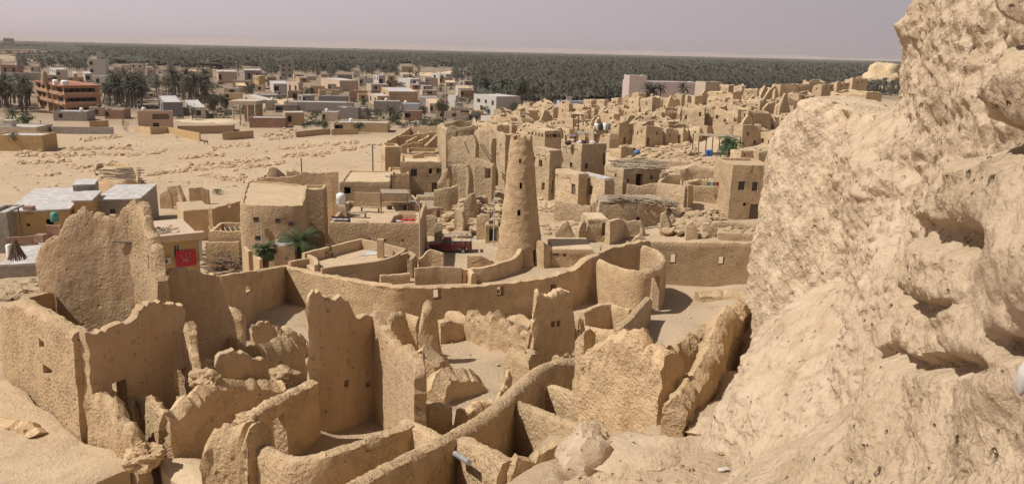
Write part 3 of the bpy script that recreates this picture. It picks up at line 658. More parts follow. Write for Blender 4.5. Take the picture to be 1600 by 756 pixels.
wall('ruin_wall', pw((655, 634, 26.2), (672, 630, 26.2), (690, 630, 26.3), (702, 634, 26.4)), 'low mud block with a dark face behind the linking wall', mat='mud', th=.8, ds=.15, rows=10, amp=.1, jag=.06, base=6.8, rnd=.4)
wall('ruin_wall', pw((720, 640, 25.6), (738, 634, 26), (756, 632, 26.4), (768, 628, 26.8)), 'eroded mud block on the court side of the snaking wall', mat='mud', th=.9, ds=.15, rows=10, amp=.16, jag=.1, base=6.4, rnd=.5)
wall('ruin_wall', pw((652, 560, 38), (668, 545, 40), (684, 556, 41), (700, 568, 41.5)), 'low earth bank of fallen wall below the pinnacle', mat='mud', th=1.6, ds=.25, rows=10, amp=.2, jag=.12, batter=1.5, base=4.0, rnd=.7)

# --- long perimeter parapet and round bastion
wall('parapet_wall', pw((340, 431, 50), (395, 423, 56), (445, 415, 62)), 'shaded left stretch of the long parapet wall, with one square window', mat='stucco', th=.6, ds=.4, rows=14, amp=.05, jag=.04, base=2.0,
     holes=[(0, .62, .83, U(412, 441, 57).z, U(412, 428, 57).z)])
zt = lambda px, py, Y: U(px, py, Y).z
wall('parapet_wall', pw((445, 415, 62), (500, 427, 59), (560, 438, 56.5), (620, 446, 55.5), (680, 448, 56.3), (740, 446, 58), (800, 440, 60), (850, 433, 62), (893, 421, 64), (915, 404, 65.5), (932, 397, 67)),
     'long curving parapet wall with three small windows below the minaret', mat='stucco', th=.7, ds=.35, rows=16, amp=.06, jag=.09, jf=1.3, base=2.0, smooth=False,
     holes=[(3, .93, 1.0, zt(680, 467, 56.2), zt(680, 451, 56.2)), (4, 0, .10, zt(680, 467, 56.2), zt(680, 451, 56.2)), (5, .55, .75, zt(777, 462, 59), zt(777, 448, 59)), (7, .14, .36, zt(861, 455, 62.5), zt(861, 442, 62.5))])
wall('bastion_wall', pw((937, 405, 65.5), (950, 412, 63.5), (975, 420, 61.8), (1000, 424, 61), (1015, 421, 61.3)), 'round front of the stucco bastion, left of its tall gap', mat='stucco', th=.55, ds=.3, rows=16, amp=.05, jag=.03, smooth=True, base=2.2, rnd=.4)
wall('bastion_wall', pw((1027, 417, 62.4), (1034, 412, 63.4), (1036, 402, 65.4), (1025, 391, 67.6), (1005, 384, 69)), 'curved far side of the stucco bastion, right of its tall gap', mat='stucco', th=.55, ds=.3, rows=16, amp=.05, jag=.03, smooth=True, base=2.2, rnd=.4)
nd_ = pw((1004, 423, 61.05), (1015, 421, 61.35), (1027, 416.5, 62.5), (1034, 411, 63.6)); wall('bastion_wall', [n + Vector((0, 0, .06)) for n in nd_], 'rounded rim bridging the tall gap of the bastion', 'wall', mat='stucco', th=.62, ds=.25, rows=4, amp=.04, jag=.02, smooth=True, base=min(n.z for n in nd_) - .55, rnd=.5)
wall('ruin_wall', pw((932, 396, 67.5), (950, 389, 68.6), (975, 382, 69.6), (1000, 377, 70.4), (1012, 376, 71)), 'ragged back wall of the round bastion', mat='mud', th=.6, ds=.3, rows=14, amp=.08, jag=.12, base=2.4)
wall('parapet_wall', pw((1010, 377, 71), (1060, 378, 71), (1120, 379, 71), (1200, 380, 71)), 'straight stucco wall with two small windows at the right', mat='stucco', th=.6, ds=.4, rows=16, amp=.05, jag=.1, jf=1.6, base=1.8,
     holes=[(0, .78, .96, zt(1051, 411, 71), zt(1051, 396, 71)), (2, .05, .17, zt(1128, 413, 71), zt(1128, 400, 71))])
# pit box in front of the bastion
wall('ruin_wall', pw((909, 489, 53.5), (922, 482, 54.5), (938, 475, 55.2), (952, 474, 55.6)), 'left side of the square pit in front of the round bastion', mat='stucco', th=.55, ds=.25, rows=12, amp=.05, jag=.05, base=2.6, rnd=.4)
wall('ruin_wall', pw((950, 473, 55.8), (966, 479, 55.2), (985, 484, 54.6)), 'back side of the square pit in front of the round bastion', mat='stucco', th=.5, ds=.25, rows=12, amp=.05, jag=.04, base=2.6, rnd=.4)
wall('ruin_wall', pw((1012, 465, 58.5), (998, 480, 55), (984, 496, 51.8), (966, 514, 48.6)), 'diagonal stucco wall running forward from the round bastion', mat='stucco', th=.65, ds=.25, rows=12, amp=.05, jag=.03, base=2.4, rnd=.35)
wall('ruin_wall', pw((905, 508, 49.5), (925, 513, 48.6), (950, 516, 48), (968, 516, 47.8)), 'front side of the square pit with a thick flat top', mat='stucco', th=.8, ds=.25, rows=12, amp=.06, jag=.04, base=3.0, rnd=.35)
wall('ruin_wall', pw((899, 503, 45.5), (903, 498, 45.4), (909, 500, 45.3), (910, 514, 45.2)), 'small leaning post of mud beside the square pit', mat='mud', th=.6, ds=.15, rows=12, amp=.1, jag=.06, base=3.8, rnd=.5)
# --- right-front wall and ridge
wall('ruin_wall', pw((906, 536, 23.4), (908, 528, 23.2), (922, 526, 22.8)), 'narrow broken wall end standing at the left of the yellow-streaked wall', mat='mud', th=.45, ds=.1, rows=24, amp=.1, jag=.08, jf=3, base=11.4, rnd=.4)
wall('ruin_wall', pw((920, 545, 22.9), (945, 538, 22.2), (958, 528, 21.8), (975, 520, 21.3), (990, 521, 20.9), (1012, 530, 20.4), (1028, 538, 20.0), (1050, 556, 19.4)), 'sunlit yellow-streaked wall fragment right of the snaking wall', mat='mud', th=.75, ds=.13, rows=24, amp=.12, jag=.12, jf=2.2, batter=.2, base=11.4, rnd=.4)
wall('ruin_wall', pw((1040, 548, 23.5), (1062, 532, 24), (1085, 514, 24.6), (1098, 508, 25), (1112, 512, 25.2), (1135, 485, 25.8)), 'rough mud wall set back behind the narrow ridge', mat='mud', th=.7, ds=.16, rows=22, amp=.15, jag=.12, jf=2, batter=.3, base=9.0, rnd=.5)
wall('ruin_wall', pw((1200, 470, 25.6), (1175, 474, 25.0), (1150, 478, 24.2), (1132, 484, 23.4), (1122, 505, 22.4), (1112, 530, 21.4), (1100, 556, 20.4), (1080, 585, 19.6), (1064, 606, 19.0), (1052, 632, 18.4)),
     'narrow eroded ridge of wall descending to the front right', mat='mud', th=.75, ds=.12, rows=22, amp=.12, jag=.1, jf=2, batter=.5, base=11.4, rnd=.55)
for px, py, r, lab, q in ((1010, 708, .8, 'big rounded salt-mud rock at the bottom edge right of the snaking wall', (1.7, 1.1, .5)), (922, 716, .7, 'yellow stained rock beside the ragged front wall', (1, 1, 1.1)), (1128, 668, .5, 'rounded hump of mud at the foot of the tall cliff wall', (1.7, 1, .5)), (1075, 655, .35, 'small stone in the hollow under the ridge', (1.2, 1, .7)), (960, 748, .3, 'low rock on the bottom edge beside the yellow rock', (1.4, 1, .6))):
    b = MB(); p = G(px, py); p.z -= r * .25; b.rock(p, r, px * .37, 3, q, .34); tag(b.build('boulder', M['yellowrock'] if px == 925 else M['rock'], loc=p), lab, 'boulder')
b = MB(); p = G(1127, 733); b.rock(p, .05, 4, 1, (1.4, 1, .5), .5); b.rock(p + Vector((.08, .03, 0)), .04, 5, 1, (1.4, 1, .5), .5); tag(b.build('paper_scrap', M['white'], loc=p), 'crumpled white paper scrap on the ground at the bottom right', 'litter')

# more broken walls and debris in the courts
for lab, mt, th, pts in (
 ('low wall of a small cell beside the diamond-holed stub', 'mud', .45, ((898, 552, 40), (880, 560, 38), (868, 566, 37))),
 ('small broken wall across the shaded left court', 'plaster', .45, ((392, 510, 46), (410, 503, 46.6), (428, 506, 47), (440, 516, 47))),
 ('pale hump of fallen wall under the long parapet', 'mud', 1.3, ((430, 520, 47), (445, 511, 47.5), (462, 520, 48), (480, 536, 48))),
 ('stepped wall end beside the low wall lit on its left face', 'mud', .45, ((196, 640, 26.8), (204, 632, 26.5), (212, 650, 26))),
 ('low rubble wall at the foot of the diamond-holed stub', 'mud', .7, ((838, 572, 37), (856, 566, 37), (872, 572, 37))),
 ('rounded stub between the square pit and the yellow-streaked wall', 'mud', .6, ((915, 536, 36), (926, 528, 36), (938, 532, 35.6))),
 ('ragged bank of earth along the foot of the right stucco wall', 'mud', 1.6, ((1090, 458, 66), (1130, 456, 66), (1170, 460, 65), (1195, 464, 64)))):
    wall('ruin_wall', pw(*pts), lab, mat=mt, th=th, ds=.14 if pts[0][2] < 50 else .25, rows=12, amp=.12, jag=.13, jf=2.2, batter=.5, rnd=.45)
def scatter(name, polys, n, r0, r1, seed, mat='rubble'):
    rs = random.Random(seed); b = MB()
    for k in range(n):
        x0, y0, x1, y1 = polys[k % len(polys)]
        p = G(rs.uniform(x0, x1), rs.uniform(y0, y1)); r = r0 + (r1 - r0) * rs.random() ** 4
        b.rock(p + Vector((0, 0, r * .2)), r, k * .61, 1 if r < r1 * .4 else 2, (1.2, 1, .7), .55)
    tag(b.build(name, M[mat]), kind='stuff')
scatter('ground_rubble', [(640, 520, 900, 650), (300, 560, 480, 640), (380, 500, 490, 560), (600, 470, 900, 560)], 420, .02, .16, 5)
scatter('stone_litter', [(0, 600, 220, 750), (900, 640, 1170, 750), (1000, 480, 1180, 520), (1050, 560, 1180, 650), (950, 690, 1250, 756)], 420, .01, .07, 6)
# ================================================================ CLIFF-LIKE WALL ON THE RIGHT (real slabs standing beside the camera)
def sheet(name, plan, zt, zb, nu, nv, disp, mat, label, cat, thick=1.2):
    """vertical slab: plan = list of (x,y) far->near seen on its left face, zt(s) the top, zb(s) bottom; disp(s,t,P)->outward push"""
    P = [Vector((a, b, 0)) for a, b in plan]
    Q, _ = resample([(p.x, p.y, 0) for p in P], .05, False, smooth=True)
    L = [0]
    for a, b in zip(Q, Q[1:]): L.append(L[-1] + (b - a).length)
    V = []; tot = L[-1]; k = 0; NN = []
    for i in range(nu + 1):
        s = i / nu; d = s * tot
        while k < len(L) - 2 and L[k + 1] < d: k += 1
        u = (d - L[k]) / max(1e-6, L[k + 1] - L[k]); q = Q[k].lerp(Q[k + 1], u)
        t_ = (Q[min(k + 4, len(Q) - 1)] - Q[max(k - 3, 0)]).normalized(); nn = Vector((t_.y, -t_.x, 0)); NN.append(nn)
        b, t = zb(s), zt(s)
        for j in range(nv + 1):
            v = j / nv; z = b + (t - b) * v
            p = Vector((q.x, q.y, z)); e = disp(s, v, p, t - z)
            V.append(p + nn * e)
    m = nv + 1
    Fc = [(i * m + j, (i + 1) * m + j, (i + 1) * m + j + 1, i * m + j + 1) for i in range(nu) for j in range(nv)]
    # top and back so that it is a solid slab
    b0 = len(V)
    for i in range(nu + 1):
        p = V[i * m + nv]; q = V[i * m]
        nn = NN[i]
        V.append(p - nn * thick * .5 + Vector((0, 0, .10 + .06 * noise.noise(p * 2.3)))); V.append(p - nn * thick); V.append(Vector((p.x, p.y, q.z)) - nn * thick)
    for i in range(nu):
        a = b0 + i * 3
        Fc += [(i * m + nv, (i + 1) * m + nv, a + 3, a), (a, a + 3, a + 4, a + 1), (a + 1, a + 4, a + 5, a + 2)]
    for i, fl in ((0, False), (nu, True)):
        nn = NN[i]; t_ = Vector((-nn.y, nn.x, 0)); e0 = len(V)
        for k in (.5, 1.0):
            for j in range(m):
                p = V[i * m + j]; V.append(p - nn * thick * k + t_ * (.12 * fb(p, 1.6, 9, 3) + (-.1 if not fl else .1)) * (1.2 - k) + Vector((0, 0, .1 * (j == m - 1))))
        for j in range(nv):
            for q0, q1 in ((i * m, e0), (e0, e0 + m)):
                f = (q0 + j, q0 + j + 1, q1 + j + 1, q1 + j); Fc.append(f if not fl else f[::-1])
    o = link(name, V, Fc, M[mat], loc=(P[0].x, P[0].y, 14)); tag(o, label, cat); return o
def interp(xs, ys):
    return lambda s: float(np.interp(s, xs, ys))
def clods(p, f, o=0):
    a = noise.noise(Vector((p.x * f + o, p.y * f, p.z * f))); b = noise.noise(Vector((p.x * f * 2.3 + o, p.y * f * 2.3, p.z * f * 2.3)))
    return max(0, a) ** .7 + .5 * max(0, b) ** .7 - .5 * abs(noise.noise(Vector((p.x * f * .6, p.y * f * .6 + o, p.z * f * .6))))
def fb(p, f, o=0, n=4):
    r = 0; a = 1
    for _ in range(n): r += a * noise.noise(Vector((p.x * f + o, p.y * f, p.z * f))); f *= 2.1; a *= .5
    return r
# far slab: a grainy wall about 20 m off; left silhouette from its far end
A = [U(1192, 300, 25.2), U(1236, 300, 22.8), U(1300, 300, 20.2), U(1345, 300, 18.0), U(1400, 300, 15.0), U(1440, 300, 13)]
Lp = [(p.x, p.y) for p in A]
def cum(L):
    d = [0.0]
    for a, b in zip(L, L[1:]): d.append(d[-1] + math.hypot(b[0] - a[0], b[1] - a[1]))
    return [x / d[-1] for x in d]
c0 = cum(Lp)
tops = [(1213, 186, 24.5), (1245, 156, 22.8), (1292, 162, 20.2), (1345, 172, 18.0), (1400, 165, 15.0), (1440, 160, 13)]
zt1 = interp([0, c0[1] * .35, c0[1], c0[2] * .8, c0[2], c0[3], c0[4], 1], [U(1204, 196, 24.8).z, U(1216, 172, 24).z, U(1246, 152, 22.8).z, U(1280, 160, 20.8).z, U(1305, 178, 20.2).z, U(1345, 180, 18).z, U(1400, 190, 15).z, U(1440, 190, 13).z])
def d1(s, v, p, dz):
    fl = max(0, (16.6 - p.z)) ** 1.3 * .24 + max(0, 21 - p.z) * .045
    e = fl + .18 * fb(p, .45, 3, 3) + .08 * fb(p, 1.6, 8, 4) + .05 * clods(p, 5.5, 3)
    top = max(0, 1 - dz / .9); e -= (.3 + .4 * fb(p, 1.2, 5, 2)) * top * top
    g = math.exp(-((s - .52 - .03 * fb(p, .6, 4)) / .018) ** 2) * .45 * (1 if p.z < 21 else .4)
    return e - g
sheet('cliff_wall', Lp, zt1, lambda s: 7.5, 320, 330, d1, 'rockfine', 'grainy sunlit mud wall with a rounded top right of the town, behind the overhanging cliff', 'wall', 1.4)
# big middle slab rising out of the frame
A = [U(1396, 250, 15.2), U(1402, 250, 13.6), U(1430, 250, 11.6), U(1480, 250, 9.6), U(1560, 250, 7.6), U(1680, 250, 5.6), U(1800, 250, 4.2)]
Lp = [(p.x, p.y) for p in A]; c0 = cum(Lp)
zt2 = interp([0, c0[1], c0[2], 1], [U(1396, 100, 15.2).z, U(1408, -20, 13.6).z, U(1430, -120, 11.6).z, 29])
_bz = [U(1396, y, 14.5).z for y in (756, 650, 560, 510, 480, 455, 430, 400, 320, 285, 250, 215, 175, 150, 90, 40, 0)]
bul2 = interp(_bz, [2.8, 2.35, 1.8, 1.35, 1.0, .7, .5, .5, .85, 1.15, 1.15, .75, .25, .1, .0, .1, -.1])
def d2(s, v, p, dz):
    fl = max(0, (21.9 - p.z)) * .34 * (.12 + .88 * min(1, s * 2.2))
    e = fl + .20 * fb(p, .5, 13, 3) + .045 * fb(Vector((p.x, p.y, p.z * 1.8)), 2.6, 18, 4) + .075 * clods(Vector((p.x, p.y, p.z * 1.5)), 3.6, 17) + .03 * clods(p, 9, 27) - .05 * max(0, fb(p, 4.5, 83, 2) - .35)
    e += bul2(p.z) * math.exp(-(s / (.20 if p.z > 19.6 else .20 + .1 * min(1.6, 19.6 - p.z))) ** 2)
    # ledges: broken horizontal courses
    q = p.z * 1.1 + .7 * fb(p, .35, 21, 2) ; e += .05 * (abs((q % 1) - .5) * 2)
    hole = max(0, fb(p, 1.5, 51, 2) - .62); e -= hole * .6
    g = math.exp(-((s - .06 - .02 * fb(p, .8, 4)) / .022) ** 2) * .8 * max(0, min(1, (21.5 - p.z) / 1.5))
    return e - g
sheet('cliff_wall', Lp, zt2, lambda s: 9.0 + 5 * s, 400, 400, d2, 'rock', 'tall overhanging salt-mud cliff wall rising out of the frame at the right', 'wall', 2.0)
# nearest boulder mass with eroded hollows, a couple of metres from the camera
A = [U(1432, 400, 5.6), U(1450, 400, 4.7), U(1490, 400, 3.9), U(1540, 400, 3.35), U(1600, 400, 2.9), U(1720, 400, 2.3), U(1900, 400, 1.7)]
Lp = [(p.x, p.y) for p in A]; c0 = cum(Lp)
zt3 = interp([0, c0[1], c0[2], c0[3], c0[4], 1], [U(1440, 330, 5.6).z, U(1455, 250, 4.7).z, U(1480, 120, 3.9).z, U(1520, 20, 3.35).z, 26.2, 26.6])
LED = [(1548, 176, 78, 66, .62), (1590, 24, 42, 42, .5), (1512, 338, 75, 46, .30), (1468, 462, 46, 26, .24), (1480, 552, 85, 30, .26), (1594, 522, 26, 36, .34), (1475, 205, 26, 34, .25)]
LED3 = []
def d3(s, v, p, dz):
    px, py = PX(p)
    e = .22 * fb(p, .8, 33, 2) + .03 * fb(p, 4.0, 38, 3) + .022 * clods(p, 11, 41) + .008 * fb(p, 26, 48, 2)
    e += max(0, 22.6 - p.z) * .42 + max(0, 21.4 - p.z) * .5
    q = p.z * 2.1 + .8 * fb(p, .7, 61, 2); e += .05 * (abs((q % 1) - .5) * 2) ** .8
    for hx, hy, rx, ry, dep in LED:
        u = (px - hx + 16 * fb(p, 1.3, 77, 2)) / rx
        if abs(u) < 1.6:
            w = math.exp(-u ** 4 * 1.2); k = (py - hy - (px - hx) * .12 - 20 * fb(p, 1.5, 71, 3)) * 1.0 / ry      # 0 at the lip, 1 at the foot of the hollow
            if 0 < k < 1.4:
                q2 = min(1, k / .5); q2 = q2 * q2 * (3 - 2 * q2); q3 = max(0, (k - .5) / .9); q3 = q3 * q3 * (3 - 2 * q3)
                e -= dep * .50 * w * q2 * (1 - q3)
            elif -1.2 < k <= 0: e += dep * .09 * w * math.sin(math.pi * (k + 1.2) / 1.2) * .8
    top = max(0, 1 - dz / .35); e -= .3 * top * top
    if s < .10: e -= .35 * (1 - s / .10) ** 2
    return e
sheet('cliff_boulder', Lp, zt3, lambda s: 19.0, 380, 340, d3, 'nearrock', 'nearest pitted salt-mud boulder with deep eroded hollows at the right edge', 'boulder', 1.2)
b = MB(); p = U(1602, 590, 2.25); b.rock(p, .035, 4, 2, (.7, .7, 1.5), .3); tag(b.build('salt_lump', M['white'], loc=p), 'white salt lump stuck to the nearest boulder at the right edge', 'salt lump')
# ================================================================ HOUSES
RECTS = []
def solve_px(C, dvec, px):
    q = C - CAM; k = (px - 800) / F
    a, b = q.dot(RT), dvec.dot(RT); c, d = q.dot(FWD), dvec.dot(FWD)
    den = b - k * d
    return (k * c - a) / den if abs(den) > 1e-6 else 5.0
def box_of(x0, xc, x1, yb, th, L=None, W=None, Y=None):
    C = U(xc, yb, Y) if Y else G(xc, yb)
    t = R(th); r = Vector((math.cos(t), math.sin(t), 0)); l = Vector((-math.sin(t), math.cos(t), 0))
    wr = W or (solve_px(C, r, x1) if x1 > xc + .5 else 4.0)
    wl = L or (solve_px(C, l, x0) if x0 < xc - .5 else 4.0)
    wr = min(max(wr, 1.5), 60); wl = min(max(wl, 2.5), 40)
    return C, C + r * wr, C + r * wr + l * wl, C + l * wl, r, l
def grid_windows(n, f, v0=.15, v1=.62, w=.34, foot=True):
    out = []
    for j in range(f):
        for i in range(n):
            u = (i + .5) / n; hw = w / n * .5
            a = (j + v0 + .12) / f; b = (j + v1 + .12) / f
            out.append((u - hw, u + hw, a, b, 'w'))
    return out
def house(label, x0, xc, x1, yt, yb, th=25, mat='townmud', roof='roofmud', par=.35, L=None, W=None, Y=None, wl=(), wr=(), jag=.05, group=None, cat='house', name='mud_house',
          thick=.4, ds=1.2, amp=.05, rows=6, batter=.2, sill=None, top=None, frame='wood', beams=0, ovh=0, crumble=0, skew=0):
    C, A, D, B, r, l = box_of(x0, xc, x1, yb, th, L, W, Y)
    if skew:
        rk = random.Random(int(x0 * 11 + yb * 3)); A = A + l * rk.uniform(-skew, skew); B = B - r * rk.uniform(0, skew) ; D = D + r * rk.uniform(-skew, skew) * 1.5
    zt = U(xc, yt, C.y).z
    tz = top or (0, 0, 0, 0)                       # height offsets at B C A D
    nd = [(B.x, B.y, zt + tz[0]), (C.x, C.y, zt + tz[1]), (A.x, A.y, zt + tz[2]), (D.x, D.y, zt + tz[3])]
    H = zt - C.z
    if isinstance(wl, tuple) and len(wl) == 2 and isinstance(wl[0], int): wl = grid_windows(*wl)
    if isinstance(wr, tuple) and len(wr) == 2 and isinstance(wr[0], int): wr = grid_windows(*wr)
    holes = []; wins = []
    for seg, ws in ((0, wl), (1, wr)):
        for (u0, u1, v0, v1, k) in ws:
            holes.append((seg, u0, u1, C.z + H * v0, C.z + H * v1)); wins.append((seg, u0, u1, C.z + H * v0, C.z + H * v1, k))
    lowz = min(hz(p.x, p.y) for p in (A, B, C, D)) - .4
    lowz = min(lowz, C.z - .3)
    rt = root(name, (C.x, C.y, C.z), label, cat, group)
    RECTS.append((x0, x1, yt - 4, yb, C.y))
    SEED[0] += 2.3
    V, Fc = wallmesh(nd, th=thick, base=lowz, holes=holes, jag=jag, closed=True, ds=ds, rows=rows, amp=amp, batter=batter, seed=SEED[0], side=1, rnd=.25 if jag else .05, crumble=crumble)
    link('wall', V, Fc, M[mat], parent=rt)
    if roof:
        zr = zt - par; e = thick * .6
        pts = []
        ce = (A + B + C + D) / 4
        for P in (C, A, D, B):
            d = (ce - P); d.z = 0; d.normalize(); q = P + d * (e * 1.2 if not ovh else -ovh); pts.append(q)
        if ovh: zr = zt + .02
        elif par <= .12:
            zr = zt + .04; pts = [P + (ce - P).normalized() * (thick * .35) for P in (C, A, D, B)]
        b = MB(); b.prism([(q.x, q.y) for q in pts], zr - .2, zr); b.build('roof', M[roof], rt)
    for (seg, u0, u1, z0, z1, k) in wins:
        P0, P1 = ((B, C), (C, A))[seg]; a, b_ = P0.lerp(P1, u0), P0.lerp(P1, u1)
        t = (P1 - P0).normalized(); nn = Vector((t.y, -t.x, 0)); c = (a + b_) / 2; wd = (b_ - a).length
        far = C.y > 150
        if k == 'h': continue
        m = MB(); zc = (z0 + z1) / 2; ax = (t, nn, Vector((0, 0, 1)))
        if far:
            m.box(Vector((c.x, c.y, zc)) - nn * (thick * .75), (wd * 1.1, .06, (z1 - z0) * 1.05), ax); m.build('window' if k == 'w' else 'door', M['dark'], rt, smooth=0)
        elif k == 'w':
            fr = .07
            for sx in (-1, 1): m.box(Vector((c.x, c.y, zc)) + t * sx * (wd / 2 - fr / 2) - nn * .14, (fr, .07, z1 - z0), ax)
            for sz in (-1, 1): m.box(Vector((c.x, c.y, zc + sz * ((z1 - z0) / 2 - fr / 2))) - nn * .141, (wd - fr * 2.02, .07, fr), ax)
            m.box(Vector((c.x, c.y, zc)) - nn * .14, (fr * .6, .05, z1 - z0 - fr * 2.05), ax)
            wo = m.build('window', M[frame], rt, smooth=0)
            p = MB(); p.box(Vector((c.x, c.y, zc)) - nn * .24, (wd * .98, .02, (z1 - z0) * .98), ax); p.build('pane', M['glass'], wo, smooth=0)
        else:
            m.box(Vector((c.x, c.y, zc)) - nn * .2, (wd * .98, .06, (z1 - z0) * .98), ax)
            m.box(Vector((c.x, c.y, zc)) - nn * .155, (wd * .3, .03, (z1 - z0) * .7), ax); m.build('door', M['wood'], rt, smooth=0)
    if beams:
        for i in range(beams):
            p = B.lerp(C, (i + .7) / (beams + .4)); nn = Vector((-r.x, -r.y, 0)); nn = -l * 0 + Vector(((C - B).normalized().y, -(C - B).normalized().x, 0))
            b = MB(); q = Vector((p.x, p.y, zt - .75)); b.tube([q - nn * .3, q + nn * .55], .07, 6); b.build('roof_beam', M['wood'], rt)
    rt['_h'] = 0; del rt['_h']
    return rt, (C, A, D, B, zt, r, l)
def ruin(label, x0, xc, x1, yt, yb, th=25, roof=None, mat='oldmud', **kw):
    kw.setdefault('jag', .2); kw.setdefault('amp', .14); kw.setdefault('ds', .8); kw.setdefault('rows', 7); kw.setdefault('thick', .55); kw.setdefault('batter', .35)
    kw.setdefault('name', 'mud_ruin'); kw.setdefault('cat', 'ruin'); kw.setdefault('crumble', .3 if not roof else .15)
    rs = random.Random(int(x0 * 7 + yt * 13))
    if not roof:
        kw.setdefault('skew', .9)
        if 'top' not in kw and rs.random() < .22:
            q = [rs.uniform(-.5, .2), 0, rs.uniform(-.5, .2), rs.uniform(-.4, .6)]; q[rs.choice((0, 2, 3))] = -rs.uniform(1.2, 2.6); kw['top'] = tuple(q)
    if 'top' not in kw and not roof: kw['top'] = (rs.uniform(-.7, .2), 0, rs.uniform(-.7, .2), rs.uniform(-.6, .9))
    def rh(n):
        out = []
        for k in range(n):
            u = (k + rs.uniform(.25, .75)) / n
            if rs.random() < .3: out.append((u - .08, u + .08, .04, rs.uniform(.32, .45), 'h'))
            else: v = rs.uniform(.45, .72); out.append((u - .055, u + .055, v, v + .15, 'h'))
        return out
    if 'wl' not in kw and xc - x0 > 8: kw['wl'] = rh(1 + (xc - x0 > 14) + (xc - x0 > 24))
    if 'wr' not in kw and x1 - xc > 8: kw['wr'] = rh(1 + (x1 - xc > 16))
    return house(label, x0, xc, x1, yt, yb, th, mat=mat, roof=roof, **kw)
def rubble(pix, n, r0, r1, mat='rubble', up=.1, sub=1, seed=1, name='rubble', h=0):
    rs = random.Random(seed); b = MB()
    xs = [p[0] for p in pix]; ys = [p[1] for p in pix]; k = 0
    def inside(x, y):
        c = False; j = len(pix) - 1
        for i in range(len(pix)):
            if (pix[i][1] > y) != (pix[j][1] > y) and x < (pix[j][0] - pix[i][0]) * (y - pix[i][1]) / (pix[j][1] - pix[i][1]) + pix[i][0]: c = not c
            j = i
        return c
    while k < n:
        x, y = rs.uniform(min(xs), max(xs)), rs.uniform(min(ys), max(ys))
        if not inside(x, y): continue
        p = G(x, y); r = r0 + (r1 - r0) * rs.random() ** 2.5
        p.z += up * rs.random() + h * rs.random(); b.rock(p, r, k * .7, sub if r > r1 * .5 else max(0, sub - 1), (1.2, 1, .65), .5); k += 1
    o = b.build(name, M[mat]); tag(o, kind='stuff'); return o

# ---- fillers take their label from the nearest named neighbour
ANCH = []; USED = set()
def anchor_label(what, px, py):
    for d, ax, ay, lab in sorted(((a[0] - px) ** 2 + ((a[1] - py) * 1.6) ** 2, a[0], a[1], a[2]) for a in ANCH)[:5]:
        dx, dy = px - ax, py - ay
        rel = ('left of' if dx < 0 else 'right of') if abs(dx) > abs(dy) * 1.3 else ('behind' if dy < 0 else 'in front of')
        t = f'{what} {rel} the {lab}'
        if t not in USED and len(t.split()) <= 16: USED.add(t); return t
    return None
def short(l):
    return ' '.join(l.split(',')[0].split()[:10])
# ================================================================ TERRACE AND MINARET
TZ = 5.9
tp = [(452, 421), (505, 432), (560, 442), (620, 449), (680, 452), (740, 450), (800, 444), (850, 437), (890, 425), (912, 408), (922, 390), (930, 380)]
P = [U(x, y, Y) for x, y, Y in ((452, 421, 62), (500, 427, 59.4), (560, 438, 57), (620, 446, 56), (680, 448, 56.8), (740, 446, 58.4), (800, 440, 60.4), (850, 433, 62.3), (893, 421, 64.3), (915, 404, 65.8), (932, 397, 67.3))]
back = [UZ(940, 376, TZ), UZ(862, 372, TZ), UZ(700, 416, TZ), UZ(655, 410, TZ), UZ(640, 402, TZ), UZ(560, 385, TZ), UZ(475, 398, TZ)]
b = MB(); b.prism([(p.x, p.y) for p in P + back], 1.0, TZ - .25)
o = b.build('terrace_ground', M['ground'], smooth=0); tag(o, kind='structure')
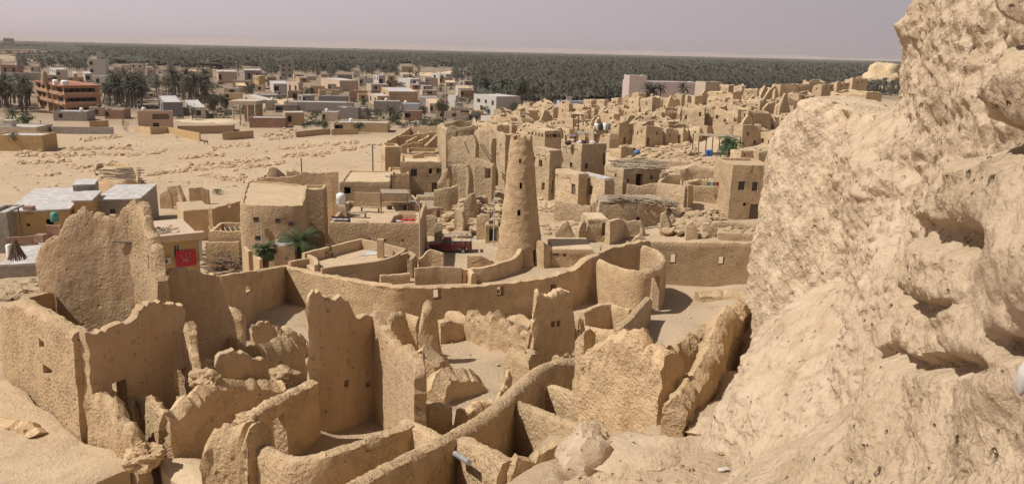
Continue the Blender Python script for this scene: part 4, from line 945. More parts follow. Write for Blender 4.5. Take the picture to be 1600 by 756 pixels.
# minaret
def minaret():
    base = UZ(812, 416, TZ - .3); base.y += 1.6
    zt_ = U(808, 216, base.y).z; H = zt_ - base.z
    rt = root('minaret', base, 'tall tapering mud minaret with small square holes, rising from the terrace', 'minaret')
    n, m = 72, 84; V = []; keep = {}
    prof = interp([0, .06, .15, .35, .6, .85, 1], [2.25, 2.1, 1.95, 1.66, 1.36, 1.1, .94])
    for s, k in ((1, 0), (0, 1)):
        for j in range(m + 1):
            v = j / m
            for i in range(n):
                a = 2 * math.pi * i / n; d = Vector((math.cos(a), math.sin(a), 0))
                z = base.z - .4 + (H + .4) * v
                if j > m - 2: z += .16 * fnoise((d.x * 2, d.y * 2, 1), 2.5, 4) + (.22 if int(i / 5) % 3 else -.1) * (j == m)
                rad = prof(v) * (1.02 if s else .66) if not (s == 0 and j > m - 3) else prof(v) * .72
                p = base + d * rad; p.z = z; p.x += -.12 * v
                p += d * (.045 * fnoise(p, .8, 2) + .05 * fnoise(p, 2.4, 8) + .008 * math.sin(z * 7 + fnoise(p, .6) * 4)) * (1 if s else .3)
                V.append(p)
    HL = []
    def hole(px, py0, py1, wpx):
        zc0, zc1 = U(px, py1, base.y).z, U(px, py0, base.y).z
        v = (zc0 + zc1) / 2; vv = (v - base.z) / H; rr = prof(vv)
        xoff = (U(px, (py0 + py1) / 2, base.y - rr * .8).x) - (base.x - .12 * vv)
        a = -math.pi / 2 + math.asin(max(-.97, min(.97, xoff / rr))); hw = wpx / F * base.y / 2 / rr / max(.3, math.cos(a + math.pi / 2))
        HL.append((a, hw, zc0, zc1))
    hole(813, 245, 252, 4); hole(814, 283, 291, 4); hole(811.5, 322, 332, 5); hole(839, 384, 413, 10)
    def removed(i, j):
        a = 2 * math.pi * (i + .5) / n; z = base.z - .4 + (H + .4) * (j + .5) / m
        for (ha, hw, z0, z1) in HL:
            d = (a - ha + math.pi) % (2 * math.pi) - math.pi
            if abs(d) < max(hw, math.pi / n * 1.01) and z0 < z < z1: return True
        return False
    o_ = (m + 1) * n; Fc = []
    R_ = [[removed(i, j) for i in range(n)] for j in range(m)]
    for j in range(m):
        for i in range(n):
            i2 = (i + 1) % n; q = lambda a, b_: b_ * n + a
            if R_[j][i]:
                if not R_[j][i - 1]: Fc.append((q(i, j), q(i, j + 1), o_ + q(i, j + 1), o_ + q(i, j)))
                if not R_[j][i2]: Fc.append((q(i2, j + 1), q(i2, j), o_ + q(i2, j), o_ + q(i2, j + 1)))
                if j and not R_[j - 1][i]: Fc.append((q(i, j), q(i2, j), o_ + q(i2, j), o_ + q(i, j)))
                if j < m - 1 and not R_[j + 1][i]: Fc.append((q(i2, j + 1), q(i, j + 1), o_ + q(i, j + 1), o_ + q(i2, j + 1)))
                continue
            Fc.append((q(i, j), q(i2, j), q(i2, j + 1), q(i, j + 1)))
            Fc.append((o_ + q(i2, j), o_ + q(i, j), o_ + q(i, j + 1), o_ + q(i2, j + 1)))
            if j == m - 1: Fc.append((q(i, m), q(i2, m), o_ + q(i2, m), o_ + q(i, m)))
    link('tower_shaft', V, Fc, M['stucco'], parent=rt)
    b = MB(); b.lathe((base.x, base.y, base.z - .4), [(1.0, 0), (1.0, 1.5)], 20)
    # stair buttress on the right side, with steps
    q0 = UZ(843, 413, TZ); q1 = UZ(862, 411, TZ)
    V, Fc = wallmesh([(q0.x, q0.y, TZ + 2.1), (q1.x, q1.y + .4, TZ + 1.25)], th=.9, base=TZ - .5, ds=.2, rows=8, amp=.05, jag=.04)
    link('buttress', V, Fc, M['stucco'], parent=rt)
    for k in range(4):
        p = base + Vector((1.75 - .13 * k, .4 + .2 * k, 1.6 + .75 * k)); b = MB(); b.box(p, (.5, .2, .09), rz=.2); b.build('step', M['palewood'], rt, smooth=0)
minaret()
TZW = lambda px, py: UZ(px, py, TZ)
def twall(label, pts, h, mat='townmud', th=.4, base=None, **kw):
    """low wall on the terrace: pts are pixels of its foot (px, py) on level TZ"""
    nd = [(p.x, p.y, TZ + (h[i] if isinstance(h, (list, tuple)) else h)) for i, p in enumerate(UZ(x, y, TZ) for x, y in pts)]
    kw.setdefault('ds', .35); kw.setdefault('rows', 6); kw.setdefault('amp', .04); kw.setdefault('jag', .06)
    return wall('low_wall', nd, label, 'wall', mat, th=th, base=TZ - 1.2 if base is None else base, **kw)
twall('curved low wall sweeping up to the foot of the minaret', [(736, 436), (760, 434), (785, 427), (805, 420), (815, 408)], [.9, .95, 1.0, 1.1, 1.6], smooth=True, th=.5)
twall('low wall across the terrace with a ragged top, left of the curved low wall', [(648, 440), (684, 438), (721, 437)], 1.1, jag=.1)
twall('short wall joining the ragged low wall to the parapet', [(721, 437), (732, 434), (740, 442)], .8, jag=.1)
twall('left rim of the square sunken room on the terrace', [(585, 434), (594, 430), (636, 418)], 1.3, jag=.04)
twall('front rim of the square sunken room on the terrace', [(594, 440), (640, 436)], .5)
twall('right rim of the square sunken room on the terrace', [(640, 430), (648, 421), (640, 416)], 1.3, jag=.04)
twall('ragged stub of wall beside the white lamp pole', [(655, 422), (672, 421), (693, 422)], [1.0, 1.75, 1.4], jag=.12, base=1.5)
twall('low broken wall in front of the red truck', [(730, 416), (750, 416), (772, 415)], [.95, .95, .4], jag=.12, base=1.5)
b = MB()
for (a, c, r_) in (((738, 411), (756, 404), .07), ((752, 411), (770, 408), .06)): b.tube([UZ(*a, TZ + .9), UZ(*c, TZ + 1.2)], r_, 6)
tag(b.build('fallen_beam', M['wood'], loc=UZ(745, 411, TZ + .9)), 'dry branches lying on the low broken wall near the truck', 'branch')
rubble([(736, 424), (798, 420), (795, 411), (748, 416)], 50, .05, .22, seed=3)
# low building right of the minaret
house('low flat-roofed block with drain holes, right of the minaret', 858, 862, 927, 390, 413, 3, mat='mud', roof='roofmud', par=.06, L=4.6, Y=UZ(862, 413, TZ).y, jag=.03, ds=.6,
      wr=[(.04, .09, .62, .74, 'h'), (.13, .17, .35, .5, 'h'), (.27, .34, .55, .72, 'h'), (.55, .58, .3, .45, 'h')], name='low_block', cat='building')
# roofed terrace compound (open L-shaped roof) in front of the roof-terrace house
def comp(label, pts, zt0, zb, **kw):
    kw.setdefault('th', .38); kw.setdefault('ds', .5); kw.setdefault('rows', 6); kw.setdefault('amp', .03); kw.setdefault('jag', .03)
    return wall('parapet_wall', [(p.x, p.y, z) for p, z in ((UZ(x, y, z), z) for x, y, z in [(a, b_, zt0) if len(q) == 2 else q for q in pts for a, b_ in [q[:2]]])], label, 'wall', 'peachmud', base=zb, **kw)
M['peachmud'] = mud('peach_mud_plaster', (.52, .38, .24), (.49, .355, .22), (.46, .33, .20), cragd=.05, clodd=.015, graind=.01, pit=0)
Zp = 7.4
comp('back parapet of the pale roof terrace behind the long parapet', [(474, 395), (520, 384), (564, 373)], Zp, 1.0)
comp('right parapet of the pale roof terrace, running to the corner by the lamp pole', [(564, 373), (600, 381), (634, 389)], Zp, 1.0)
comp('front parapet of the pale roof terrace, dark on its near face', [(634, 389), (610, 402), (580, 409), (545, 413), (502, 419)], Zp - .1, 1.0, smooth=True)
comp('left parapet of the pale roof terrace, low and stepped', [(474, 395), (486, 400), (494, 406), (494, 414)], Zp - .2, 1.0)
comp('short curved parapet stub at the left front of the pale roof terrace', [(452, 409), (470, 405), (494, 402)], Zp - .4, 1.0, smooth=True)
b = MB(); b.prism([(p.x, p.y) for p in (UZ(476, 396, Zp), UZ(500, 418, Zp), UZ(580, 408, Zp), UZ(632, 390, Zp), UZ(564, 374, Zp))], 3.0, Zp - .85); o = b.build('terrace_floor', M['roofmud'], smooth=0); tag(o, kind='structure')
p = UZ(595, 402, Zp - .85); b = MB(); b.box((p.x, p.y, Zp - .1), (.55, .5, 1.7)); tag(b.build('chimney_post', M['peachmud'], loc=(p.x, p.y, Zp - .9)), 'square plastered post standing on the pale roof terrace', 'post')
b = MB(); b.prism([(q.x, q.y) for q in (UZ(560, 401, Zp - .85), UZ(592, 398, Zp - .85), UZ(586, 386, Zp - .85), UZ(575, 387, Zp - .85), UZ(572, 395, Zp - .85))], Zp - .845, Zp - .80); tag(b.build('plastic_sheet', M['whiteroof'], loc=(p.x, p.y, Zp), smooth=0), 'pale plastic sheet spread on the roof terrace beside the post', 'sheet')
p = UZ(514, 402, Zp - .85); rt = root('wooden_chair', p, 'small wooden chair standing on the pale roof terrace', 'chair')
b = MB(); b.box(p + Vector((0, 0, .45)), (.6, .55, .08)); b.build('seat', M['wood'], rt, smooth=0)
b = MB(); b.box(p + Vector((-.1, .27, .8)), (.55, .07, .6)); b.build('backrest', M['wood'], rt, smooth=0)
for sx in (-1, 1):
    for sy in (-1, 1): b = MB(); b.box(p + Vector((sx * .25, sy * .22, .2)), (.08, .08, .42)); b.build('leg', M['wood'], rt, smooth=0)
# kiosk
rt, kk = house('small pink plastered kiosk with a dark doorway, left of the pale roof terrace', 420, 429, 461, 385, 408, 12, mat='peach', roof='grey', par=.12, L=1.7, jag=0, amp=.01, ds=.6, thick=.18, wl=[(.3, .75, .0, .62, 'h')], name='kiosk', cat='kiosk', batter=0, Y=68)
# ================================================================ ROOF-TERRACE HOUSE
RH, rh = house('mud house with an open furnished roof terrace, behind the lamp pole', 505, 516, 656, 348, 418, 3, mat='townmud', roof='roofmud', par=.55, L=11.5, jag=.03, ds=.5, rows=14, amp=.05, batter=.35, Y=76,
      wr=[(.42, .46, .60, .66, 'h'), (.60, .63, .60, .65, 'h'), (.73, .755, .60, .65, 'h'), (.8, .825, .60, .65, 'h'), (.74, .80, .22, .37, 'w'), (.40, .48, .47, .53, 'h')], thick=.42)
C_, A_, D_, B_, zt_, r_, l_ = rh
fl = zt_ - .55
def on(u, v, z=0): return C_ + r_ * (A_ - C_).length * u + l_ * (B_ - C_).length * v + Vector((0, 0, fl + z - C_.z))
def rwall(label, pts, h, mat='peachmud', th=.25):
    nd = [(on(u, v).x, on(u, v).y, fl + h) for u, v in pts]
    wall('low_wall', nd, label, 'wall', mat, th=th, base=fl - .1, ds=.5, rows=4, amp=.02, jag=.02)
rwall('pink partition wall at the back left of the furnished roof terrace', [(.10, .98), (.42, .98)], 1.6)
rwall('dark back wall under the slatted awning of the roof terrace', [(.46, .99), (.80, .99)], 1.9)
rwall('short side wall at the right of the slatted awning', [(.82, .98), (.90, .75)], 1.4)
rwall('low seat wall around the red rug on the roof terrace', [(.72, .42), (.92, .42)], .55)
rwall('second low step wall behind the red rug', [(.70, .55), (.90, .55)], .5)
rwall('rounded low wall at the left of the red rug', [(.66, .03), (.67, .3), (.74, .42)], .55)
rwall('high square plinth under the white water tank on the roof terrace', [(.0, .5), (.05, .5), (.05, .57), (.0, .57)], 1.2, th=.8)
p = on(.025, .53, 1.25); b = MB(); b.lathe(p, [(.44, 0), (.48, .1), (.46, .5), (.48, .55), (.46, .98), (.36, 1.12), (.16, 1.18), (.14, 1.24)], 20); tag(b.build('water_tank', M['tankwhite'], loc=p), 'white plastic water tank on the plinth of the roof terrace', 'tank')
rt = root('slatted_awning', on(.46, .8), 'slatted awning with pale strips over the back of the roof terrace', 'awning')
b = MB()
for k in range(16): b.box(on(.47 + .02 * k, .84, 2.0 + (k % 2) * .05), (.26, 2.6, .06), rz=.25)
b.build('slats', M['palewood'], rt, smooth=0)
for u in (.47, .79): b = MB(); b.tube([on(u, .72), on(u, .72, 2.0)], .06, 6); b.build('post', M['wood'], rt)
def bench(label, u, v, w, d, h, mat, rz=0, back=True):
    p = on(u, v); rt = root('sofa', p, label, 'sofa')
    b = MB(); b.box(p + Vector((0, 0, h * .35)), (w, d, h * .7), rz=rz); b.build('seat', M[mat], rt, smooth=0)
    b = MB(); b.box(p + Vector((-math.sin(rz) * d * .42, math.cos(rz) * d * .42, h * .75)), (w * .98, d * .16, h * .7), rz=rz); b.build('backrest', M[mat], rt, smooth=0)
    b = MB()
    for k in range(3): b.box(p + Vector(((k - 1) * w * .3, -d * .05, h * .80)), (w * .26, d * .5, h * .16), rz=rz)
    b.build('cushions', M['white'], rt)
    for k, sx in enumerate((-1, 1)): b = MB(); b.box(p + Vector((sx * w * .47, 0, h * .55)), (w * .07, d, h * .5)); b.build('armrest', M[mat], rt, smooth=0)
bench('dark patterned sofa with pale cushions at the front of the roof terrace', .10, .12, 1.9, .8, .75, 'tyrebrown')
for (u, v, w, lab) in ((.23, .45, 2.0, 'long wooden table at the middle of the roof terrace'), (.34, .70, 2.2, 'second wooden table nearer the partition on the roof terrace')):
    p = on(u, v); rt = root('wooden_table', p, lab, 'table')
    b = MB(); b.box(p + Vector((0, 0, .55)), (w, .5, .08), rz=-.15); b.build('tabletop', M['palewood'], rt, smooth=0)
    for sx in (-1, 1): b = MB(); b.box(p + Vector((sx * w * .42, 0, .26)), (.1, .4, .5)); b.build('leg', M['wood'], rt, smooth=0)
for (u, v, r0, lab) in ((.36, .13, .55, 'round straw pouf beside the patterned sofa'), (.55, .86, .3, 'dark round stool under the slatted awning'), (.75, .86, .3, 'small dark seat near the right end of the awning')):
    p = on(u, v); b = MB(); b.lathe(p, [(r0 * .9, 0), (r0, .1), (r0, .32), (r0 * .85, .42)], 14); tag(b.build('stool', M['palewood' if r0 > .4 else 'tyrebrown'], loc=p), lab, 'stool')
b = MB(); b.box(on(.83, .2, .03), (2.0, 1.5, .05)); tag(b.build('floor_rug', M['redcloth'], loc=on(.83, .2), smooth=0), 'red rug spread at the right front of the roof terrace', 'rug')
for k, (u, v) in enumerate(((.74, .26), (.80, .34), (.88, .34))):
    b = MB(); b.rock(on(u, v, .12), .28, k, 2, (1.4, .8, .5), .2); tag(b.build('cushion', M['whiteroof' if k == 0 else 'redcloth'], loc=on(u, v)), ('pale cushion at the left edge of the red rug', 'red cushion against the seat wall behind the red rug, the left one', 'red cushion against the seat wall behind the red rug, the right one')[k], 'cushion')
# ================================================================ LEFT-MIDDLE HOUSES
def roundhouse(label, pts, zt, zb, holes=(), roof='roofmud', par=.12, mat='townmud', crumb=0, **kw):
    nd = [(p.x, p.y, zt) for p in pts]; c = sum(pts, Vector()) / len(pts)
    rt = root('mud_house', (c.x, c.y, zb), label, 'house')
    SEED[0] += 1.9
    V, Fc = wallmesh(nd, th=.45, base=zb - .5, closed=True, ds=.5, rows=12, amp=.08, jag=.06 + crumb, crumble=crumb * 3, batter=.3, smooth=True, side=1, seed=SEED[0], **kw); link('wall', V, Fc, M[mat], parent=rt)
    Q, _ = resample(nd, .8, True, smooth=True); b = MB(); q = []
    for v in Q: d = c - v; d.z = 0; d.normalize(); q.append((v.x + d.x * .3, v.y + d.y * .3))
    b.prism(q, zt - par - .2, zt - par); b.build('roof', M[roof], rt); return rt
q = [U(x, 400, Y) for x, Y in ((380, 76.5), (384, 74.6), (420, 74), (470, 74.4), (479, 76), (482, 82), (478, 86), (400, 88), (388, 85))]
zr = U(425, 322, 74).z
RHH = roundhouse('rounded mud house with a flat pale roof and small brown windows, behind the palm', q, zr, hz(q[2].x, q[2].y))
for (px, py) in ((400, 343), (434, 345), (455, 350), (403, 372)):
    p = U(px, py, 73.72 if px > 395 else 74); rr = MB(); rr.box(p, (.5, .12, .5)); f = rr.build('window', M['wood'], RHH, smooth=0)
    rr = MB(); rr.box(p + Vector((0, -.07, .1)), (.36, .02, .2)); rr.build('pane', M['dark'], f, smooth=0)
# kind of shutters are set slightly proud of the plaster
house('square mud room standing behind the rounded house', 468, 470, 506, 296, 320, 6, roof='roofmud', L=3, par=.3, jag=.1, Y=88)
W_ = lambda lab, *a, **k: wall('ruin_wall', pw(*a), lab, 'wall', k.pop('mat', 'townmud'), **dict(dict(th=.45, ds=.5, rows=6, amp=.06, jag=.12), **k))
W_('long ruined yard wall with a raised triangular end, behind the rounded house', (404, 279, 101), (440, 277, 101.5), (470, 274, 102))
W_('triangular gable remnant above the ruined yard wall', (415, 278, 104), (422, 262, 104), (432, 262, 104), (446, 274, 104.5))
W_('dark back wall of the ruined yard', (448, 266, 106), (475, 269, 106), (500, 271, 106), (528, 269, 106), jag=.2)
W_('left end wall of the ruined yard', (404, 279, 101), (416, 272, 106))
W_('thin wall with a square pillar in the ruined yard', (505, 276, 99), (512, 270, 99), (520, 278, 99), jag=.2)
house('mud house with a pale flat roof and one big dark window, behind the roof terrace', 525, 531, 610, 284, 318, 5, roof='roofmud', par=.15, L=9, Y=92, wr=[(.09, .22, .45, .75, 'h'), (.50, .55, .28, .38, 'h'), (.68, .74, .28, .38, 'h')], jag=.08)
house('low annex in front of the two-storey mud house', 598, 606, 640, 272, 304, 8, roof='roofmud', par=.3, L=6, Y=104, jag=.06)
_, th_ = house('two-storey mud house with pale patches around its small windows', 618, 626, 690, 253, 303, 8, roof='roofmud', par=.3, L=8, Y=106, jag=.08, wr=[(.25, .40, .55, .78, 'w'), (.69, .77, .64, .80, 'h'), (.88, .95, .66, .80, 'h'), (.76, .88, .05, .36, 'd')], wl=[(.4, .7, .5, .7, 'w')])
house('taller rear block of the two-storey mud house', 590, 602, 626, 230, 262, 15, roof='roofmud', par=.4, L=5, Y=116, wl=[(.2, .35, .2, .45, 'h'), (.6, .75, .2, .45, 'h')], jag=.1)
W_('curved low wall on the roof edge of the two-storey house', (628, 240, 113), (645, 243, 112), (662, 238, 113))
house('flat-roofed room at the back of the two-storey mud house', 630, 636, 686, 238, 262, 8, roof='roofmud', par=.5, L=5, Y=118, jag=.2)
# left edge houses
house('ochre house with a patched white roof at the left edge', -14, 16, 112, 330, 368, 20, mat='yellow', roof='whiteroof', L=15, Y=88, jag=0, amp=.02, ovh=.25, wr=[(.28, .34, .35, .45, 'h'), (.6, .72, .05, .6, 'h')], thick=.3)
house('small ochre upper room with a white roof beside the ragged wall', 112, 118, 146, 313, 345, 18, mat='yellow', roof='whiteroof', L=6, Y=91, jag=0, amp=.01, ovh=.4, thick=.3)
house('grey block hut on top of the white roofs', 97, 115, 149, 289, 304, 22, mat='grey', roof='whiteroof', L=4.5, Y=101, jag=0, amp=.01, ovh=.1, thick=.25)
house('grey block house with a white roof behind the ragged wall', 147, 152, 221, 312, 345, 14, mat='grey', roof='whiteroof', L=11, Y=95, jag=0, amp=.02, ovh=.1, thick=.3, wr=[(.3, .42, .25, .55, 'w')])
house('stone-block house with a pale roof in the left corner', -30, 1, 66, 414, 446, 18, mat='blockstone' if 'blockstone' in M else 'grey', roof='whiteroof', L=8.5, Y=72, jag=0, amp=.05, ovh=.05, thick=.3, wr=[(.36, .46, .1, .45, 'h')])
house('rough stone shed at the far left edge', -30, -20, 14, 333, 366, 10, mat='grey', roof='whiteroof', L=5, Y=86, jag=0.02)
W_('brick parapet on the lower pale roof at the left', (10, 372, 79), (58, 368, 80), mat='brick', th=.25)
b = MB(); p = U(64, 372, 79); b.box(p, (.9, .9, .8)); tag(b.build('brick_pier', M['brick'], loc=p), 'red brick pier on the lower pale roof at the left', 'pier')
b = MB(); p = U(46, 328, 89); b.box(p, (1.0, .8, .9)); tag(b.build('chimney_block', M['brick'], loc=p, smooth=0), 'red brick chimney block on the edge of the patched white roof', 'chimney')
p = U(86, 346, 84); b = MB(); b.lathe(p, [(.38, 0), (.42, .1), (.42, .85), (.30, 1.0), (.12, 1.06)], 18); tag(b.build('water_tank', M['tankgreen'], loc=p), 'green plastic water tank beside the ochre house at the left', 'tank')
W_('brick and plaster post wall under the green tank', (72, 350, 83.5), (80, 352, 83.6), (95, 352, 83.6), mat='brick', th=.4)
p = U(16, 402, 71); b = MB(); b.lathe(p, [(.28, 0), (.28, 1.15), (.2, 1.25)], 14); tag(b.build('water_tank', M['tankwhite'], loc=p), 'narrow white tank on the pale roof in the left corner', 'tank')
b = MB(); p = U(27, 405, 70.5)
for k in range(40):
    a = k * 2.4; d = Vector((math.cos(a), math.sin(a), 0)); b.tube([p + d * random.uniform(.5, .9), p + d * .12 + Vector((0, 0, random.uniform(1.2, 1.9)))], .05, 4)
tag(b.build('frond_bundle', M['wood'], loc=p), 'cone of dry palm stalks stacked on the pale roof in the left corner', 'bundle')
rubble([(0, 445), (60, 436), (66, 468), (0, 470)], 160, .1, .45, 'rubble', seed=9, sub=1)
# yellow house
YH, yh = house('ochre plastered house with a wide cornice, a red cloth and air conditioners', 226, 238, 313, 376, 428, 33, mat='yellow', roof='peach', par=0, L=8, Y=68, jag=0, amp=.01, thick=.28, ovh=.35, wr=[(.47, .60, .42, .80, 'w')], batter=0, frame='white')
C_, A_, D_, B_, zt_, r_, l_ = yh
fn = Vector((r_.y, -r_.x, 0)); WR = (A_ - C_).length
def onf(u, z, o=0): return C_ + r_ * WR * u + fn * o + Vector((0, 0, z - C_.z))
b = MB(); b.box(onf(.5, zt_ + .1, .2) , (WR + .9, .75, .65), (r_, -fn, Vector((0, 0, 1)))); b.build('cornice', M['peach'], YH, smooth=0)
b = MB(); b.box(onf(1.03, zt_ - 1.2, .02), (.3, .35, 2.3), (r_, -fn, Vector((0, 0, 1)))); b.build('corner_pillar', M['white'], YH, smooth=0)
ax = (r_, -fn, Vector((0, 0, 1)))
def acunit(u, z, lab):
    p = onf(u, z, .25); rt = root('air_conditioner', p, lab, 'air conditioner')
    b = MB(); b.box(p, (.75, .32, .55), ax); b.build('casing', M['white'], rt, smooth=0)
    b = MB(); n = 18; c = p + fn * .17 - r_ * .12
    for k in range(n):
        a = 2 * math.pi * k / n; b.V.append(c + r_ * .2 * math.cos(a) + Vector((0, 0, .2 * math.sin(a))))
    b.F.append(tuple(range(n)))
    for k in range(n): b.V.append(b.V[k] - fn * .04)
    for k in range(n): b.F.append((k, n + k, n + (k + 1) % n, (k + 1) % n))
    b.build('fan_grille', M['dark'], rt, smooth=0)
acunit(.10, U(248, 380, 68.5).z, 'upper air conditioner unit on the ochre house wall'); acunit(.30, U(264, 405, 69).z, 'lower air conditioner unit beside the red cloth')
V = []; Fc = []; z0, z1 = U(290, 418, 69).z, U(290, 393, 69).z; nn_, mm_ = 20, 12
rt = root('wall_hanging', onf(.72, z0, .1), 'red cloth with a pale looping line design hung on the ochre house', 'cloth')
for i in range(nn_ + 1):
    for j in range(mm_ + 1): u = i / nn_; V.append(onf(.50 + .42 * u, z0 + (z1 - z0) * j / mm_, .12 + .04 * math.sin(u * 14 + j * .2)))
n0 = len(V); V += [v - fn * .02 for v in V]
for i in range(nn_):
    for j in range(mm_): a = i * (mm_ + 1) + j; Fc += [(a, a + mm_ + 1, a + mm_ + 2, a + 1), (n0 + a + 1, n0 + a + mm_ + 2, n0 + a + mm_ + 1, n0 + a)]
link('cloth', V, Fc, M['redcloth'], rt, smooth=80)
b = MB(); hh = z1 - z0
for (pts) in ([(.2, .75), (.35, .5), (.5, .35), (.62, .25)], [(.55, .85), (.45, .6), (.5, .35)], [(.3, .3), (.45, .4), (.6, .62), (.75, .55), (.65, .4), (.5, .42)], [(.72, .85), (.68, .68)]):
    b.tube([onf(.50 + .42 * u, z0 + hh * v, .19) for u, v in pts], .022, 4)
b.build('line_design', M['whiteroof'], rt)
p = onf(.05, zt_ + .4, 0) + l_ * 4.6; b = MB(); b.lathe(p, [(.55, 0), (.6, .08), (.6, .5), (.57, .55), (.6, .6), (.6, 1.05), (.45, 1.22), (.2, 1.28)], 20); tag(b.build('water_tank', M['tankblack'], loc=p), 'black plastic water tank on the roof of the ochre house', 'tank')
b = MB()
for k in range(40):
    q = onf(random.uniform(.02, .55), zt_ + .12, 0) + l_ * random.uniform(1, 4); a = random.uniform(0, 3); b.tube([q, q + Vector((math.cos(a) * 1.1, math.sin(a) * 1.1, .05))], .06, 4)
tag(b.build('firewood', M['palewood'], loc=onf(.3, zt_, 0)), 'heap of dry sticks on the roof of the ochre house', 'firewood')
b = MB()
for k in range(150):
    px, py = random.uniform(312, 385), random.uniform(398, 428); q = G(px, py); a = random.uniform(-.6, .9)
    q.z += random.uniform(.2, 2.4) * max(0, 1 - abs(px - 345) / 45); b.tube([q, q + Vector((math.cos(a) * 2, math.sin(a) * 1.6, random.uniform(-.5, .2)))], random.uniform(.03, .09), 4)
tag(b.build('brushwood', M['wood']), kind='stuff')
rubble([(318, 395), (372, 385), (385, 410), (330, 425)], 60, .1, .45, seed=12)
# ruins between
house('low mud room with a pale flat roof and long front, left of the rounded house', 276, 288, 330, 330, 352, 30, roof='roofmud', par=.1, L=6, Y=92, jag=.06)
W_('brown plastered wall with a small hole right of the long low room', (328, 326, 90), (378, 313, 97), jag=.05, holes=[(0, .5, .58, U(353, 326, 93).z, U(353, 320, 93).z)])
house('roofless shed with rafters across the top, below the brown plastered wall', 320, 326, 380, 362, 384, 5, roof=None, L=5, Y=84, jag=.15)
b = MB(); 
for k in range(7): b.tube([U(330 + k * 8, 362, 84.5), U(326 + k * 8, 354, 89)], .08, 5)
tag(b.build('roof_rafters', M['palewood'], loc=U(340, 362, 84)), 'loose pale rafters laid over the roofless shed', 'rafters')
W_('low stone wall in front of the roofless shed', (322, 379, 79), (374, 378, 79))
W_('slim broken wall with an arched gap in the sandy field edge', (250, 303, 114), (262, 297, 114), (268, 304, 114))
W_('leaning triangular wall remnant at the field edge', (262, 292, 116), (280, 290, 116), (288, 312, 115), th=.7)
W_('ruined wall pair standing right of the leaning remnant', (295, 296, 113), (314, 292, 113.5), (318, 296, 113.5), jag=.2)
W_('low wall corner beyond the ruined wall pair', (314, 293, 118), (326, 296, 118))
roundhouse('round ruined mud enclosure with a collapsed stick roof in the sandy field', [U(x, 290, Y) for x, Y in ((146, 128), (160, 122), (190, 120), (216, 122), (218, 130), (205, 138), (170, 140), (150, 136))], U(185, 281, 121).z, -.3, par=.8, crumb=.3)
b = MB()
for k in range(60): q = U(random.uniform(148, 205), random.uniform(268, 276), random.uniform(124, 136)); q.z = U(185, 281, 121).z - .6 + random.random() * .4; a = random.uniform(-.4, .4); b.tube([q, q + Vector((math.cos(a) * 2.5, math.sin(a) * 2.5, 0))], .07, 4)
tag(b.build('roof_sticks', M['wood'], loc=U(180, 272, 130)), 'brown sticks fallen over the round ruined enclosure', 'sticks')
W_('white-plastered yard wall with a doorway in front of the rounded house', (380, 388, 70.5), (382, 386, 70.3), (408, 405, 66), mat='peachmud', th=.3, jag=.04, holes=[(1, .35, .62, 1.0, U(395, 390, 68).z)])
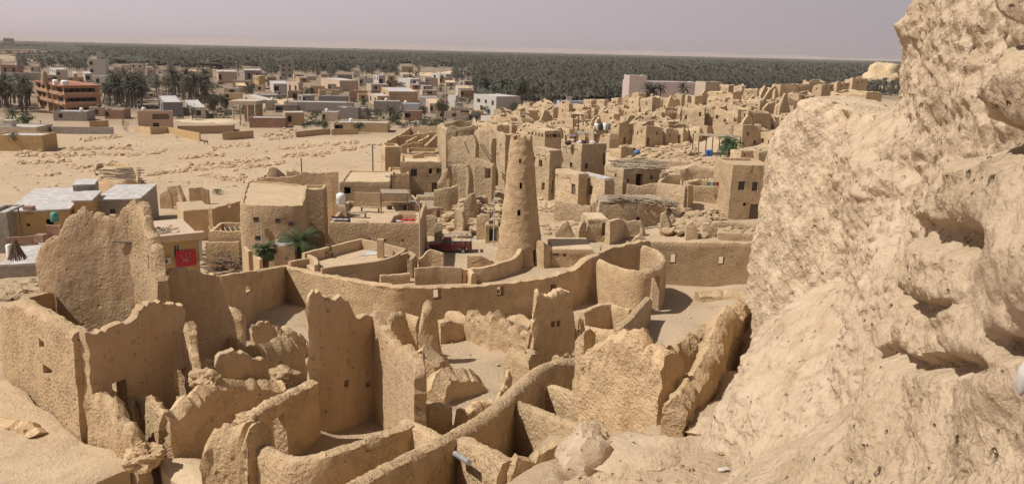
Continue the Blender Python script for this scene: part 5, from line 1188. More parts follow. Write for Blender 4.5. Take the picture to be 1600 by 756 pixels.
# ================================================================ ROAD, TRUCK, LAMPS
b = MB(); pr = [G(x, y) for x, y in ((664, 372), (672, 420), (700, 432), (790, 412), (792, 385), (770, 372), (730, 378), (700, 352), (668, 346), (648, 330), (640, 338), (655, 352))]
me = []
o = link('road', [(p.x, p.y, p.z + .06) for p in pr], [tuple(range(len(pr)))], M['road'] if 'road' in M else M['roofmud'], smooth=0); tag(o, kind='structure')
def truck():
    p = G(700, 398); p.z += .05
    A = R(4); X = Vector((math.cos(A), math.sin(A), 0)); Yv = Vector((-X.y, X.x, 0)); Z = Vector((0, 0, 1)); ax = (X, Yv, Z)
    o = G(669, 398); o.z = p.z; LN = 4.75
    def q(x, y, z): return o + X * (x + .1) + Yv * y + Z * z
    rt = root('pickup_truck', q(2.4, .85, 0), 'old red pickup truck with a slatted roof rack, parked in the road by the minaret', 'truck')
    def prof(name, pts, y0, y1, mat):
        b = MB(); n = len(pts)
        for y in (y0, y1):
            for x, z in pts: b.V.append(q(x, y, z))
        b.F.append(tuple(range(n))); b.F.append(tuple(2 * n - 1 - i for i in range(n)))
        for i in range(n): b.F.append((i, n + i, n + (i + 1) % n, (i + 1) % n))
        return b.build(name, M[mat], rt, smooth=0)
    prof('body', [(.05, .55), (.02, .95), (.15, 1.12), (1.35, 1.2), (1.38, .5), (.95, .5), (.9, .8), (.3, .8), (.25, .5)], 0.08, 1.6, 'red')
    prof('cab', [(1.39, .5), (1.36, 1.2), (1.72, 1.80), (2.45, 1.84), (2.5, .5)], .05, 1.63, 'red')
    prof('windscreen', [(1.44, 1.25), (1.71, 1.72), (1.68, 1.74), (1.40, 1.27)], .16, 1.52, 'glass')
    for y in (.03, 1.64): prof('side_window', [(1.6, 1.25), (1.82, 1.7), (2.32, 1.72), (2.34, 1.25)], y, y + .015, 'glass')
    prof('cargo_bed', [(2.53, .55), (2.53, 1.12), (4.7, 1.12), (4.7, .55), (4.15, .55), (4.1, .8), (3.35, .8), (3.3, .55)], .02, 1.66, 'red')
    prof('bumper', [(-.06, .45), (-.06, .62), (.04, .62), (.04, .45)], .05, 1.63, 'metal')
    for y in (.25, 1.3): b = MB(); b.box(q(.03, y + .06, .88), (.05, .2, .18), ax); b.build('headlight', M['white'], rt, smooth=0)
    for x in (.6, 3.72):
        for y in (.12, 1.56):
            b = MB(); c = q(x, y, .37)
            for s, rr in ((-.11, .30), (-.1, .37), (.1, .37), (.11, .30)):
                for k in range(18): a = 2 * math.pi * k / 18; b.V.append(c + X * rr * math.cos(a) + Z * rr * math.sin(a) + Yv * s)
            for r2 in range(3):
                for k in range(18): b.F.append((r2 * 18 + k, r2 * 18 + (k + 1) % 18, (r2 + 1) * 18 + (k + 1) % 18, (r2 + 1) * 18 + k))
            b.F += [tuple(range(18)), tuple(54 + 17 - k for k in range(18))]
            wh = b.build('wheel', M['tyre'], rt)
            b = MB(); b.tube([c - Yv * .125, c + Yv * .125], .17, 12); b.build('rim', M['metal'], wh)
    rk = MB()
    for x in (2.62, 3.6, 4.62):
        for y in (.08, 1.6): rk.tube([q(x, y, 1.1), q(x, y, 2.0)], .03, 5)
    for y in (.08, 1.6):
        rk.tube([q(2.55, y, 2.0), q(4.75, y, 2.0)], .03, 5); rk.tube([q(2.6, y, 1.5), q(4.65, y, 1.5)], .025, 5)
    for x in (2.62, 4.62): rk.tube([q(x, .08, 2.0), q(x, 1.6, 2.0)], .028, 5)
    rk.build('rack_frame', M['metal'], rt)
    for k in range(4): b = MB(); b.box(q(2.75 + .56 * k, .84, 2.08), (.34, 1.6, .05), ax); b.build('roof_slat', M['palewood'], rt, smooth=0)
    b = MB(); b.box(q(1.95, .84, 1.93), (1.1, 1.5, .12), ax); b.build('roof_load', M['palewood'], rt, smooth=0)
    b = MB(); b.box(q(4.7, 1.5, 1.75), (.06, .12, .35), ax); b.build('white_flag', M['white'], rt, smooth=0)
truck()
def lamp(label, px, ytop, Y, arm, zb=None):
    p = U(px, ytop, Y); z0 = hz(p.x, p.y) - .2 if zb is None else zb
    rt = root('street_lamp', (p.x, p.y, z0), label, 'street lamp')
    b = MB(); b.tube([(p.x, p.y, z0), (p.x, p.y, z0 + 1), (p.x, p.y, p.z)], [.12, .07, .05], 8); b.build('pole', M['pole'], rt)
    if arm:
        e = p + Vector(arm); b = MB(); b.tube([p, p + Vector(arm) * .4 + Vector((0, 0, .25)), e], .035, 6); b.build('arm', M['pole'], rt)
        b = MB(); b.box(e, (.5, .18, .12)); b.build('lamp_head', M['metal'], rt)
lamp('white street lamp pole at the right corner of the roof-terrace house', 655.5, 322, 73.5, (-.9, .6, .35))
lamp('grey street lamp pole standing beside the minaret', 772.5, 300, 88, (.7, -.3, .35))
lamp('thin grey pole in front of the rounded house', 408, 347, 71, None)
def pole(label, px, ytop, Y, cross=True, h0=None):
    p = U(px, ytop, Y); z0 = hz(p.x, p.y) - .3
    rt = root('utility_pole', (p.x, p.y, z0), label, 'utility pole')
    b = MB(); b.tube([(p.x, p.y, z0), (p.x, p.y, p.z)], [.13, .09], 7); b.build('post', M['wood'], rt)
    if cross: b = MB(); b.box((p.x, p.y, p.z - .3), (1.4, .1, .1)); b.build('crossarm', M['wood'], rt, smooth=0)
for a in (('thin pole at the edge of the sandy field behind the ruined yard', 470.5, 247, 118, 0), ('dark pole left of the two-storey mud house', 582, 226, 112, 0), ('pole with a crossarm on the roof edge below the two-storey house', 611, 272, 93, 1),
          ('leaning pole beside the ochre house at the left edge', 28, 325, 86, 0), ('pole in the road near the pale pavilion', 355, 165, 262, 0), ('pole standing beside the tan wall by the field', 374, 165, 240, 0), ('pole in front of the garden wall at the left', 63, 188, 225, 1),
          ('pole between the garden wall and the peach house', 191, 175, 232, 0), ('tall pole left of the tall dark tree', 656, 160, 235, 1), ('tall thin pole among the palms right of the tall tree', 698, 132, 300, 0)): pole(*a)
# ================================================================ RUINED HOUSE AND RUBBLE LEFT OF THE MINARET
ruin('big gutted house with a bare inner wall, behind the minaret on its left', 691, 697, 745, 195, 262, 14, L=7, Y=124, jag=.3, wr=[(.3, .37, .75, .85, 'h')])
W_('pale leaning wall face of the gutted house with broken beams', (700, 222, 116), (706, 214, 116), (726, 214, 115), (742, 212, 114), (746, 226, 113.5), mat='oldmud', th=.7, ds=.35, rows=12, jag=.2)
W_('pale bulging wall between the gutted house and the minaret', (744, 204, 118), (752, 203, 117), (768, 204, 116), (772, 216, 115), mat='oldmud', th=.8, ds=.35, rows=12, jag=.2)
W_('wall under the bulging pale wall, dark underneath', (744, 248, 108), (760, 252, 107.5), (772, 258, 107), mat='oldmud', th=1.0, jag=.25, holes=[(1, .0, .8, U(765, 278, 107.5).z, U(765, 262, 107.5).z)])
ruin('tall house with beam holes directly left of the minaret top', 769, 789, 800, 210, 265, 24, L=None, Y=112, jag=.12, wl=[(.15, .25, .5, .58, 'h'), (.4, .5, .35, .42, 'h'), (.6, .7, .62, .7, 'h')], roof='roofmud')
for k, (a, c) in enumerate((((726, 222, 112), (733, 240, 111)), ((750, 226, 112), (768, 254, 110)), ((754, 226, 112), (770, 250, 110)))):
    b = MB(); b.tube([U(*a), U(*c)], .11, 6); tag(b.build('leaning_beam', M['wood'], loc=U(*a)), ('short beam leaning on the pale wall of the gutted house', 'long leaning beam, the lower of the pair left of the minaret', 'long leaning beam, the upper of the pair left of the minaret')[k], 'beam')
W_('square-topped shaded wall standing in front of the gutted house', (707, 258, 103), (716, 257, 103), (732, 257, 102.5), (736, 275, 102), mat='oldmud', th=.8, ds=.35, jag=.15, rows=10)
W_('crumbling stair-like wall left of the square-topped wall', (684, 285, 104), (692, 270, 104), (702, 262, 104), (706, 290, 103.5), mat='oldmud', th=.9, ds=.3, jag=.3, rows=10, holes=[(1, .2, .5, U(695, 298, 104).z, U(695, 290, 104).z)])
W_('shaded low wall below the stair-like wall', (678, 298, 98), (700, 294, 98), (714, 290, 98.5), mat='oldmud', jag=.15, th=.7)
W_('wall fragment with a slanting top amid the rubble', (725, 312, 95), (735, 305, 95), (741, 303, 95.2), (744, 320, 95), mat='oldmud', jag=.15, th=.7)
W_('shaded block wall behind the lamp pole by the minaret', (745, 338, 91), (752, 334, 91), (765, 336, 91), mat='oldmud', jag=.12, th=.7)
W_('pale upright slab of wall in the rubble field', (710, 330, 93), (716, 326, 93), (724, 330, 92.6), (727, 345, 92.4), mat='oldmud', th=.7, jag=.12, ds=.3)
W_('ragged short wall at the left of the rubble by the road', (661, 338, 92), (672, 336, 92), (682, 340, 91.8), mat='oldmud', jag=.2, th=.7)
W_('low rounded wall stub next to the road, behind the truck', (679, 352, 89), (684, 347, 89), (691, 347, 89), mat='oldmud', jag=.12, th=.7)
ruin('roadside hut with a sagging stick roof and a dark door, behind the truck', 655, 663, 692, 325, 340, 12, Y=97, roof='palewood', par=.1, L=5, jag=.06, wr=[(.65, .85, 0, .75, 'h')])
ruin('higher hut with a flat stick roof behind the roadside hut', 647, 652, 683, 308, 322, 12, Y=103, roof='palewood', par=.05, L=6, jag=.06, wl=(), wr=())
house('small dark doorway hut beside the grey lamp pole', 757, 759, 772, 351, 377, 4, name='door_hut', cat='hut', Y=89, L=2.5, roof='roofmud', jag=.03, wr=[(.25, .85, .02, .85, 'h')])
rubble([(684, 352), (705, 322), (735, 300), (770, 280), (785, 300), (785, 345), (740, 372), (700, 368)], 420, .12, .75, seed=21, up=.2, h=.5)
rubble([(700, 310), (735, 285), (772, 272), (786, 290), (780, 330), (720, 345)], 120, .4, 1.3, seed=22, up=.2, h=.8, sub=2)
rubble([(738, 372), (770, 366), (772, 378), (745, 380)], 60, .1, .3, 'whiteroof', seed=23)
# courtyard of low walls (595-690,195-240)
W_('long low wall of the roofless courtyard compound, left side', (598, 224, 132), (625, 210, 152), (640, 200, 172), th=.5, jag=.15)
W_('front wall of the roofless courtyard compound', (598, 224, 132), (625, 228, 131), (660, 222, 132), jag=.25)
W_('dark right-hand wall of the roofless courtyard compound', (664, 228, 127), (683, 210, 146), (690, 200, 160), th=.6)
W_('cross wall in the middle of the roofless courtyard', (622, 214, 148), (650, 210, 149), (684, 206, 150), jag=.15)
W_('slanting inner wall of the roofless courtyard', (634, 222, 137), (650, 214, 148), (655, 206, 160), jag=.15)
W_('inner wall with a dark gap in the roofless courtyard', (652, 222, 134), (668, 214, 146), (672, 206, 156), jag=.2)
W_('back wall of the roofless courtyard compound', (640, 199, 172), (665, 198, 170), (690, 197, 168), jag=.1)
rubble([(605, 240), (690, 238), (692, 210), (640, 205)], 120, .1, .5, seed=31)
# ================================================================ OLD TOWN AROUND AND RIGHT OF THE MINARET
ruin('pale house with three drain spouts and dark windows, right of the minaret', 826, 857, 876, 236, 305, 34, Y=106, roof='roofmud', par=.1, jag=.06, wl=[(.16, .30, .66, .8, 'h'), (.5, .66, .60, .76, 'h'), (.66, .82, .08, .26, 'h')], beams=3)
ruin('tallest square house with a shaded right side and a row of spouts', 876, 906, 944, 226, 300, 32, Y=108, roof='roofmud', par=.3, jag=.04, wl=[(.42, .56, .46, .58, 'w')], wr=[(.15, .27, .48, .6, 'w'), (.86, .98, .55, .8, 'd')], beams=3, batter=.15, crumble=0)
ruin('lower pale annex with two small windows below the tallest square house', 858, 903, 910, 272, 306, 34, Y=102, roof='roofmud', par=.1, jag=.05, wl=[(.1, .2, .68, .86, 'w'), (.12, .2, .45, .6, 'w'), (.78, .92, 0, .5, 'd')], beams=2, crumble=0)
ruin('annex with scrap roof sheets right of the tallest square house', 903, 944, 952, 280, 310, 30, Y=100, roof='whiteroof', par=.1, jag=.08, wl=[(.4, .55, 0, .45, 'd')], crumble=.2)
ruin('rounded house roofed with scattered palm logs', 944, 972, 1028, 265, 306, 28, Y=102, roof='palewood', par=.05, jag=.1, wl=[(.15, .3, .3, .5, 'h'), (.55, .66, .66, .78, 'h')], wr=[(.1, .16, .5, .64, 'h'), (.35, .55, .2, .8, 'h'), (.75, .83, .55, .72, 'h')], crumble=.1)
b = MB()
for k in range(110):
    q = U(random.uniform(950, 1026), random.uniform(250, 266), random.uniform(103, 110)); q.z = U(972, 265, 102).z + random.uniform(-.05, .35); a = random.uniform(-.5, .6); b.tube([q, q + Vector((math.cos(a) * 2, math.sin(a) * 2, random.uniform(-.1, .1)))], random.uniform(.04, .1), 4)
tag(b.build('roof_logs', M['palewood'], loc=U(985, 258, 106)), 'grey palm logs and sticks strewn over the rounded house roof', 'logs')
ruin('row house with little square windows under its roofline', 828, 851, 877, 205, 232, 30, Y=128, roof='roofmud', par=.1, jag=.05, wl=[(.1 + .22 * k, .22 + .22 * k, .62, .82, 'h') for k in range(4)], wr=[(.1 + .17 * k, .2 + .17 * k, .62, .82, 'h') for k in range(5)], crumble=0)
W_('wall of the pale terrace right of the log-roofed house', (1028, 286, 100), (1052, 288, 99), (1072, 291, 98), mat='oldmud', th=.6, jag=.06)
W_('shaded corner wall of the pale terrace', (1071, 290, 98), (1079, 289, 100.5), mat='oldmud', th=.8, jag=.05)
W_('long mud wall between the terrace corner and the tall plain house', (1078, 290, 102), (1106, 291, 102), (1136, 292, 102), mat='oldmud', th=.5, jag=.05)
W_('low wall with a notch in front of the log-roofed house', (980, 288, 100), (1000, 291, 100), (1016, 287, 100), (1030, 286, 100), mat='oldmud', jag=.06)
ruin('tall plain house with two shuttered windows and a wooden door at the right', 1134, 1137, 1200, 258, 346, 4, Y=97, L=7, mat='townmud', roof='roofmud', par=.3, jag=.03, crumble=0, batter=.12, wr=[(.18, .32, .56, .72, 'w'), (.50, .66, .55, .71, 'w'), (.34, .41, .28, .34, 'h'), (.52, .80, .02, .32, 'd')])
W_('stone parapet below the tall plain house', (1115, 345, 92), (1140, 346, 92), (1180, 352, 92), mat='oldmud', th=.9, jag=.12)
W_('low shaded wall at the foot of the tall plain house', (1122, 363, 86), (1150, 364, 86), (1195, 366, 86), mat='townmud', th=.5, jag=.04)
rubble([(1075, 335), (1130, 330), (1135, 345), (1078, 345)], 120, .1, .4, seed=41, h=.3)
rubble([(1040, 325), (1075, 330), (1110, 360), (1100, 372), (1045, 368)], 150, .15, .9, 'rubble', seed=42, h=.5)
# strip in front: small roofless rooms
W_('pale gable remnant with a pointed top right of the minaret', (868, 362, 87), (877, 352, 87), (886, 343, 87), (893, 356, 87), (898, 368, 87), mat='oldmud', th=.5, ds=.3)
W_('short leaning pier beside the pointed gable remnant', (902, 362, 86), (908, 348, 86.5), (914, 346, 87), mat='oldmud', th=.5, ds=.3)
ruin('small room with a dark doorway and a thick roof slab', 914, 918, 950, 343, 369, 6, Y=87, L=4, roof='roofmud', par=.02, jag=.05, wr=[(.68, .9, .05, .8, 'h')], wl=[(.3, .7, .05, .7, 'h')])
W_('wall with an arched shadow right of the small doorway room', (950, 346, 86), (962, 342, 87), (972, 344, 89), (984, 356, 89), mat='oldmud', th=.6, ds=.3)
W_('broad pale wall stepping down beside the arched-shadow wall', (970, 344, 90), (985, 345, 90), (1002, 346, 90), (1006, 362, 89.5), mat='oldmud', th=.5, ds=.3)
W_('low triangular stub of wall by the ragged bastion wall', (990, 372, 83), (1000, 364, 83), (1010, 374, 83), mat='oldmud', th=.5)
W_('upright wall fragment under the hanging thatch', (926, 316, 94), (934, 312, 94), (938, 330, 93.5), mat='oldmud', th=.5)
ruin('house front with hanging thatch and a long diagonal crack', 929, 934, 1040, 316, 366, 6, Y=93, L=5, roof='palewood', par=.05, jag=.2, crumble=.4, wr=[(.55, .6, .3, .55, 'h')])
b = MB()
for k in range(260):
    u = random.random(); q = U(948 + 96 * u, 308 + 10 * u + random.uniform(-4, 4), 93.5 + random.uniform(-.8, 3)); a = random.uniform(-.5, .5)
    b.tube([q, q + Vector((math.cos(a) * 1.5, math.sin(a) * 1.2 - .2, random.uniform(-.25, .1)))], random.uniform(.03, .07), 4)
for k in range(36):
    q = U(random.uniform(975, 1010), 318, 92.4); b.tube([q, q + Vector((random.uniform(-.2, .4), -.15, -random.uniform(.6, 1.6)))], .035, 4)
tag(b.build('thatch_edge', M['palewood'], loc=U(990, 312, 93)), 'grey dry thatch hanging over the cracked house front', 'thatch')
W_('sunlit wall stub right of the cracked house front', (1033, 335, 90), (1040, 330, 90), (1048, 350, 89.6), mat='oldmud', th=.8)
for a in (('triangular wall remnant at the parapet foot, left one', (1072, 352, 86), (1082, 345, 86), (1090, 360, 86)), ('triangular wall remnant at the parapet foot, beside the pole stub', (1098, 350, 87), (1108, 348, 87), (1118, 366, 87)), ('thin dark pier beside the triangular remnants', (1112, 347, 87.5), (1117, 346, 87.5), (1119, 360, 87.5))): W_(*a, mat='oldmud', th=.5, ds=.3)
W_('eroded ochre cut bank below the cafe yard', (1058, 264, 111), (1080, 259, 112), (1110, 260, 112), (1134, 263, 112), mat='rubble', th=1.4, jag=.25, amp=.2)
W_('plain sloping wall of the upper yard', (1002, 264, 112), (1026, 258, 110), (1042, 272, 107), mat='oldmud', th=.8)
W_('low yard wall behind the rounded log-roofed house', (985, 248, 118), (1010, 246, 119), (1050, 250, 118), (1072, 252, 118), mat='oldmud', th=.7, jag=.2)
W_('rough bank of earth under the crooked fence posts', (1072, 284, 103), (1092, 281, 104), (1112, 284, 104), mat='rubble', th=1.2, jag=.15)
W_('shaded triangular wall behind the terrace', (1030, 282, 103), (1045, 274, 104), (1064, 272, 104.5), (1068, 284, 104), mat='oldmud', th=.6)
W_('low pale wall in front of the tallest square house', (868, 314, 97), (900, 318, 96), (925, 322, 95), mat='oldmud', th=.6, jag=.2)
rubble([(930, 228), (1110, 240), (1130, 262), (1040, 300), (980, 250)], 420, .08, .5, seed=64, h=.1)
rubble([(840, 300), (935, 310), (930, 345), (845, 330)], 150, .08, .4, seed=65, h=.1)
rubble([(1130, 350), (1200, 350), (1200, 376), (1130, 372)], 120, .08, .5, seed=66, h=.1)
# mound and shrub right of the minaret
for px, py, r, lab in ((868, 345, 3.2, 'broad sandy mound of collapsed mud right of the minaret'), (905, 340, 2.2, 'smaller sandy mound beside the broad mound'), (1072, 352, 2.0, 'yellow-brown boulder heap below the tall plain house')):
    p = G(px, py); b = MB(); b.rock(p - Vector((0, 0, r * .35)), r, px, 3, (1.5, 1.1, .62), .4); tag(b.build('earth_mound', M['rubble'], loc=p), lab, 'mound')
rubble([(846, 350), (900, 330), (925, 345), (880, 368), (850, 366)], 120, .08, .4, seed=51)
rubble([(925, 360), (1000, 372), (990, 382), (925, 376)], 60, .08, .35, seed=52)
# table, junk
b = MB(); rubble([(852, 296), (878, 300), (880, 308), (855, 310)], 40, .1, .35, 'tyrebrown', seed=53)
# ---- ruins list: label, x0, xc, x1, ytop, ybase, yaw, roof
OT = [
 ('low block with a whitish flat roof, behind the row house with little windows', 800, 804, 824, 175, 192, 12, 'whiteroof'),
 ('shaded roofless block right of the whitish-roofed block', 820, 824, 848, 175, 190, 10, None),
 ('upright pale block above the shaded roofless block', 834, 843, 849, 163, 180, 30, None),
 ('round pale ruin beside the tall pale block, behind the row house', 848, 864, 876, 168, 190, 30, None),
 ('tall pale block between the round pale ruin and the wooden frame', 874, 888, 892, 162, 190, 35, None),
 ('long low pale wall house just in front of the palms', 889, 912, 918, 164, 176, 35, None),
 ('pale ruin pierced by a dark arch left of the blue tanks', 916, 928, 946, 170, 186, 30, None),
 ('pale ruin with a wide dark opening, first of two behind the blue tanks', 940, 950, 962, 168, 184, 30, None),
 ('pale ruin with a wide dark opening, right of its twin behind the blue tanks', 956, 966, 982, 168, 187, 28, None),
 ('square pale block in front of the wooden frame', 874, 895, 899, 187, 214, 38, 'roofmud'),
 ('shaded ramp-shaped ruin right of the square pale block', 899, 905, 932, 188, 208, 10, None),
 ('ruin carrying the plastic tanks', 926, 932, 966, 194, 208, 8, 'roofmud'),
 ('small house with a dark doorway at the left, behind the minaret top', 784, 799, 827, 195, 216, 20, 'roofmud'),
 ('shaded double-walled ruin above the row house', 834, 838, 876, 188, 206, 8, None),
 ('narrow ruin above the small dark-doorway house', 806, 814, 832, 184, 200, 20, None),
 ('pale rooftop room on the left end of the old town', 760, 776, 795, 196, 226, 20, 'roofmud'),
 ('shaded roofless room behind the minaret, left side', 772, 790, 806, 184, 205, 22, None),
 ('low ruin with rounded corners beside the gutted house', 745, 760, 778, 192, 215, 20, None),
 ('house with three small windows right of the blue tanks', 958, 966, 994, 192, 226, 20, None),
 ('cone-shaped collapsed house with a slanting beam', 991, 1008, 1034, 194, 230, 30, None),
 ('two-step house with a lit left face beside the collapsed house', 1031, 1043, 1073, 192, 224, 24, None),
 ('tall ruin on the ridge with a dark right side, left of the pink building palms', 1003, 1017, 1032, 152, 192, 30, None),
 ('pale ridge ruin below the pink building, leftmost', 974, 985, 990, 153, 172, 30, None),
 ('bright square ruin on the ridge below the pink building', 983, 997, 1003, 152, 176, 32, None),
 ('bright narrow ruin below the middle palm of the pink building', 1038, 1054, 1062, 154, 176, 34, None),
 ('broad ruin below the right part of the pink building', 1058, 1064, 1080, 147, 172, 22, None),
 ('greyish wall house below the cream end of the pink building', 1078, 1085, 1100, 150, 166, 18, None),
 ('low shaded square house in the middle of the old town', 1034, 1038, 1071, 172, 196, 10, None),
 ('largest bright blank-walled house in the old town', 1066, 1098, 1104, 168, 214, 42, None),
 ('slim ruin right of the largest bright house', 1102, 1112, 1120, 172, 208, 30, None),
 ('cream block next to the shaded end of the pink building', 1122, 1137, 1146, 133, 152, 28, 'roofmud'),
 ('low cream house in front of the cream block', 1106, 1128, 1134, 143, 158, 35, None),
 ('wide sloping-sided house under the low cream house', 1106, 1132, 1142, 152, 170, 34, None),
 ('long shaded house with one hole on the ridge', 1140, 1144, 1168, 146, 164, 10, None),
 ('pale house with a dented roofline above the long shaded house', 1146, 1158, 1166, 134, 150, 28, None),
 ('pale house with a row of small holes on the ridge', 1164, 1182, 1190, 138, 158, 34, None),
 ('pale ruin with a reddish inner wall on the ridge', 1186, 1200, 1209, 138, 158, 32, None),
 ('tall ridge ruin with two dark slanting openings', 1206, 1217, 1242, 132, 160, 18, None),
 ('pale ridge ruin just left of the grainy wall top', 1234, 1240, 1262, 132, 154, 12, None),
 ('blank pale house with a triangular shadow', 1166, 1190, 1200, 156, 178, 36, None),
 ('narrow olive-brown ruin between two pale houses', 1199, 1203, 1214, 154, 174, 14, None),
 ('fan-shaped pale ruin close to the grainy wall', 1210, 1230, 1236, 152, 182, 34, None),
 ('large pale house front with a ragged right edge', 1117, 1150, 1160, 172, 212, 40, None),
 ('big dark-sided house beside the ragged pale front', 1156, 1166, 1198, 173, 212, 16, None),
 ('shaded square tower house behind the canopy', 1151, 1158, 1187, 196, 232, 16, 'roofmud'),
 ('pale leaning block right of the shaded square tower', 1180, 1206, 1214, 208, 226, 35, None),
 ('pale house behind the tall plain house, left', 1152, 1156, 1182, 236, 262, 8, 'roofmud'),
 ('shaded house behind the tall plain house, right', 1180, 1184, 1208, 232, 262, 8, None),
 ('pale ruin on the rise behind the grainy wall top, leftmost', 1255, 1262, 1290, 127, 152, 16, None),
 ('stepped ruin above the long blank wall by the cliff', 1296, 1306, 1328, 128, 148, 20, None),
 ('square-cornered ochre ruin by the cliff', 1324, 1330, 1352, 122, 144, 14, None),
 ('brownish ruin against the cliff', 1348, 1354, 1374, 122, 142, 14, None),
 ('long blank house with a dark right face next to the cliff', 1296, 1350, 1372, 144, 176, 42, None),
 ('low pale block left of the house with three windows', 938, 952, 962, 208, 232, 34, None),
 ('low broken room in front of the house with three windows', 966, 970, 992, 228, 248, 10, None),
 ('pale low room behind the tallest square house', 908, 930, 942, 196, 214, 34, None),
 ('dark-fronted ruin between the collapsed house and the ridge', 1000, 1006, 1030, 176, 200, 14, None),
 ('crumbled ruin left of the low shaded square house', 1012, 1024, 1036, 168, 188, 30, None),
 ('tiny pale ruin at the palm edge left of the pink building', 966, 974, 984, 164, 182, 30, None),
 ('pale broken house on the slope under the canopy, left', 1072, 1092, 1098, 200, 222, 36, None),
 ('low ruin with a dark doorway under the largest bright house', 1098, 1104, 1122, 196, 216, 16, None),
 ('stub house below the big dark-sided house', 1128, 1140, 1154, 196, 218, 26, None),
 ('ruin with a crooked top left of the canopy', 1056, 1066, 1078, 200, 226, 24, None),
 ('low ruin on the ridge between the cream block and the dented house', 1128, 1140, 1150, 146, 160, 30, None),
 ('lone pale ruin at the crest left of the cliff', 1268, 1282, 1300, 132, 156, 28, None),
 ('grey-brown ruin under the crest ruins beside the grainy wall', 1236, 1246, 1268, 146, 172, 20, None)]
for (lab, x0, xc, x1, yt, yb, th, rf) in OT:
    ruin(lab, x0, xc, x1, yt, yb, max(th, 24), roof=rf, group='mud ruins of the old town'); ANCH.append(((x0 + x1) / 2, (yt + yb) / 2, short(lab)))
rq = random.Random(77); nfill = 0
for k in range(900):
    px, py = rq.uniform(775, 1250), rq.uniform(150, 250)
    if py > np.interp(px, [775, 880, 960, 1000, 1075, 1160, 1250], [232, 222, 232, 232, 226, 236, 190]) or py < np.interp(px, [775, 880, 1000, 1250], [182, 172, 162, 148]): continue
    if 1080 < px < 1165 and py > 214: continue
    sc_ = np.interp(py, [150, 230], [.8, 1.35]); w = rq.uniform(13, 30) * sc_; h = rq.uniform(9, 21) * sc_; f = rq.uniform(.35, .85)
    lab = anchor_label(rq.choice(('broken mud house shell', 'roofless ruined room', 'eroded ruined house', 'collapsed mud room', 'jagged ruin')), px, py)
    if not lab: continue
    ruin(lab, px - w * f, px, px + w * (1 - f), py - h, py, rq.uniform(24, 42), group='mud ruins of the old town', jag=rq.uniform(.08, .25)); nfill += 1
    if nfill >= 140: break
nst = 0
for k in range(600):
    px, py = rq.uniform(775, 1240), rq.uniform(152, 248)
    if py > np.interp(px, [775, 880, 960, 1000, 1075, 1160, 1250], [236, 224, 236, 240, 228, 236, 190]) or py < np.interp(px, [775, 880, 1000, 1250], [184, 174, 164, 150]): continue
    if 1080 < px < 1165 and py > 214: continue
    lab = anchor_label(rq.choice(('ragged tall wall stub', 'thin broken wall', 'leaning wall remnant', 'free-standing wall fragment')), px, py)
    if not lab: continue
    g = G(px, py); h = rq.uniform(2.2, 5.2); L_ = rq.uniform(2, 5); a = rq.choice((rq.uniform(1.0, 1.7), rq.uniform(.2, .7))); dx, dy = math.cos(a) * L_ / 2, math.sin(a) * L_ / 2
    wall('ruin_wall', [(g.x - dx, g.y - dy, g.z + h * rq.uniform(.35, .9)), (g.x - dx * .2, g.y - dy * .2, g.z + h), (g.x + dx * .4, g.y + dy * .4, g.z + h * rq.uniform(.7, 1)), (g.x + dx, g.y + dy, g.z + h * rq.uniform(.3, .8))], lab, mat='oldmud', th=.6, ds=.5, rows=6, amp=.12, jag=.3, group='wall fragments of the old town'); nst += 1
    if nst >= 36: break
ANCH.clear()
rubble([(985, 228), (1080, 222), (1100, 245), (1000, 248)], 200, .12, .6, seed=61, h=.2)
rubble([(800, 190), (960, 186), (1000, 215), (950, 250), (850, 230)], 160, .1, .6, seed=62)
rubble([(1000, 165), (1200, 160), (1200, 200), (1010, 215)], 220, .15, .8, seed=63)
# props of the old town
rt = root('timber_pergola', U(903, 204, 150), 'bare wooden post frame standing on a ruin', 'frame')
for k, px in enumerate((896, 904, 911)): b = MB(); b.tube([U(px, 204, 150), U(px, 180, 150)], .13, 5); b.build('post', M['wood'], rt)
b = MB(); b.tube([U(894, 179, 150), U(913, 180, 150)], .12, 5); b.build('crossbeam', M['wood'], rt)
for px, c, lab in ((932, 'tankwhite', 'first pale blue-white tank of the row of tanks in the old town'), (938, 'tankblack', 'first dark tank of the row of tanks in the old town'), (945, 'tankwhite', 'second pale tank, right of the dark one in the row'), (950, 'bluegrey', 'blue-grey tank at the right end of the row of tanks')):
    p = U(px, 203, 141); b = MB(); b.lathe(p, [(.4, 0), (.42, .1), (.42, 1.0), (.3, 1.15), (.1, 1.2)], 12); tag(b.build('water_tank', M[c], loc=p), lab, 'tank', 'tanks on the old town roofs')
def canopy(label, x0, x1, yf, yb_, Y, dep, mat, posts=4, cat='canopy'):
    A, B_ = U(x0, yf, Y), U(x1, yf, Y); dz = B_.z = A.z
    rt = root('shade_canopy', (A.x, A.y, hz(A.x, A.y)), label, cat)
    b = MB()
    n = int((B_ - A).length / .35)
    for k in range(n): p = A.lerp(B_, (k + .5) / n); b.box((p.x, p.y + dep / 2, p.z + random.uniform(-.05, .08)), (.3, dep + random.uniform(-.4, .4), .07), rz=random.uniform(-.05, .05))
    b.build('canopy_roof', M[mat], rt, smooth=0)
    for k in range(posts):
        for yy in (0.1, dep - .1):
            p = A.lerp(B_, k / (posts - 1)); b = MB(); b.tube([(p.x, p.y + yy, min(hz(p.x, p.y + yy), p.z - 2.2)), (p.x, p.y + yy, p.z)], .09, 5); b.build('post', M['wood'], rt)
canopy('grey stick canopy on the roof of the tallest square house', 903, 934, 209, 204, 111, 3.0, 'palewood', 3)
canopy('long flat stick canopy over the cafe yard with the green tree', 1093, 1158, 213, 209, 128, 4.5, 'palewood', 4)
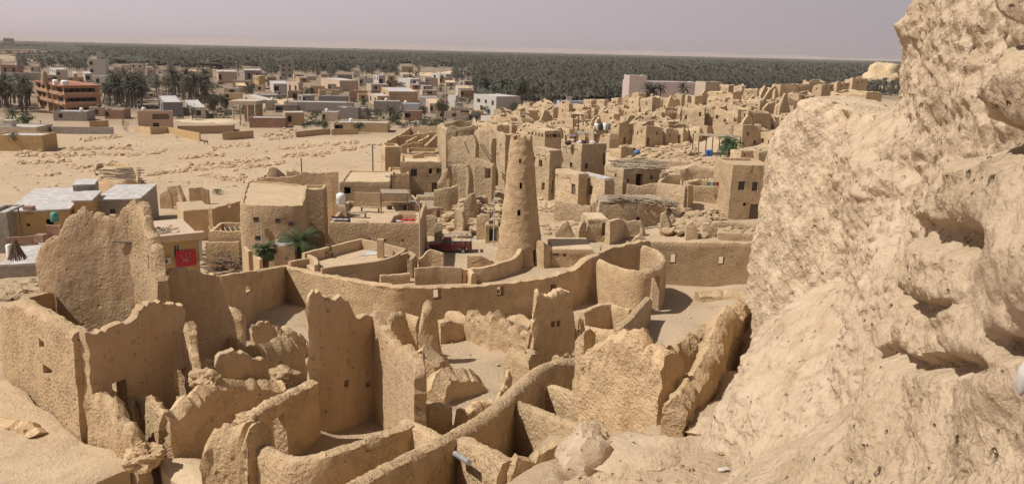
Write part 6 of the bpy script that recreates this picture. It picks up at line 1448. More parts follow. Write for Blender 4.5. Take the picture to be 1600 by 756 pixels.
canopy('pale stick shelter at the left of the cafe rooftop', 885, 900, 213, 207, 112, 2.2, 'bluegrey', 2)
p = U(920, 224, 109.5)
for k, (px, c, lab) in enumerate(((912, 'tyrebrown', 'dark seated bundle under the roof canopy'), (906, 'white', 'white cushion pile under the roof canopy'), (926, 'white', 'white cushion pile at the right under the roof canopy'), (888, 'tyrebrown', 'dark cushion pile at the roof edge'))):
    q = U(px, 223, 109.6); b = MB(); b.rock(q, .38, k, 2, (1.2, .9, .9), .3); tag(b.build('cushion_pile', M[c], loc=q), lab, 'cushions')
for k, px in enumerate((1105, 1110)):
    p = U(px, 244, 116); b = MB(); b.lathe(p, [(.3, 0), (.32, .05), (.30, .3), (.33, .33), (.30, .6), (.32, .85), (.28, .9)], 14); tag(b.build('barrel', M['blue'], loc=p), ('blue plastic barrel in the cafe yard, the left of two', 'blue plastic barrel in the cafe yard, nearer the green tree')[k], 'barrel', 'blue barrels in the cafe yard')
b = MB(); p = U(996, 238, 126); b.rock(p, .45, 3, 2, (1.2, .8, .8), .3); tag(b.build('tarpaulin', M['blue'], loc=p), 'crumpled blue tarpaulin left of the stony yard', 'tarpaulin')
for k in range(6):
    c = ('tankgreen', 'white', 'tankgreen', 'redcloth', 'white', 'redcloth')[k]; p = U(1107 + k * 4.6, 288, 101.4); b = MB(); b.box(p, (.33, .12, .45)); b.box(p + Vector((0, 0, .26)), (.36, .14, .06)); tag(b.build('painted_panel', M[c], loc=p, smooth=0), ('green', 'white', 'second green', 'red', 'second white', 'second red')[k] + ' painted panel on the wall left of the tall plain house', 'panel', 'painted panels on the terrace wall')
rt = root('metal_arch', U(1123, 286, 103), 'thin metal arch with spokes above the painted panels', 'arch')
b = MB(); c = U(1123, 287, 103)
b.tube([c + Vector((1.2 * math.cos(a), 0, 1.0 * math.sin(a))) for a in [math.pi * k / 12 for k in range(13)]], .04, 5); b.build('hoop', M['palewood'], rt)
for k in range(1, 5): a = math.pi * k / 5; b = MB(); b.tube([c, c + Vector((1.2 * math.cos(a), 0, 1.0 * math.sin(a)))], .03, 4); b.build('spoke', M['palewood'], rt)
for k in range(7):
    px = 1078 + k * 4.4; p = U(px, 287, 104); b = MB(); b.tube([p, p + Vector((random.uniform(-.1, .1), 0, 1.0 + random.uniform(-.2, .3)))], [.14, .08], 5)
    o = tag(b.build('fence_post', M['palewood'], loc=p), 'crooked palm-wood fence post on the terrace beside the painted panels', 'post', 'crooked posts of the terrace fence')
# ================================================================ FAR TOWN ON THE PLAIN
def fh(label, x0, xc, x1, yt, yb, th=15, mat='cream', roof='whiteroof', L=None, wl=(), wr=(), name='town_house', par=.25, **kw):
    kw.setdefault('jag', 0); kw.setdefault('amp', .02); kw.setdefault('ds', 4); kw.setdefault('rows', 3); kw.setdefault('thick', .3); kw.setdefault('batter', 0)
    return house(label, x0, xc, x1, yt, yb, th, mat=mat, roof=roof, L=L, wl=wl, wr=wr, name=name, par=par, **kw)
# hotel
HT, ht = fh('three-storey terracotta hotel with banded balconies and a roof of tanks', 50, 104, 160, 134, 180, 42, mat='terracotta', roof='redroof', par=.6, name='hotel', cat='hotel',
   wl=[(u - .05, u + .05, v, v + .17, 'w') for u in (.12, .28, .44, .56, .80, .90) for v in (.08, .42, .74)], wr=[(u - .045, u + .045, v, v + .16, 'w') for u in (.12, .28, .45, .62, .82) for v in (.08, .42, .74)])
C_, A_, D_, B_, zt_, r_, l_ = ht; Hh = zt_ - C_.z
for v in (.36, .68, .98):
    for (P0, P1) in ((B_, C_), (C_, A_)):
        t = (P1 - P0).normalized(); nn = Vector((t.y, -t.x, 0)); c = (P0 + P1) / 2; c.z = C_.z + Hh * v
        b = MB(); b.box(c + nn * .5, ((P1 - P0).length + .6, 1.0, .35), (t, nn, Vector((0, 0, 1)))); b.build('balcony_slab', M['terracotta' if v < .9 else 'redroof'], HT, smooth=0)
        if v < .9: b = MB(); b.box(c + nn * .95 + Vector((0, 0, .55)), ((P1 - P0).length * .96, .12, .7), (t, nn, Vector((0, 0, 1)))); b.build('balcony_rail', M['terracotta'], HT, smooth=0)
for u in (.52, .70):
    p = B_.lerp(C_, u); t = (C_ - B_).normalized(); nn = Vector((t.y, -t.x, 0)); b = MB(); b.box(Vector((p.x, p.y, C_.z + Hh * .5)) + nn * .56, (.7, 1.1, Hh), (t, nn, Vector((0, 0, 1)))); b.build('pilaster', M['yellow'], HT, smooth=0)
for px, rr, lab in ((87, .95, 'white tank on the left of the hotel roof'), (101, 1.15, 'larger white tank at the corner of the hotel roof')):
    p = U(px, 132, C_.y + (6 if px < 90 else 3)); p.z = zt_ - .3; b = MB(); b.lathe(p, [(rr, 0), (rr, 1.5), (rr * .6, 1.85)], 16); tag(b.build('water_tank', M['tankwhite'], loc=p), lab, 'tank')
p = U(70, 131, C_.y + 12); p.z = zt_ - .6; b = MB(); b.lathe(p, [(1.2, 0), (1.15, 1), (.85, 3), (.65, 4.2), (.4, 4.5)], 16); tag(b.build('roof_turret', M['townmud'], loc=p), 'small tapered mud turret on the hotel roof', 'turret')
FT = [
 ('long white and grey row of shops at the far left edge', -5, 2, 29, 114, 127, 10, 'white', 8, (), (5, 1)),
 ('low grey house between the shop row and the hotel turret', 31, 34, 66, 114, 126, 8, 'grey', 8, (), (3, 1)),
 ('two-storey white house with square windows behind the hotel', 71, 89, 107, 109, 126, 35, 'white', None, (3, 2), (2, 1)),
 ('pink plastered house behind the hotel roof, the brighter one', 122, 134, 145, 115, 129, 30, 'pinkwash', None, (), (1, 1)),
 ('peach cube house left of the pink plastered house', 107, 116, 122, 115, 128, 30, 'peach', None, (), ()),
 ('long low white building right of the pink plastered house', 143, 146, 176, 119, 134, 8, 'white', 9, (), (2, 1)),
 ('tall white villa with an open dark upper floor and an arcade', 136, 141, 166, 93, 117, 10, 'white', 8, (), (3, 2)),
 ('brown house with a little gable at the far left edge', -4, 2, 29, 102, 116, 8, 'brick', 8, (), (2, 1)),
 ('grey shed with a cream flat roof in front of the hotel', 77, 84, 136, 174, 189, 8, 'grey', 7, (), [(.16, .28, .3, .75, 'w'), (.5, .54, .6, .75, 'w')]),
 ('low peach terrace building right of the hotel', 132, 140, 162, 168, 182, 20, 'peach', 5, (), (1, 1)),
 ('low brown arcade building beneath the white-trunked palms', 160, 164, 194, 171, 186, 6, 'brick', 6, (), (3, 1)),
 ('peach two-storey house with a white side and a veranda', 194, 217, 271, 174, 206, 20, 'peach', None, (3, 1), [(.12, .2, .62, .84, 'w'), (.4, .62, .60, .86, 'h'), (.68, .9, .60, .86, 'h'), (.42, .6, .1, .42, 'd')]),
 ('dark blue-grey house with a white side behind the peach house', 224, 256, 287, 160, 182, 26, 'bluegrey', None, (2, 1), ()),
 ('small white house behind the dusty trees', 286, 300, 322, 168, 186, 25, 'white', None, (1, 1), (1, 1)),
 ('cream villa with a brown shaded front at the palm edge', 329, 342, 371, 112, 130, 22, 'peach', None, (2, 2), (4, 1)),
 ('white and grey villa right of the cream villa', 374, 383, 410, 110, 128, 20, 'grey', None, (2, 2), (2, 1)),
 ('low cream building in front of the grey villa', 358, 364, 393, 126, 138, 12, 'cream', 8, (), (2, 1)),
 ('small yellow two-storey house with dark side', 396, 405, 415, 119, 140, 30, 'yellow', None, (2, 2), ()),
 ('round-roofed red hut beside the yellow house', 413, 418, 432, 121, 134, 15, 'brick', 5, (), ()),
 ('grey tower house standing alone among the palms', 435, 439, 458, 98, 122, 12, 'grey', 8, (), (2, 3)),
 ('white gabled house near the peach cube', 417, 428, 452, 131, 146, 20, 'white', None, (), (2, 1)),
 ('bright peach cube house with dark trees to its right', 449, 467, 474, 129, 150, 40, 'peach', None, (2, 1), ()),
 ('long peach warehouse with a brown end wall', 487, 531, 560, 126, 143, 28, 'peach', None, (), ()),
 ('small grey house with white windows behind the warehouse', 524, 528, 550, 117, 128, 10, 'bluegrey', 7, (), (3, 1)),
 ('white hut at the palm edge above the warehouse', 549, 553, 562, 111, 120, 12, 'white', 5, (), ()),
 ('white and brown house right of the warehouse', 556, 562, 583, 122, 134, 12, 'white', 6, (), (3, 1)),
 ('brown low wall house in front of the warehouse', 540, 546, 574, 142, 156, 10, 'brick', 6, (), ()),
 ('white two-storey house among trees, right of the warehouse', 584, 592, 602, 118, 140, 25, 'white', None, (2, 2), (1, 1)),
 ('long pale grey house with a dark flat roof', 439, 444, 541, 159, 174, 5, 'grey', 9, (), [(.2, .24, .35, .7, 'w'), (.38, .43, .3, .75, 'w'), (.5, .54, .35, .7, 'w'), (.75, .79, .35, .7, 'w')]),
 ('low cream house left of the long pale grey house', 370, 415, 434, 157, 173, 30, 'cream', None, (3, 1), ()),
 ('grey flat-roofed house behind the low cream house', 395, 400, 440, 148, 160, 8, 'grey', 10, (), ()),
 ('dark-roofed grey house behind the long pale grey house', 494, 498, 542, 150, 162, 6, 'bluegrey', 7, (), ()),
 ('long red brick house with a cream roof at the field edge', 382, 390, 446, 184, 200, 10, 'brick', 7, (), [(.5, .56, .3, .6, 'w'), (.78, .84, .3, .6, 'w')]),
 ('brown shed with a sagging dark roof right of the red brick house', 424, 446, 476, 176, 196, 20, 'townmud', 8, (), (2, 1)),
 ('small white-roofed house with three dark windows', 500, 503, 528, 175, 190, 5, 'cream', 6, (), (3, 1)),
 ('grey house with an open dark door, right of the three-window house', 524, 528, 560, 168, 186, 5, 'grey', 8, (), [(.35, .5, .1, .75, 'd')]),
 ('grey flat-roofed cube right of the open-door house', 557, 560, 578, 169, 186, 8, 'grey', 7, (), ()),
 ('long low mud house behind the field bushes', 517, 522, 606, 191, 206, 4, 'townmud', 7, (), (4, 1)),
 ('large brown house with a red-brown front', 596, 608, 653, 143, 163, 14, 'townmud', None, [(.3, .5, .4, .7, 'w')], [(.2, .26, .5, .75, 'w'), (.45, .5, .3, .6, 'w'), (.7, .76, .5, .75, 'w'), (.88, .93, .5, .75, 'w')]),
 ('peach house with small windows left of the large brown house', 576, 590, 610, 150, 166, 20, 'peach', None, (2, 1), (1, 1)),
 ('grey-brown house with two dark windows under the large brown house', 578, 584, 625, 158, 176, 8, 'grey', 8, (), [(.4, .5, .3, .65, 'w'), (.7, .8, .3, .65, 'w')]),
 ('striped pale greenhouse beside the tall dark tree', 652, 655, 681, 152, 167, 6, 'whiteroof', 8, (), ()),
 ('pale blue plastic-covered shed', 622, 626, 656, 162, 176, 5, 'bluewash', 7, (), ()),
 ('ruined brick shed in front of the plastic-covered shed', 626, 632, 660, 173, 188, 8, 'brick', 5, (), (2, 1)),
 ('yellow house on the far sandy ridge', 622, 628, 646, 104, 113, 12, 'yellow', 9, (), ()),
 ('long white house with a dark porch below the sandy ridge', 622, 641, 658, 124, 137, 25, 'white', None, (), [(.3, .8, .2, .8, 'h')]),
 ('pink and white house right of the porch house', 656, 664, 684, 122, 136, 15, 'pinkwash', 8, (), (3, 1)),
 ('white house with a brown front below the sandy ridge', 674, 696, 707, 116, 128, 30, 'white', None, (2, 1), ()),
 ('low pinkish house left of the sandy ridge houses', 600, 606, 622, 126, 140, 15, 'brick', 7, (), (2, 1)),
 ('white villa with a brown shaded side at the palm grove edge', 740, 775, 812, 151, 180, 30, 'white', None, [(.15, .25, .55, .75, 'w'), (.5, .6, .55, .75, 'w'), (.8, .9, .5, .75, 'w'), (.3, .42, .1, .4, 'w')], [(.2, .3, .55, .8, 'w'), (.6, .7, .55, .8, 'w')]),
 ('pale stone house with a row of small vents, left of the white villa', 699, 704, 738, 168, 184, 8, 'cream', 6, (), [(.2 + .2 * k, .25 + .2 * k, .55, .7, 'w') for k in range(4)]),
 ('white corner house behind the pale stone house', 700, 712, 716, 150, 168, 30, 'white', None, (), ()),
 ('cream hut at the right of the ridge houses', 724, 728, 736, 124, 134, 10, 'cream', 5, (), ()),
 ('white house beyond the palms behind the blue tanks, low', 868, 874, 912, 158, 167, 8, 'bluewash', 6, (), ()),
 ('grey and white house with a tank behind the old town', 912, 916, 950, 156, 167, 8, 'grey', 6, (), ()),
 ('yellow house with a blue-white gable at the left edge of the field', -20, -10, 68, 211, 236, 6, 'yellow', 7, (), [(.62, .72, .05, .5, 'd'), (.2, .24, .4, .6, 'w')]),
 ('long flat shed behind the yellow house at the left edge', -30, -12, 58, 198, 212, 6, 'cream', 9, (), ()),
 ('white and grey house among far trees, left of the grey tower', 250, 254, 267, 117, 126, 10, 'white', 6, (), ()),
 ('low white house among the palms above the dusty trees', 280, 284, 300, 118, 126, 10, 'white', 6, (), ()),
 ('cream flat-roofed house deep in the palms', 243, 247, 264, 108, 116, 10, 'cream', 8, (), ()),
 ('white house deep in the palms left of the cream flat roof', 200, 204, 224, 100, 108, 10, 'white', 8, (), (2, 1)),
 ('grey house with a flat canopy above the dusty trees', 311, 316, 330, 108, 122, 12, 'cream', 7, (), ()),
 ('brown house at the edge of the left palms', 186, 190, 202, 102, 110, 12, 'peach', 7, (), ()),
 ('pale house far off near the left horizon', 282, 286, 302, 79, 84, 8, 'white', 14, (), ()),
 ('terraced white house on the far left rise', 2, 6, 18, 60, 72, 12, 'cream', 20, (), (3, 2)),
 ('white low house on the far left rise', 95, 100, 118, 74, 79, 8, 'white', 20, (), ()),
 ('pale hall on the far left rise', 74, 78, 96, 76, 81, 8, 'grey', 20, (), ())]
M['bluewash'] = plain('pale_blue_sheet', (.40, .42, .46), .7, .1, 2)
for (lab, x0, xc, x1, yt, yb, th, mt, L, wl, wr) in FT:
    fh(lab, x0, xc, x1, yt, yb, th, mt, L=L, wl=wl, wr=wr, group='houses of the town on the plain'); ANCH.append(((x0 + x1) / 2, (yt + yb) / 2, short(lab)))
rq = random.Random(5); nfill = 0; HR = list(RECTS)
for q in list(FT):
    if rq.random() > .55 or q[4] < 100: continue
    g = G(q[2], q[5]); px = rq.uniform(q[2] + 1, q[3] - 2); p = U(px, q[4], g.y + rq.uniform(2, 4)); p.z -= .15; k = rq.randrange(3)
    if k == 0: b = MB(); b.lathe(p, [(.5, 0), (.55, 1.0), (.3, 1.25)], 12); tag(b.build('water_tank', M[rq.choice(('tankwhite', 'tankblack', 'tankwhite'))], loc=p), 'roof tank on the ' + short(q[0]), 'tank')
    elif k == 1: b = MB(); b.box(p + Vector((0, 1, .8)), (2.2, 2.0, 1.7)); b.box(p + Vector((0, 1, 1.68)), (2.5, 2.3, .12)); tag(b.build('stair_hut', M[rq.choice(('cream', 'grey', 'white'))], loc=p, smooth=0), 'stair hut on the ' + short(q[0]), 'roof hut')
    else:
        b = MB(); b.tube([p, p + Vector((0, 0, 1.1))], .05, 5); b.lathe(p + Vector((0, 0, 1.1)), [(.1, 0), (.55, .25), (.6, .4)], 10); tag(b.build('satellite_dish', M['white'], loc=p), 'satellite dish on the ' + short(q[0]), 'dish')
for k in range(900):
    px, py = rq.uniform(-5, 740), rq.uniform(108, 190)
    if py > np.interp(px, [0, 60, 200, 330, 380, 440, 520, 600, 740], [134, 128, 138, 146, 176, 182, 188, 188, 186]) or py < np.interp(px, [0, 200, 420, 740], [112, 108, 118, 122]): continue
    if 160 < px < 345 and 124 < py: continue
    g = G(px, py); w = rq.uniform(5, 13) / g.y * F; h = rq.uniform(2.6, 4.6) / g.y * F; f = rq.uniform(.1, .4)
    bad = False
    for (a0, a1, b0, b1, hy) in HR:
        ox = min(px + w * (1 - f), a1) - max(px - w * f, a0)
        if ox > 0 and hy > g.y - 3 and py - h < b1 - (b1 - b0) * .55 and py > b0: bad = True; break
        if ox > 0 and hy <= g.y and b0 < py - h * .7 < b1: bad = True; break
    if bad: continue
    mt = rq.choice(('cream', 'townmud', 'grey', 'brick', 'townmud', 'townmud', 'peach', 'cream', 'cream', 'white'))
    col_ = dict(cream='cream', townmud='brown mud', grey='grey', brick='red-brown', white='white', peach='peach')[mt]
    lab = anchor_label(f"low {col_} house" if h / F * g.y < 3.6 else f"{col_} house", px, py)
    if not lab: continue
    fh(lab, px - w * f, px, px + w * (1 - f), py - h, py, rq.uniform(5, 25), mt, roof=rq.choice(('roofmud', 'roofmud', 'roofmud', 'grey', 'whiteroof')), L=rq.uniform(5, 9) if f < .2 else None, wr=(rq.randint(1, 3), 1), wl=(1, 1) if f > .3 else (), group='houses of the town on the plain'); HR.append(RECTS[-1]); nfill += 1
    if nfill >= 75: break
print('town fill', nfill)
for k in range(16):
    px, py = rq.uniform(10, 735), rq.uniform(120, 192)
    if 160 < px < 330 and py > 150: continue
    g = G(px, py); lab = anchor_label('thin utility pole', px, py)
    if lab: pole(lab, px, py - 7.5 / g.y * F, g.y, 1)
ANCH.clear()
# pink long building
PK, pk = fh('long pink building with small paired windows behind the old town', 980, 982, 1088, 127, 152, 3, 'pinkwash', L=12, Y=268, wr=[(u - .012, u + .012, v, v + .16, 'w') for u in (.06, .10, .2, .24, .32, .55, .60, .64, .83, .86, .91, .94) for v in (.25, .62)])
fh('taller left end of the long pink building', 979, 982, 1009, 118, 152, 3, 'pinkwash', L=10, Y=266.5, wr=[(.12, .16, .5, .6, 'w'), (.3, .38, .84, .94, 'h'), (.42, .5, .84, .94, 'h'), (.6, .66, .84, .94, 'h'), (.5, .56, .5, .6, 'w')])
fh('cream corner block at the right end of the long pink building', 1085, 1101, 1125, 128, 152, 30, 'cream', Y=262, wl=[(.75, .83, .6, .75, 'w')], wr=())
def fw(label, pts, mat, base=None, th=.35, **kw):
    nd = []
    for (px, py, pb) in pts: g = G(px, pb); nd.append((g.x, g.y, U(px, py, g.y).z))
    return wall('yard_wall', nd, label, 'wall', mat, th=th, ds=3, rows=3, amp=.02, jag=.03, batter=0, **kw)
HX=0
fw('grey garden wall with a white end in front of the hotel', [(72, 190, 199), (82, 198, 209), (178, 199, 210)], 'grey')
fw('ochre garden wall behind the grey garden wall', [(140, 190, 199), (170, 188, 198)], 'yellow')
fw('sunlit yellow field wall running towards the camera by the peach house', [(260, 198, 207), (313, 208, 221)], 'yellow')
fw('long brown field wall meeting the yellow field wall', [(278, 197, 210), (364, 196, 208), (366, 192, 202)], 'townmud')
fw('brown wall corner right of the yellow field wall', [(348, 208, 219), (354, 207, 219), (396, 204, 216)], 'townmud')
fw('dark terrace wall under the peach house veranda', [(210, 196, 206), (236, 199, 210), (262, 198, 208)], 'townmud')
fw('low boundary wall of the warehouse', [(498, 139, 146), (536, 138, 146)], 'cream')
fw('crumbling block wall at the rubbish heap', [(462, 206, 215), (490, 203, 212), (516, 201, 210)], 'townmud')
fw('second crumbling block wall right of the rubbish heap', [(518, 202, 211), (560, 201, 210)], 'townmud')
fw('white yard wall below the white villa', [(752, 181, 190), (800, 179, 188)], 'white')
fw('cream yard wall below the pale stone house', [(708, 184, 192), (742, 183, 192)], 'cream')
fw('long white wall on the far left rise', [(-40, 88, 92), (70, 86, 90)], 'white')
rt = root('pavilion', G(380, 190), 'flat-roofed open pavilion on white posts by the road', 'pavilion')
g = G(364, 190); zz = U(364, 164, g.y).z; A0 = Vector((g.x, g.y, 0)); wv = solve_px(g, Vector((1, .1, 0)), 402)
b = MB(); b.prism([(g.x - 1, g.y), (g.x + wv, g.y + wv * .1), (g.x + wv, g.y + 11), (g.x - 1, g.y + 10)], zz, zz + 1.2); b.build('roof', M['cream'], rt, smooth=0)
for k in range(4): b = MB(); b.tube([(g.x + wv * k / 3.2, g.y + .6, 0), (g.x + wv * k / 3.2, g.y + .6, zz)], .22, 8); b.build('post', M['white'], rt)
b = MB(); b.prism([(g.x + 2, g.y + 5), (g.x + wv - 1, g.y + 5), (g.x + wv - 1, g.y + 10), (g.x + 2, g.y + 10)], -.2, zz - .02); b.build('back_room', M['townmud'], rt, smooth=0)
# field stones and tracks
def stones():
    rs = random.Random(5); b = MB(); k = 0
    rows = [((20, 243), (220, 241)), ((30, 255), (110, 252)), ((110, 262), (170, 258)), ((230, 271), (400, 258)), ((300, 258), (420, 250)), ((225, 240), (260, 236)), ((280, 247), (350, 242)), ((60, 275), (90, 272)), ((380, 262), (440, 255)), ((430, 233), (560, 222)), ((100, 235), (200, 230)), ((30, 240), (60, 236)), ((320, 275), (400, 285)), ((410, 300), (360, 262)), ((440, 243), (520, 240)), ((530, 235), (600, 225)), ((120, 220), (190, 214)), ((330, 232), (390, 226))]
    for a, c in rows:
        n = int(abs(c[0] - a[0]) * .9)
        for i in range(n):
            u = rs.random(); g = G(a[0] + (c[0] - a[0]) * u + rs.gauss(0, 1.5), a[1] + (c[1] - a[1]) * u + rs.gauss(0, 1.3)); b.rock(g, .18 + .5 * rs.random() ** 2, k, 1, (1.2, 1, .8), .5); k += 1
    for i in range(900):
        g = G(rs.uniform(0, 600), rs.uniform(212, 300)); b.rock(g, .08 + .32 * rs.random() ** 3, k, 0, (1.2, 1, .7), .5); k += 1
    tag(b.build('field_rubble', M['rubble']), kind='stuff')
stones()
rubble([(405, 212), (440, 200), (470, 205), (465, 216), (430, 222)], 110, .1, .5, 'rubble', seed=71, h=.2)
# bank of earth in the field
for k, (px, py, rx, lab) in enumerate(((330, 190, 9, 'flat earth platform behind the long brown field wall'),)):
    g = G(px, py); b = MB(); b.rock(g - Vector((0, 0, .6)), rx, 3, 3, (1.4, .9, .14), .3); tag(b.build('earth_bank', M['sand'], loc=g), lab, 'earth bank')
# small animal and cart in the field
def animal(px, py, lab):
    g = G(px, py); rt = None; b = MB(); s = 1.0
    V = []; 
    b.tube([g + Vector((-.55, 0, .78)), g + Vector((-.3, 0, .82)), g + Vector((.1, 0, .78)), g + Vector((.5, 0, .84))], [.14, .25, .23, .15], 8)
    b.tube([g + Vector((-.5, 0, .84)), g + Vector((-.75, 0, 1.1)), g + Vector((-.82, 0, 1.12)), g + Vector((-1.02, 0, 1.0))], [.13, .1, .11, .06], 7)
    for sx in (-.4, .4):
        for sy in (-.12, .12): b.tube([g + Vector((sx, sy, .72)), g + Vector((sx + .04, sy, .4)), g + Vector((sx, sy, 0))], [.09, .06, .045], 6)
    b.tube([g + Vector((.5, 0, .85)), g + Vector((.62, 0, .55))], [.05, .03], 5)
    for sy in (-.07, .07): b.tube([g + Vector((-.78, sy, 1.18)), g + Vector((-.74, sy * 1.6, 1.36))], [.04, .015], 4)
    tag(b.build('donkey', M['wood'], loc=g), lab, 'donkey')
animal(322, 226, 'small dark donkey standing in the sandy field')
# sand mounds, far hills, lake
def mound(name, px0, px1, py, hpx, depth, mat='sand'):
    A_, B_ = G(px0, py), G(px1, py); Y = A_.y; V = []; n, m = 60, 10
    for i in range(n + 1):
        for j in range(m + 1):
            u, v = i / n, j / m; x = A_.x + (B_.x - A_.x) * u; e = math.sin(math.pi * u) ** .6 * math.sin(math.pi * v)
            h = hpx * Y / F * e * (.75 + .5 * noise.noise(Vector((u * 5, v * 1.5, px0)))); V.append((x, Y + depth * (v - .5), -.3 + h))
    Fc = [(i * (m + 1) + j, (i + 1) * (m + 1) + j, (i + 1) * (m + 1) + j + 1, i * (m + 1) + j + 1) for i in range(n) for j in range(m)]
    tag(link(name, V, Fc, M[mat], loc=(A_.x, Y, 0)), kind='structure')
mound('sand_hill', 645, 705, 117, 6, 60); mound('sand_hill', 690, 745, 114, 6, 60); mound('sand_hill', -60, 62, 97, 14, 250); mound('sand_hill', 30, 130, 84, 8, 400)
M['palesand'] = plain('pale_dune_sand', (.40, .33, .285), .95, .06, .002)
def hills():
    V = []; n = 260; Y = 10000
    for i in range(n + 1):
        x = -8500 + 16000 * i / n; u = i / n
        h = (70 + 45 * noise.noise(Vector((u * 9, 1, 0))) + 30 * noise.noise(Vector((u * 24, 5, 0))) + 10 * noise.noise(Vector((u * 70, 9, 0)))) * float(np.interp(x, [-7500, -3500, 0, 2500, 4500, 7000], [1.25, 1.2, .9, .7, .45, .3]))
        for d, k in ((0, 0), (500, .55), (1100, 1), (2000, .3)): V.append((x, Y + d + 200 * noise.noise(Vector((u * 15, d, 2))), max(-1, min(h, 118) * k - (1 if k == 0 else 0))))
    Fc = [(i * 4 + j, (i + 1) * 4 + j, (i + 1) * 4 + j + 1, i * 4 + j + 1) for i in range(n) for j in range(3)]
    tag(link('far_hills', V, Fc, M['palesand'], loc=(0, Y, 0)), kind='structure')
hills()
m_, nt_, b_ = nodes('lake_water'); b_.inputs['Base Color'].default_value = (.25, .28, .34, 1); b_.inputs['Roughness'].default_value = .25
o = link('lake_water', [(900, 6200, .3), (6500, 6200, .3), (6500, 7600, .3), (1200, 7600, .3)], [(0, 1, 2, 3)], m_, loc=(3000, 6500, 0), smooth=0); tag(o, kind='structure')
# ridge-top boulder by the cliff
g_ = G(1360, 142); p = U(1380, 134, g_.y + 2); b = MB(); b.rock(p, 24 / F * g_.y, 8, 3, (1.2, 1, 1.25), .4); tag(b.build('boulder', M['yellowrock'], loc=p), 'smooth ochre boulder perched on the ridge beside the cliff', 'boulder')
# ================================================================ PALMS AND TREES
def crown_arrays(rs, nf, ns, wid, L, spread=1.0):
    """fronds as drooping strips, slightly folded; returns V (n,3), F (m,4)"""
    V = []; Fc = []
    for k in range(nf):
        a = 2 * math.pi * (k / nf * 1.0) * 5.3 + rs.uniform(-.3, .3); el = math.radians(rs.uniform(-35, 78)) * spread
        d = np.array([math.cos(a), math.sin(a), 0.]); s = np.array([-math.sin(a), math.cos(a), 0.])
        p = np.zeros(3); l_ = L * rs.uniform(.8, 1.1); tw = rs.uniform(-.5, .5); b0 = len(V)
        for j in range(ns + 1):
            t = j / ns; w = wid * (math.sin(math.pi * min(1, t * .9 + .12)) ** .7) * (1 if j < ns else .15)
            ss = s * math.cos(tw) + np.array([0, 0, math.sin(tw)])
            V.append(p - ss * w + np.array([0, 0, -w * .5])); V.append(p.copy()); V.append(p + ss * w + np.array([0, 0, -w * .5]))
            e = el - 1.5 * t * t - .35 * t
            p = p + (d * math.cos(e) + np.array([0, 0, math.sin(e)])) * (l_ / ns)
        for j in range(ns):
            for q in (0, 1): i0 = b0 + j * 3 + q; Fc.append((i0, i0 + 3, i0 + 4, i0 + 1))
    return np.array(V), np.array(Fc)
def leaflet_crown(rs, nf, npair, L, lw, ll):
    V = []; Fc = []
    for k in range(nf):
        a = 2 * math.pi * k / nf * 5.3 + rs.uniform(-.2, .2); el = math.radians(rs.uniform(-25, 80))
        d = np.array([math.cos(a), math.sin(a), 0.]); s = np.array([-math.sin(a), math.cos(a), 0.]); p = np.zeros(3)
        for j in range(npair):
            t = j / npair; e = el - 1.5 * t * t - .3 * t; tan = d * math.cos(e) + np.array([0, 0, math.sin(e)])
            q = p + tan * (L / npair); up = np.cross(tan, s)
            if t > .1:
                for sg in (-1, 1):
                    o = s * sg * .8 + tan * .6 + up * (-.15 + rs.uniform(-.15, .15)); o = o / np.linalg.norm(o) * ll * math.sin(math.pi * min(1, t * .85 + .1)) ** .6
                    b0 = len(V); V += [p, p + tan * lw, p + tan * lw * .6 + o, p + tan * .1 * lw + o]; Fc.append((b0, b0 + 1, b0 + 2, b0 + 3))
            b0 = len(V); w = .03 * (1 - t) + .008; V += [p - s * w, p + s * w, q + s * w, q - s * w]; Fc.append((b0, b0 + 1, b0 + 2, b0 + 3)); p = q
    return np.array(V), np.array(Fc)
rs = random.Random(11)
def mesh_np(name, V, Fc, mat):
    me = bpy.data.meshes.new(name); me.from_pydata(V.tolist(), [], Fc.tolist() if hasattr(Fc, 'tolist') else Fc); me.update(); me.shade_smooth(); me.materials.append(M[mat]); return me
CROWN = [mesh_np('palm_crown', *crown_arrays(rs, 44, 4, .20, 3.4), 'palm') for _ in range(5)]
def trunk_mesh(h):
    b = MB(); pts = [(0.12 * math.sin(i * .9), .1 * math.cos(i * .7), -.4 + (h + .4) * i / 6) for i in range(7)]; b.tube(pts, [.30, .24, .21, .2, .2, .22, .27], 7)
    me = bpy.data.meshes.new('palm_trunk'); me.from_pydata([tuple(v) for v in b.V], [], b.F); me.update(); me.shade_smooth(); me.materials.append(M['trunk']); return me, pts[-1]
TRK = [trunk_mesh(h) for h in (5.5, 7.0, 8.5, 3.0)]
TRW = []
for me, tp_ in TRK: m2 = me.copy(); m2.materials[0] = M['paletrunk']; TRW.append((m2, tp_))
PALMN = [0]
def palm(g, label, group, k=None, sc=1.0, white=False, mat=None):
    k = rs.randrange(3) if k is None else k
    rt = root('date_palm', g, label, 'palm tree', group); rt.rotation_euler = (0, 0, rs.uniform(0, 6.3)); rt.scale = (sc,) * 3
    me, tp_ = (TRW if white else TRK)[k]
    t = bpy.data.objects.new('trunk', me); COL.objects.link(t); t.parent = rt
    c = bpy.data.objects.new('crown', rs.choice(CROWN)); COL.objects.link(c); c.parent = rt; c.location = tp_; c.rotation_euler = (rs.uniform(-.12, .12), rs.uniform(-.12, .12), rs.uniform(0, 6))
    PALMN[0] += 1
def clear(px, py, Y, hpx, wpx):
    for (x0, x1, yt, yb, HY) in RECTS:
        if HY > Y and px + wpx > x0 and px - wpx < x1 and py - hpx < yb - (yb - yt) * .45 and py > yt: return False
        if HY <= Y + 12 and x0 - wpx * .2 < px < x1 + wpx * .2 and yt < py < yb + 1: return False
    return True
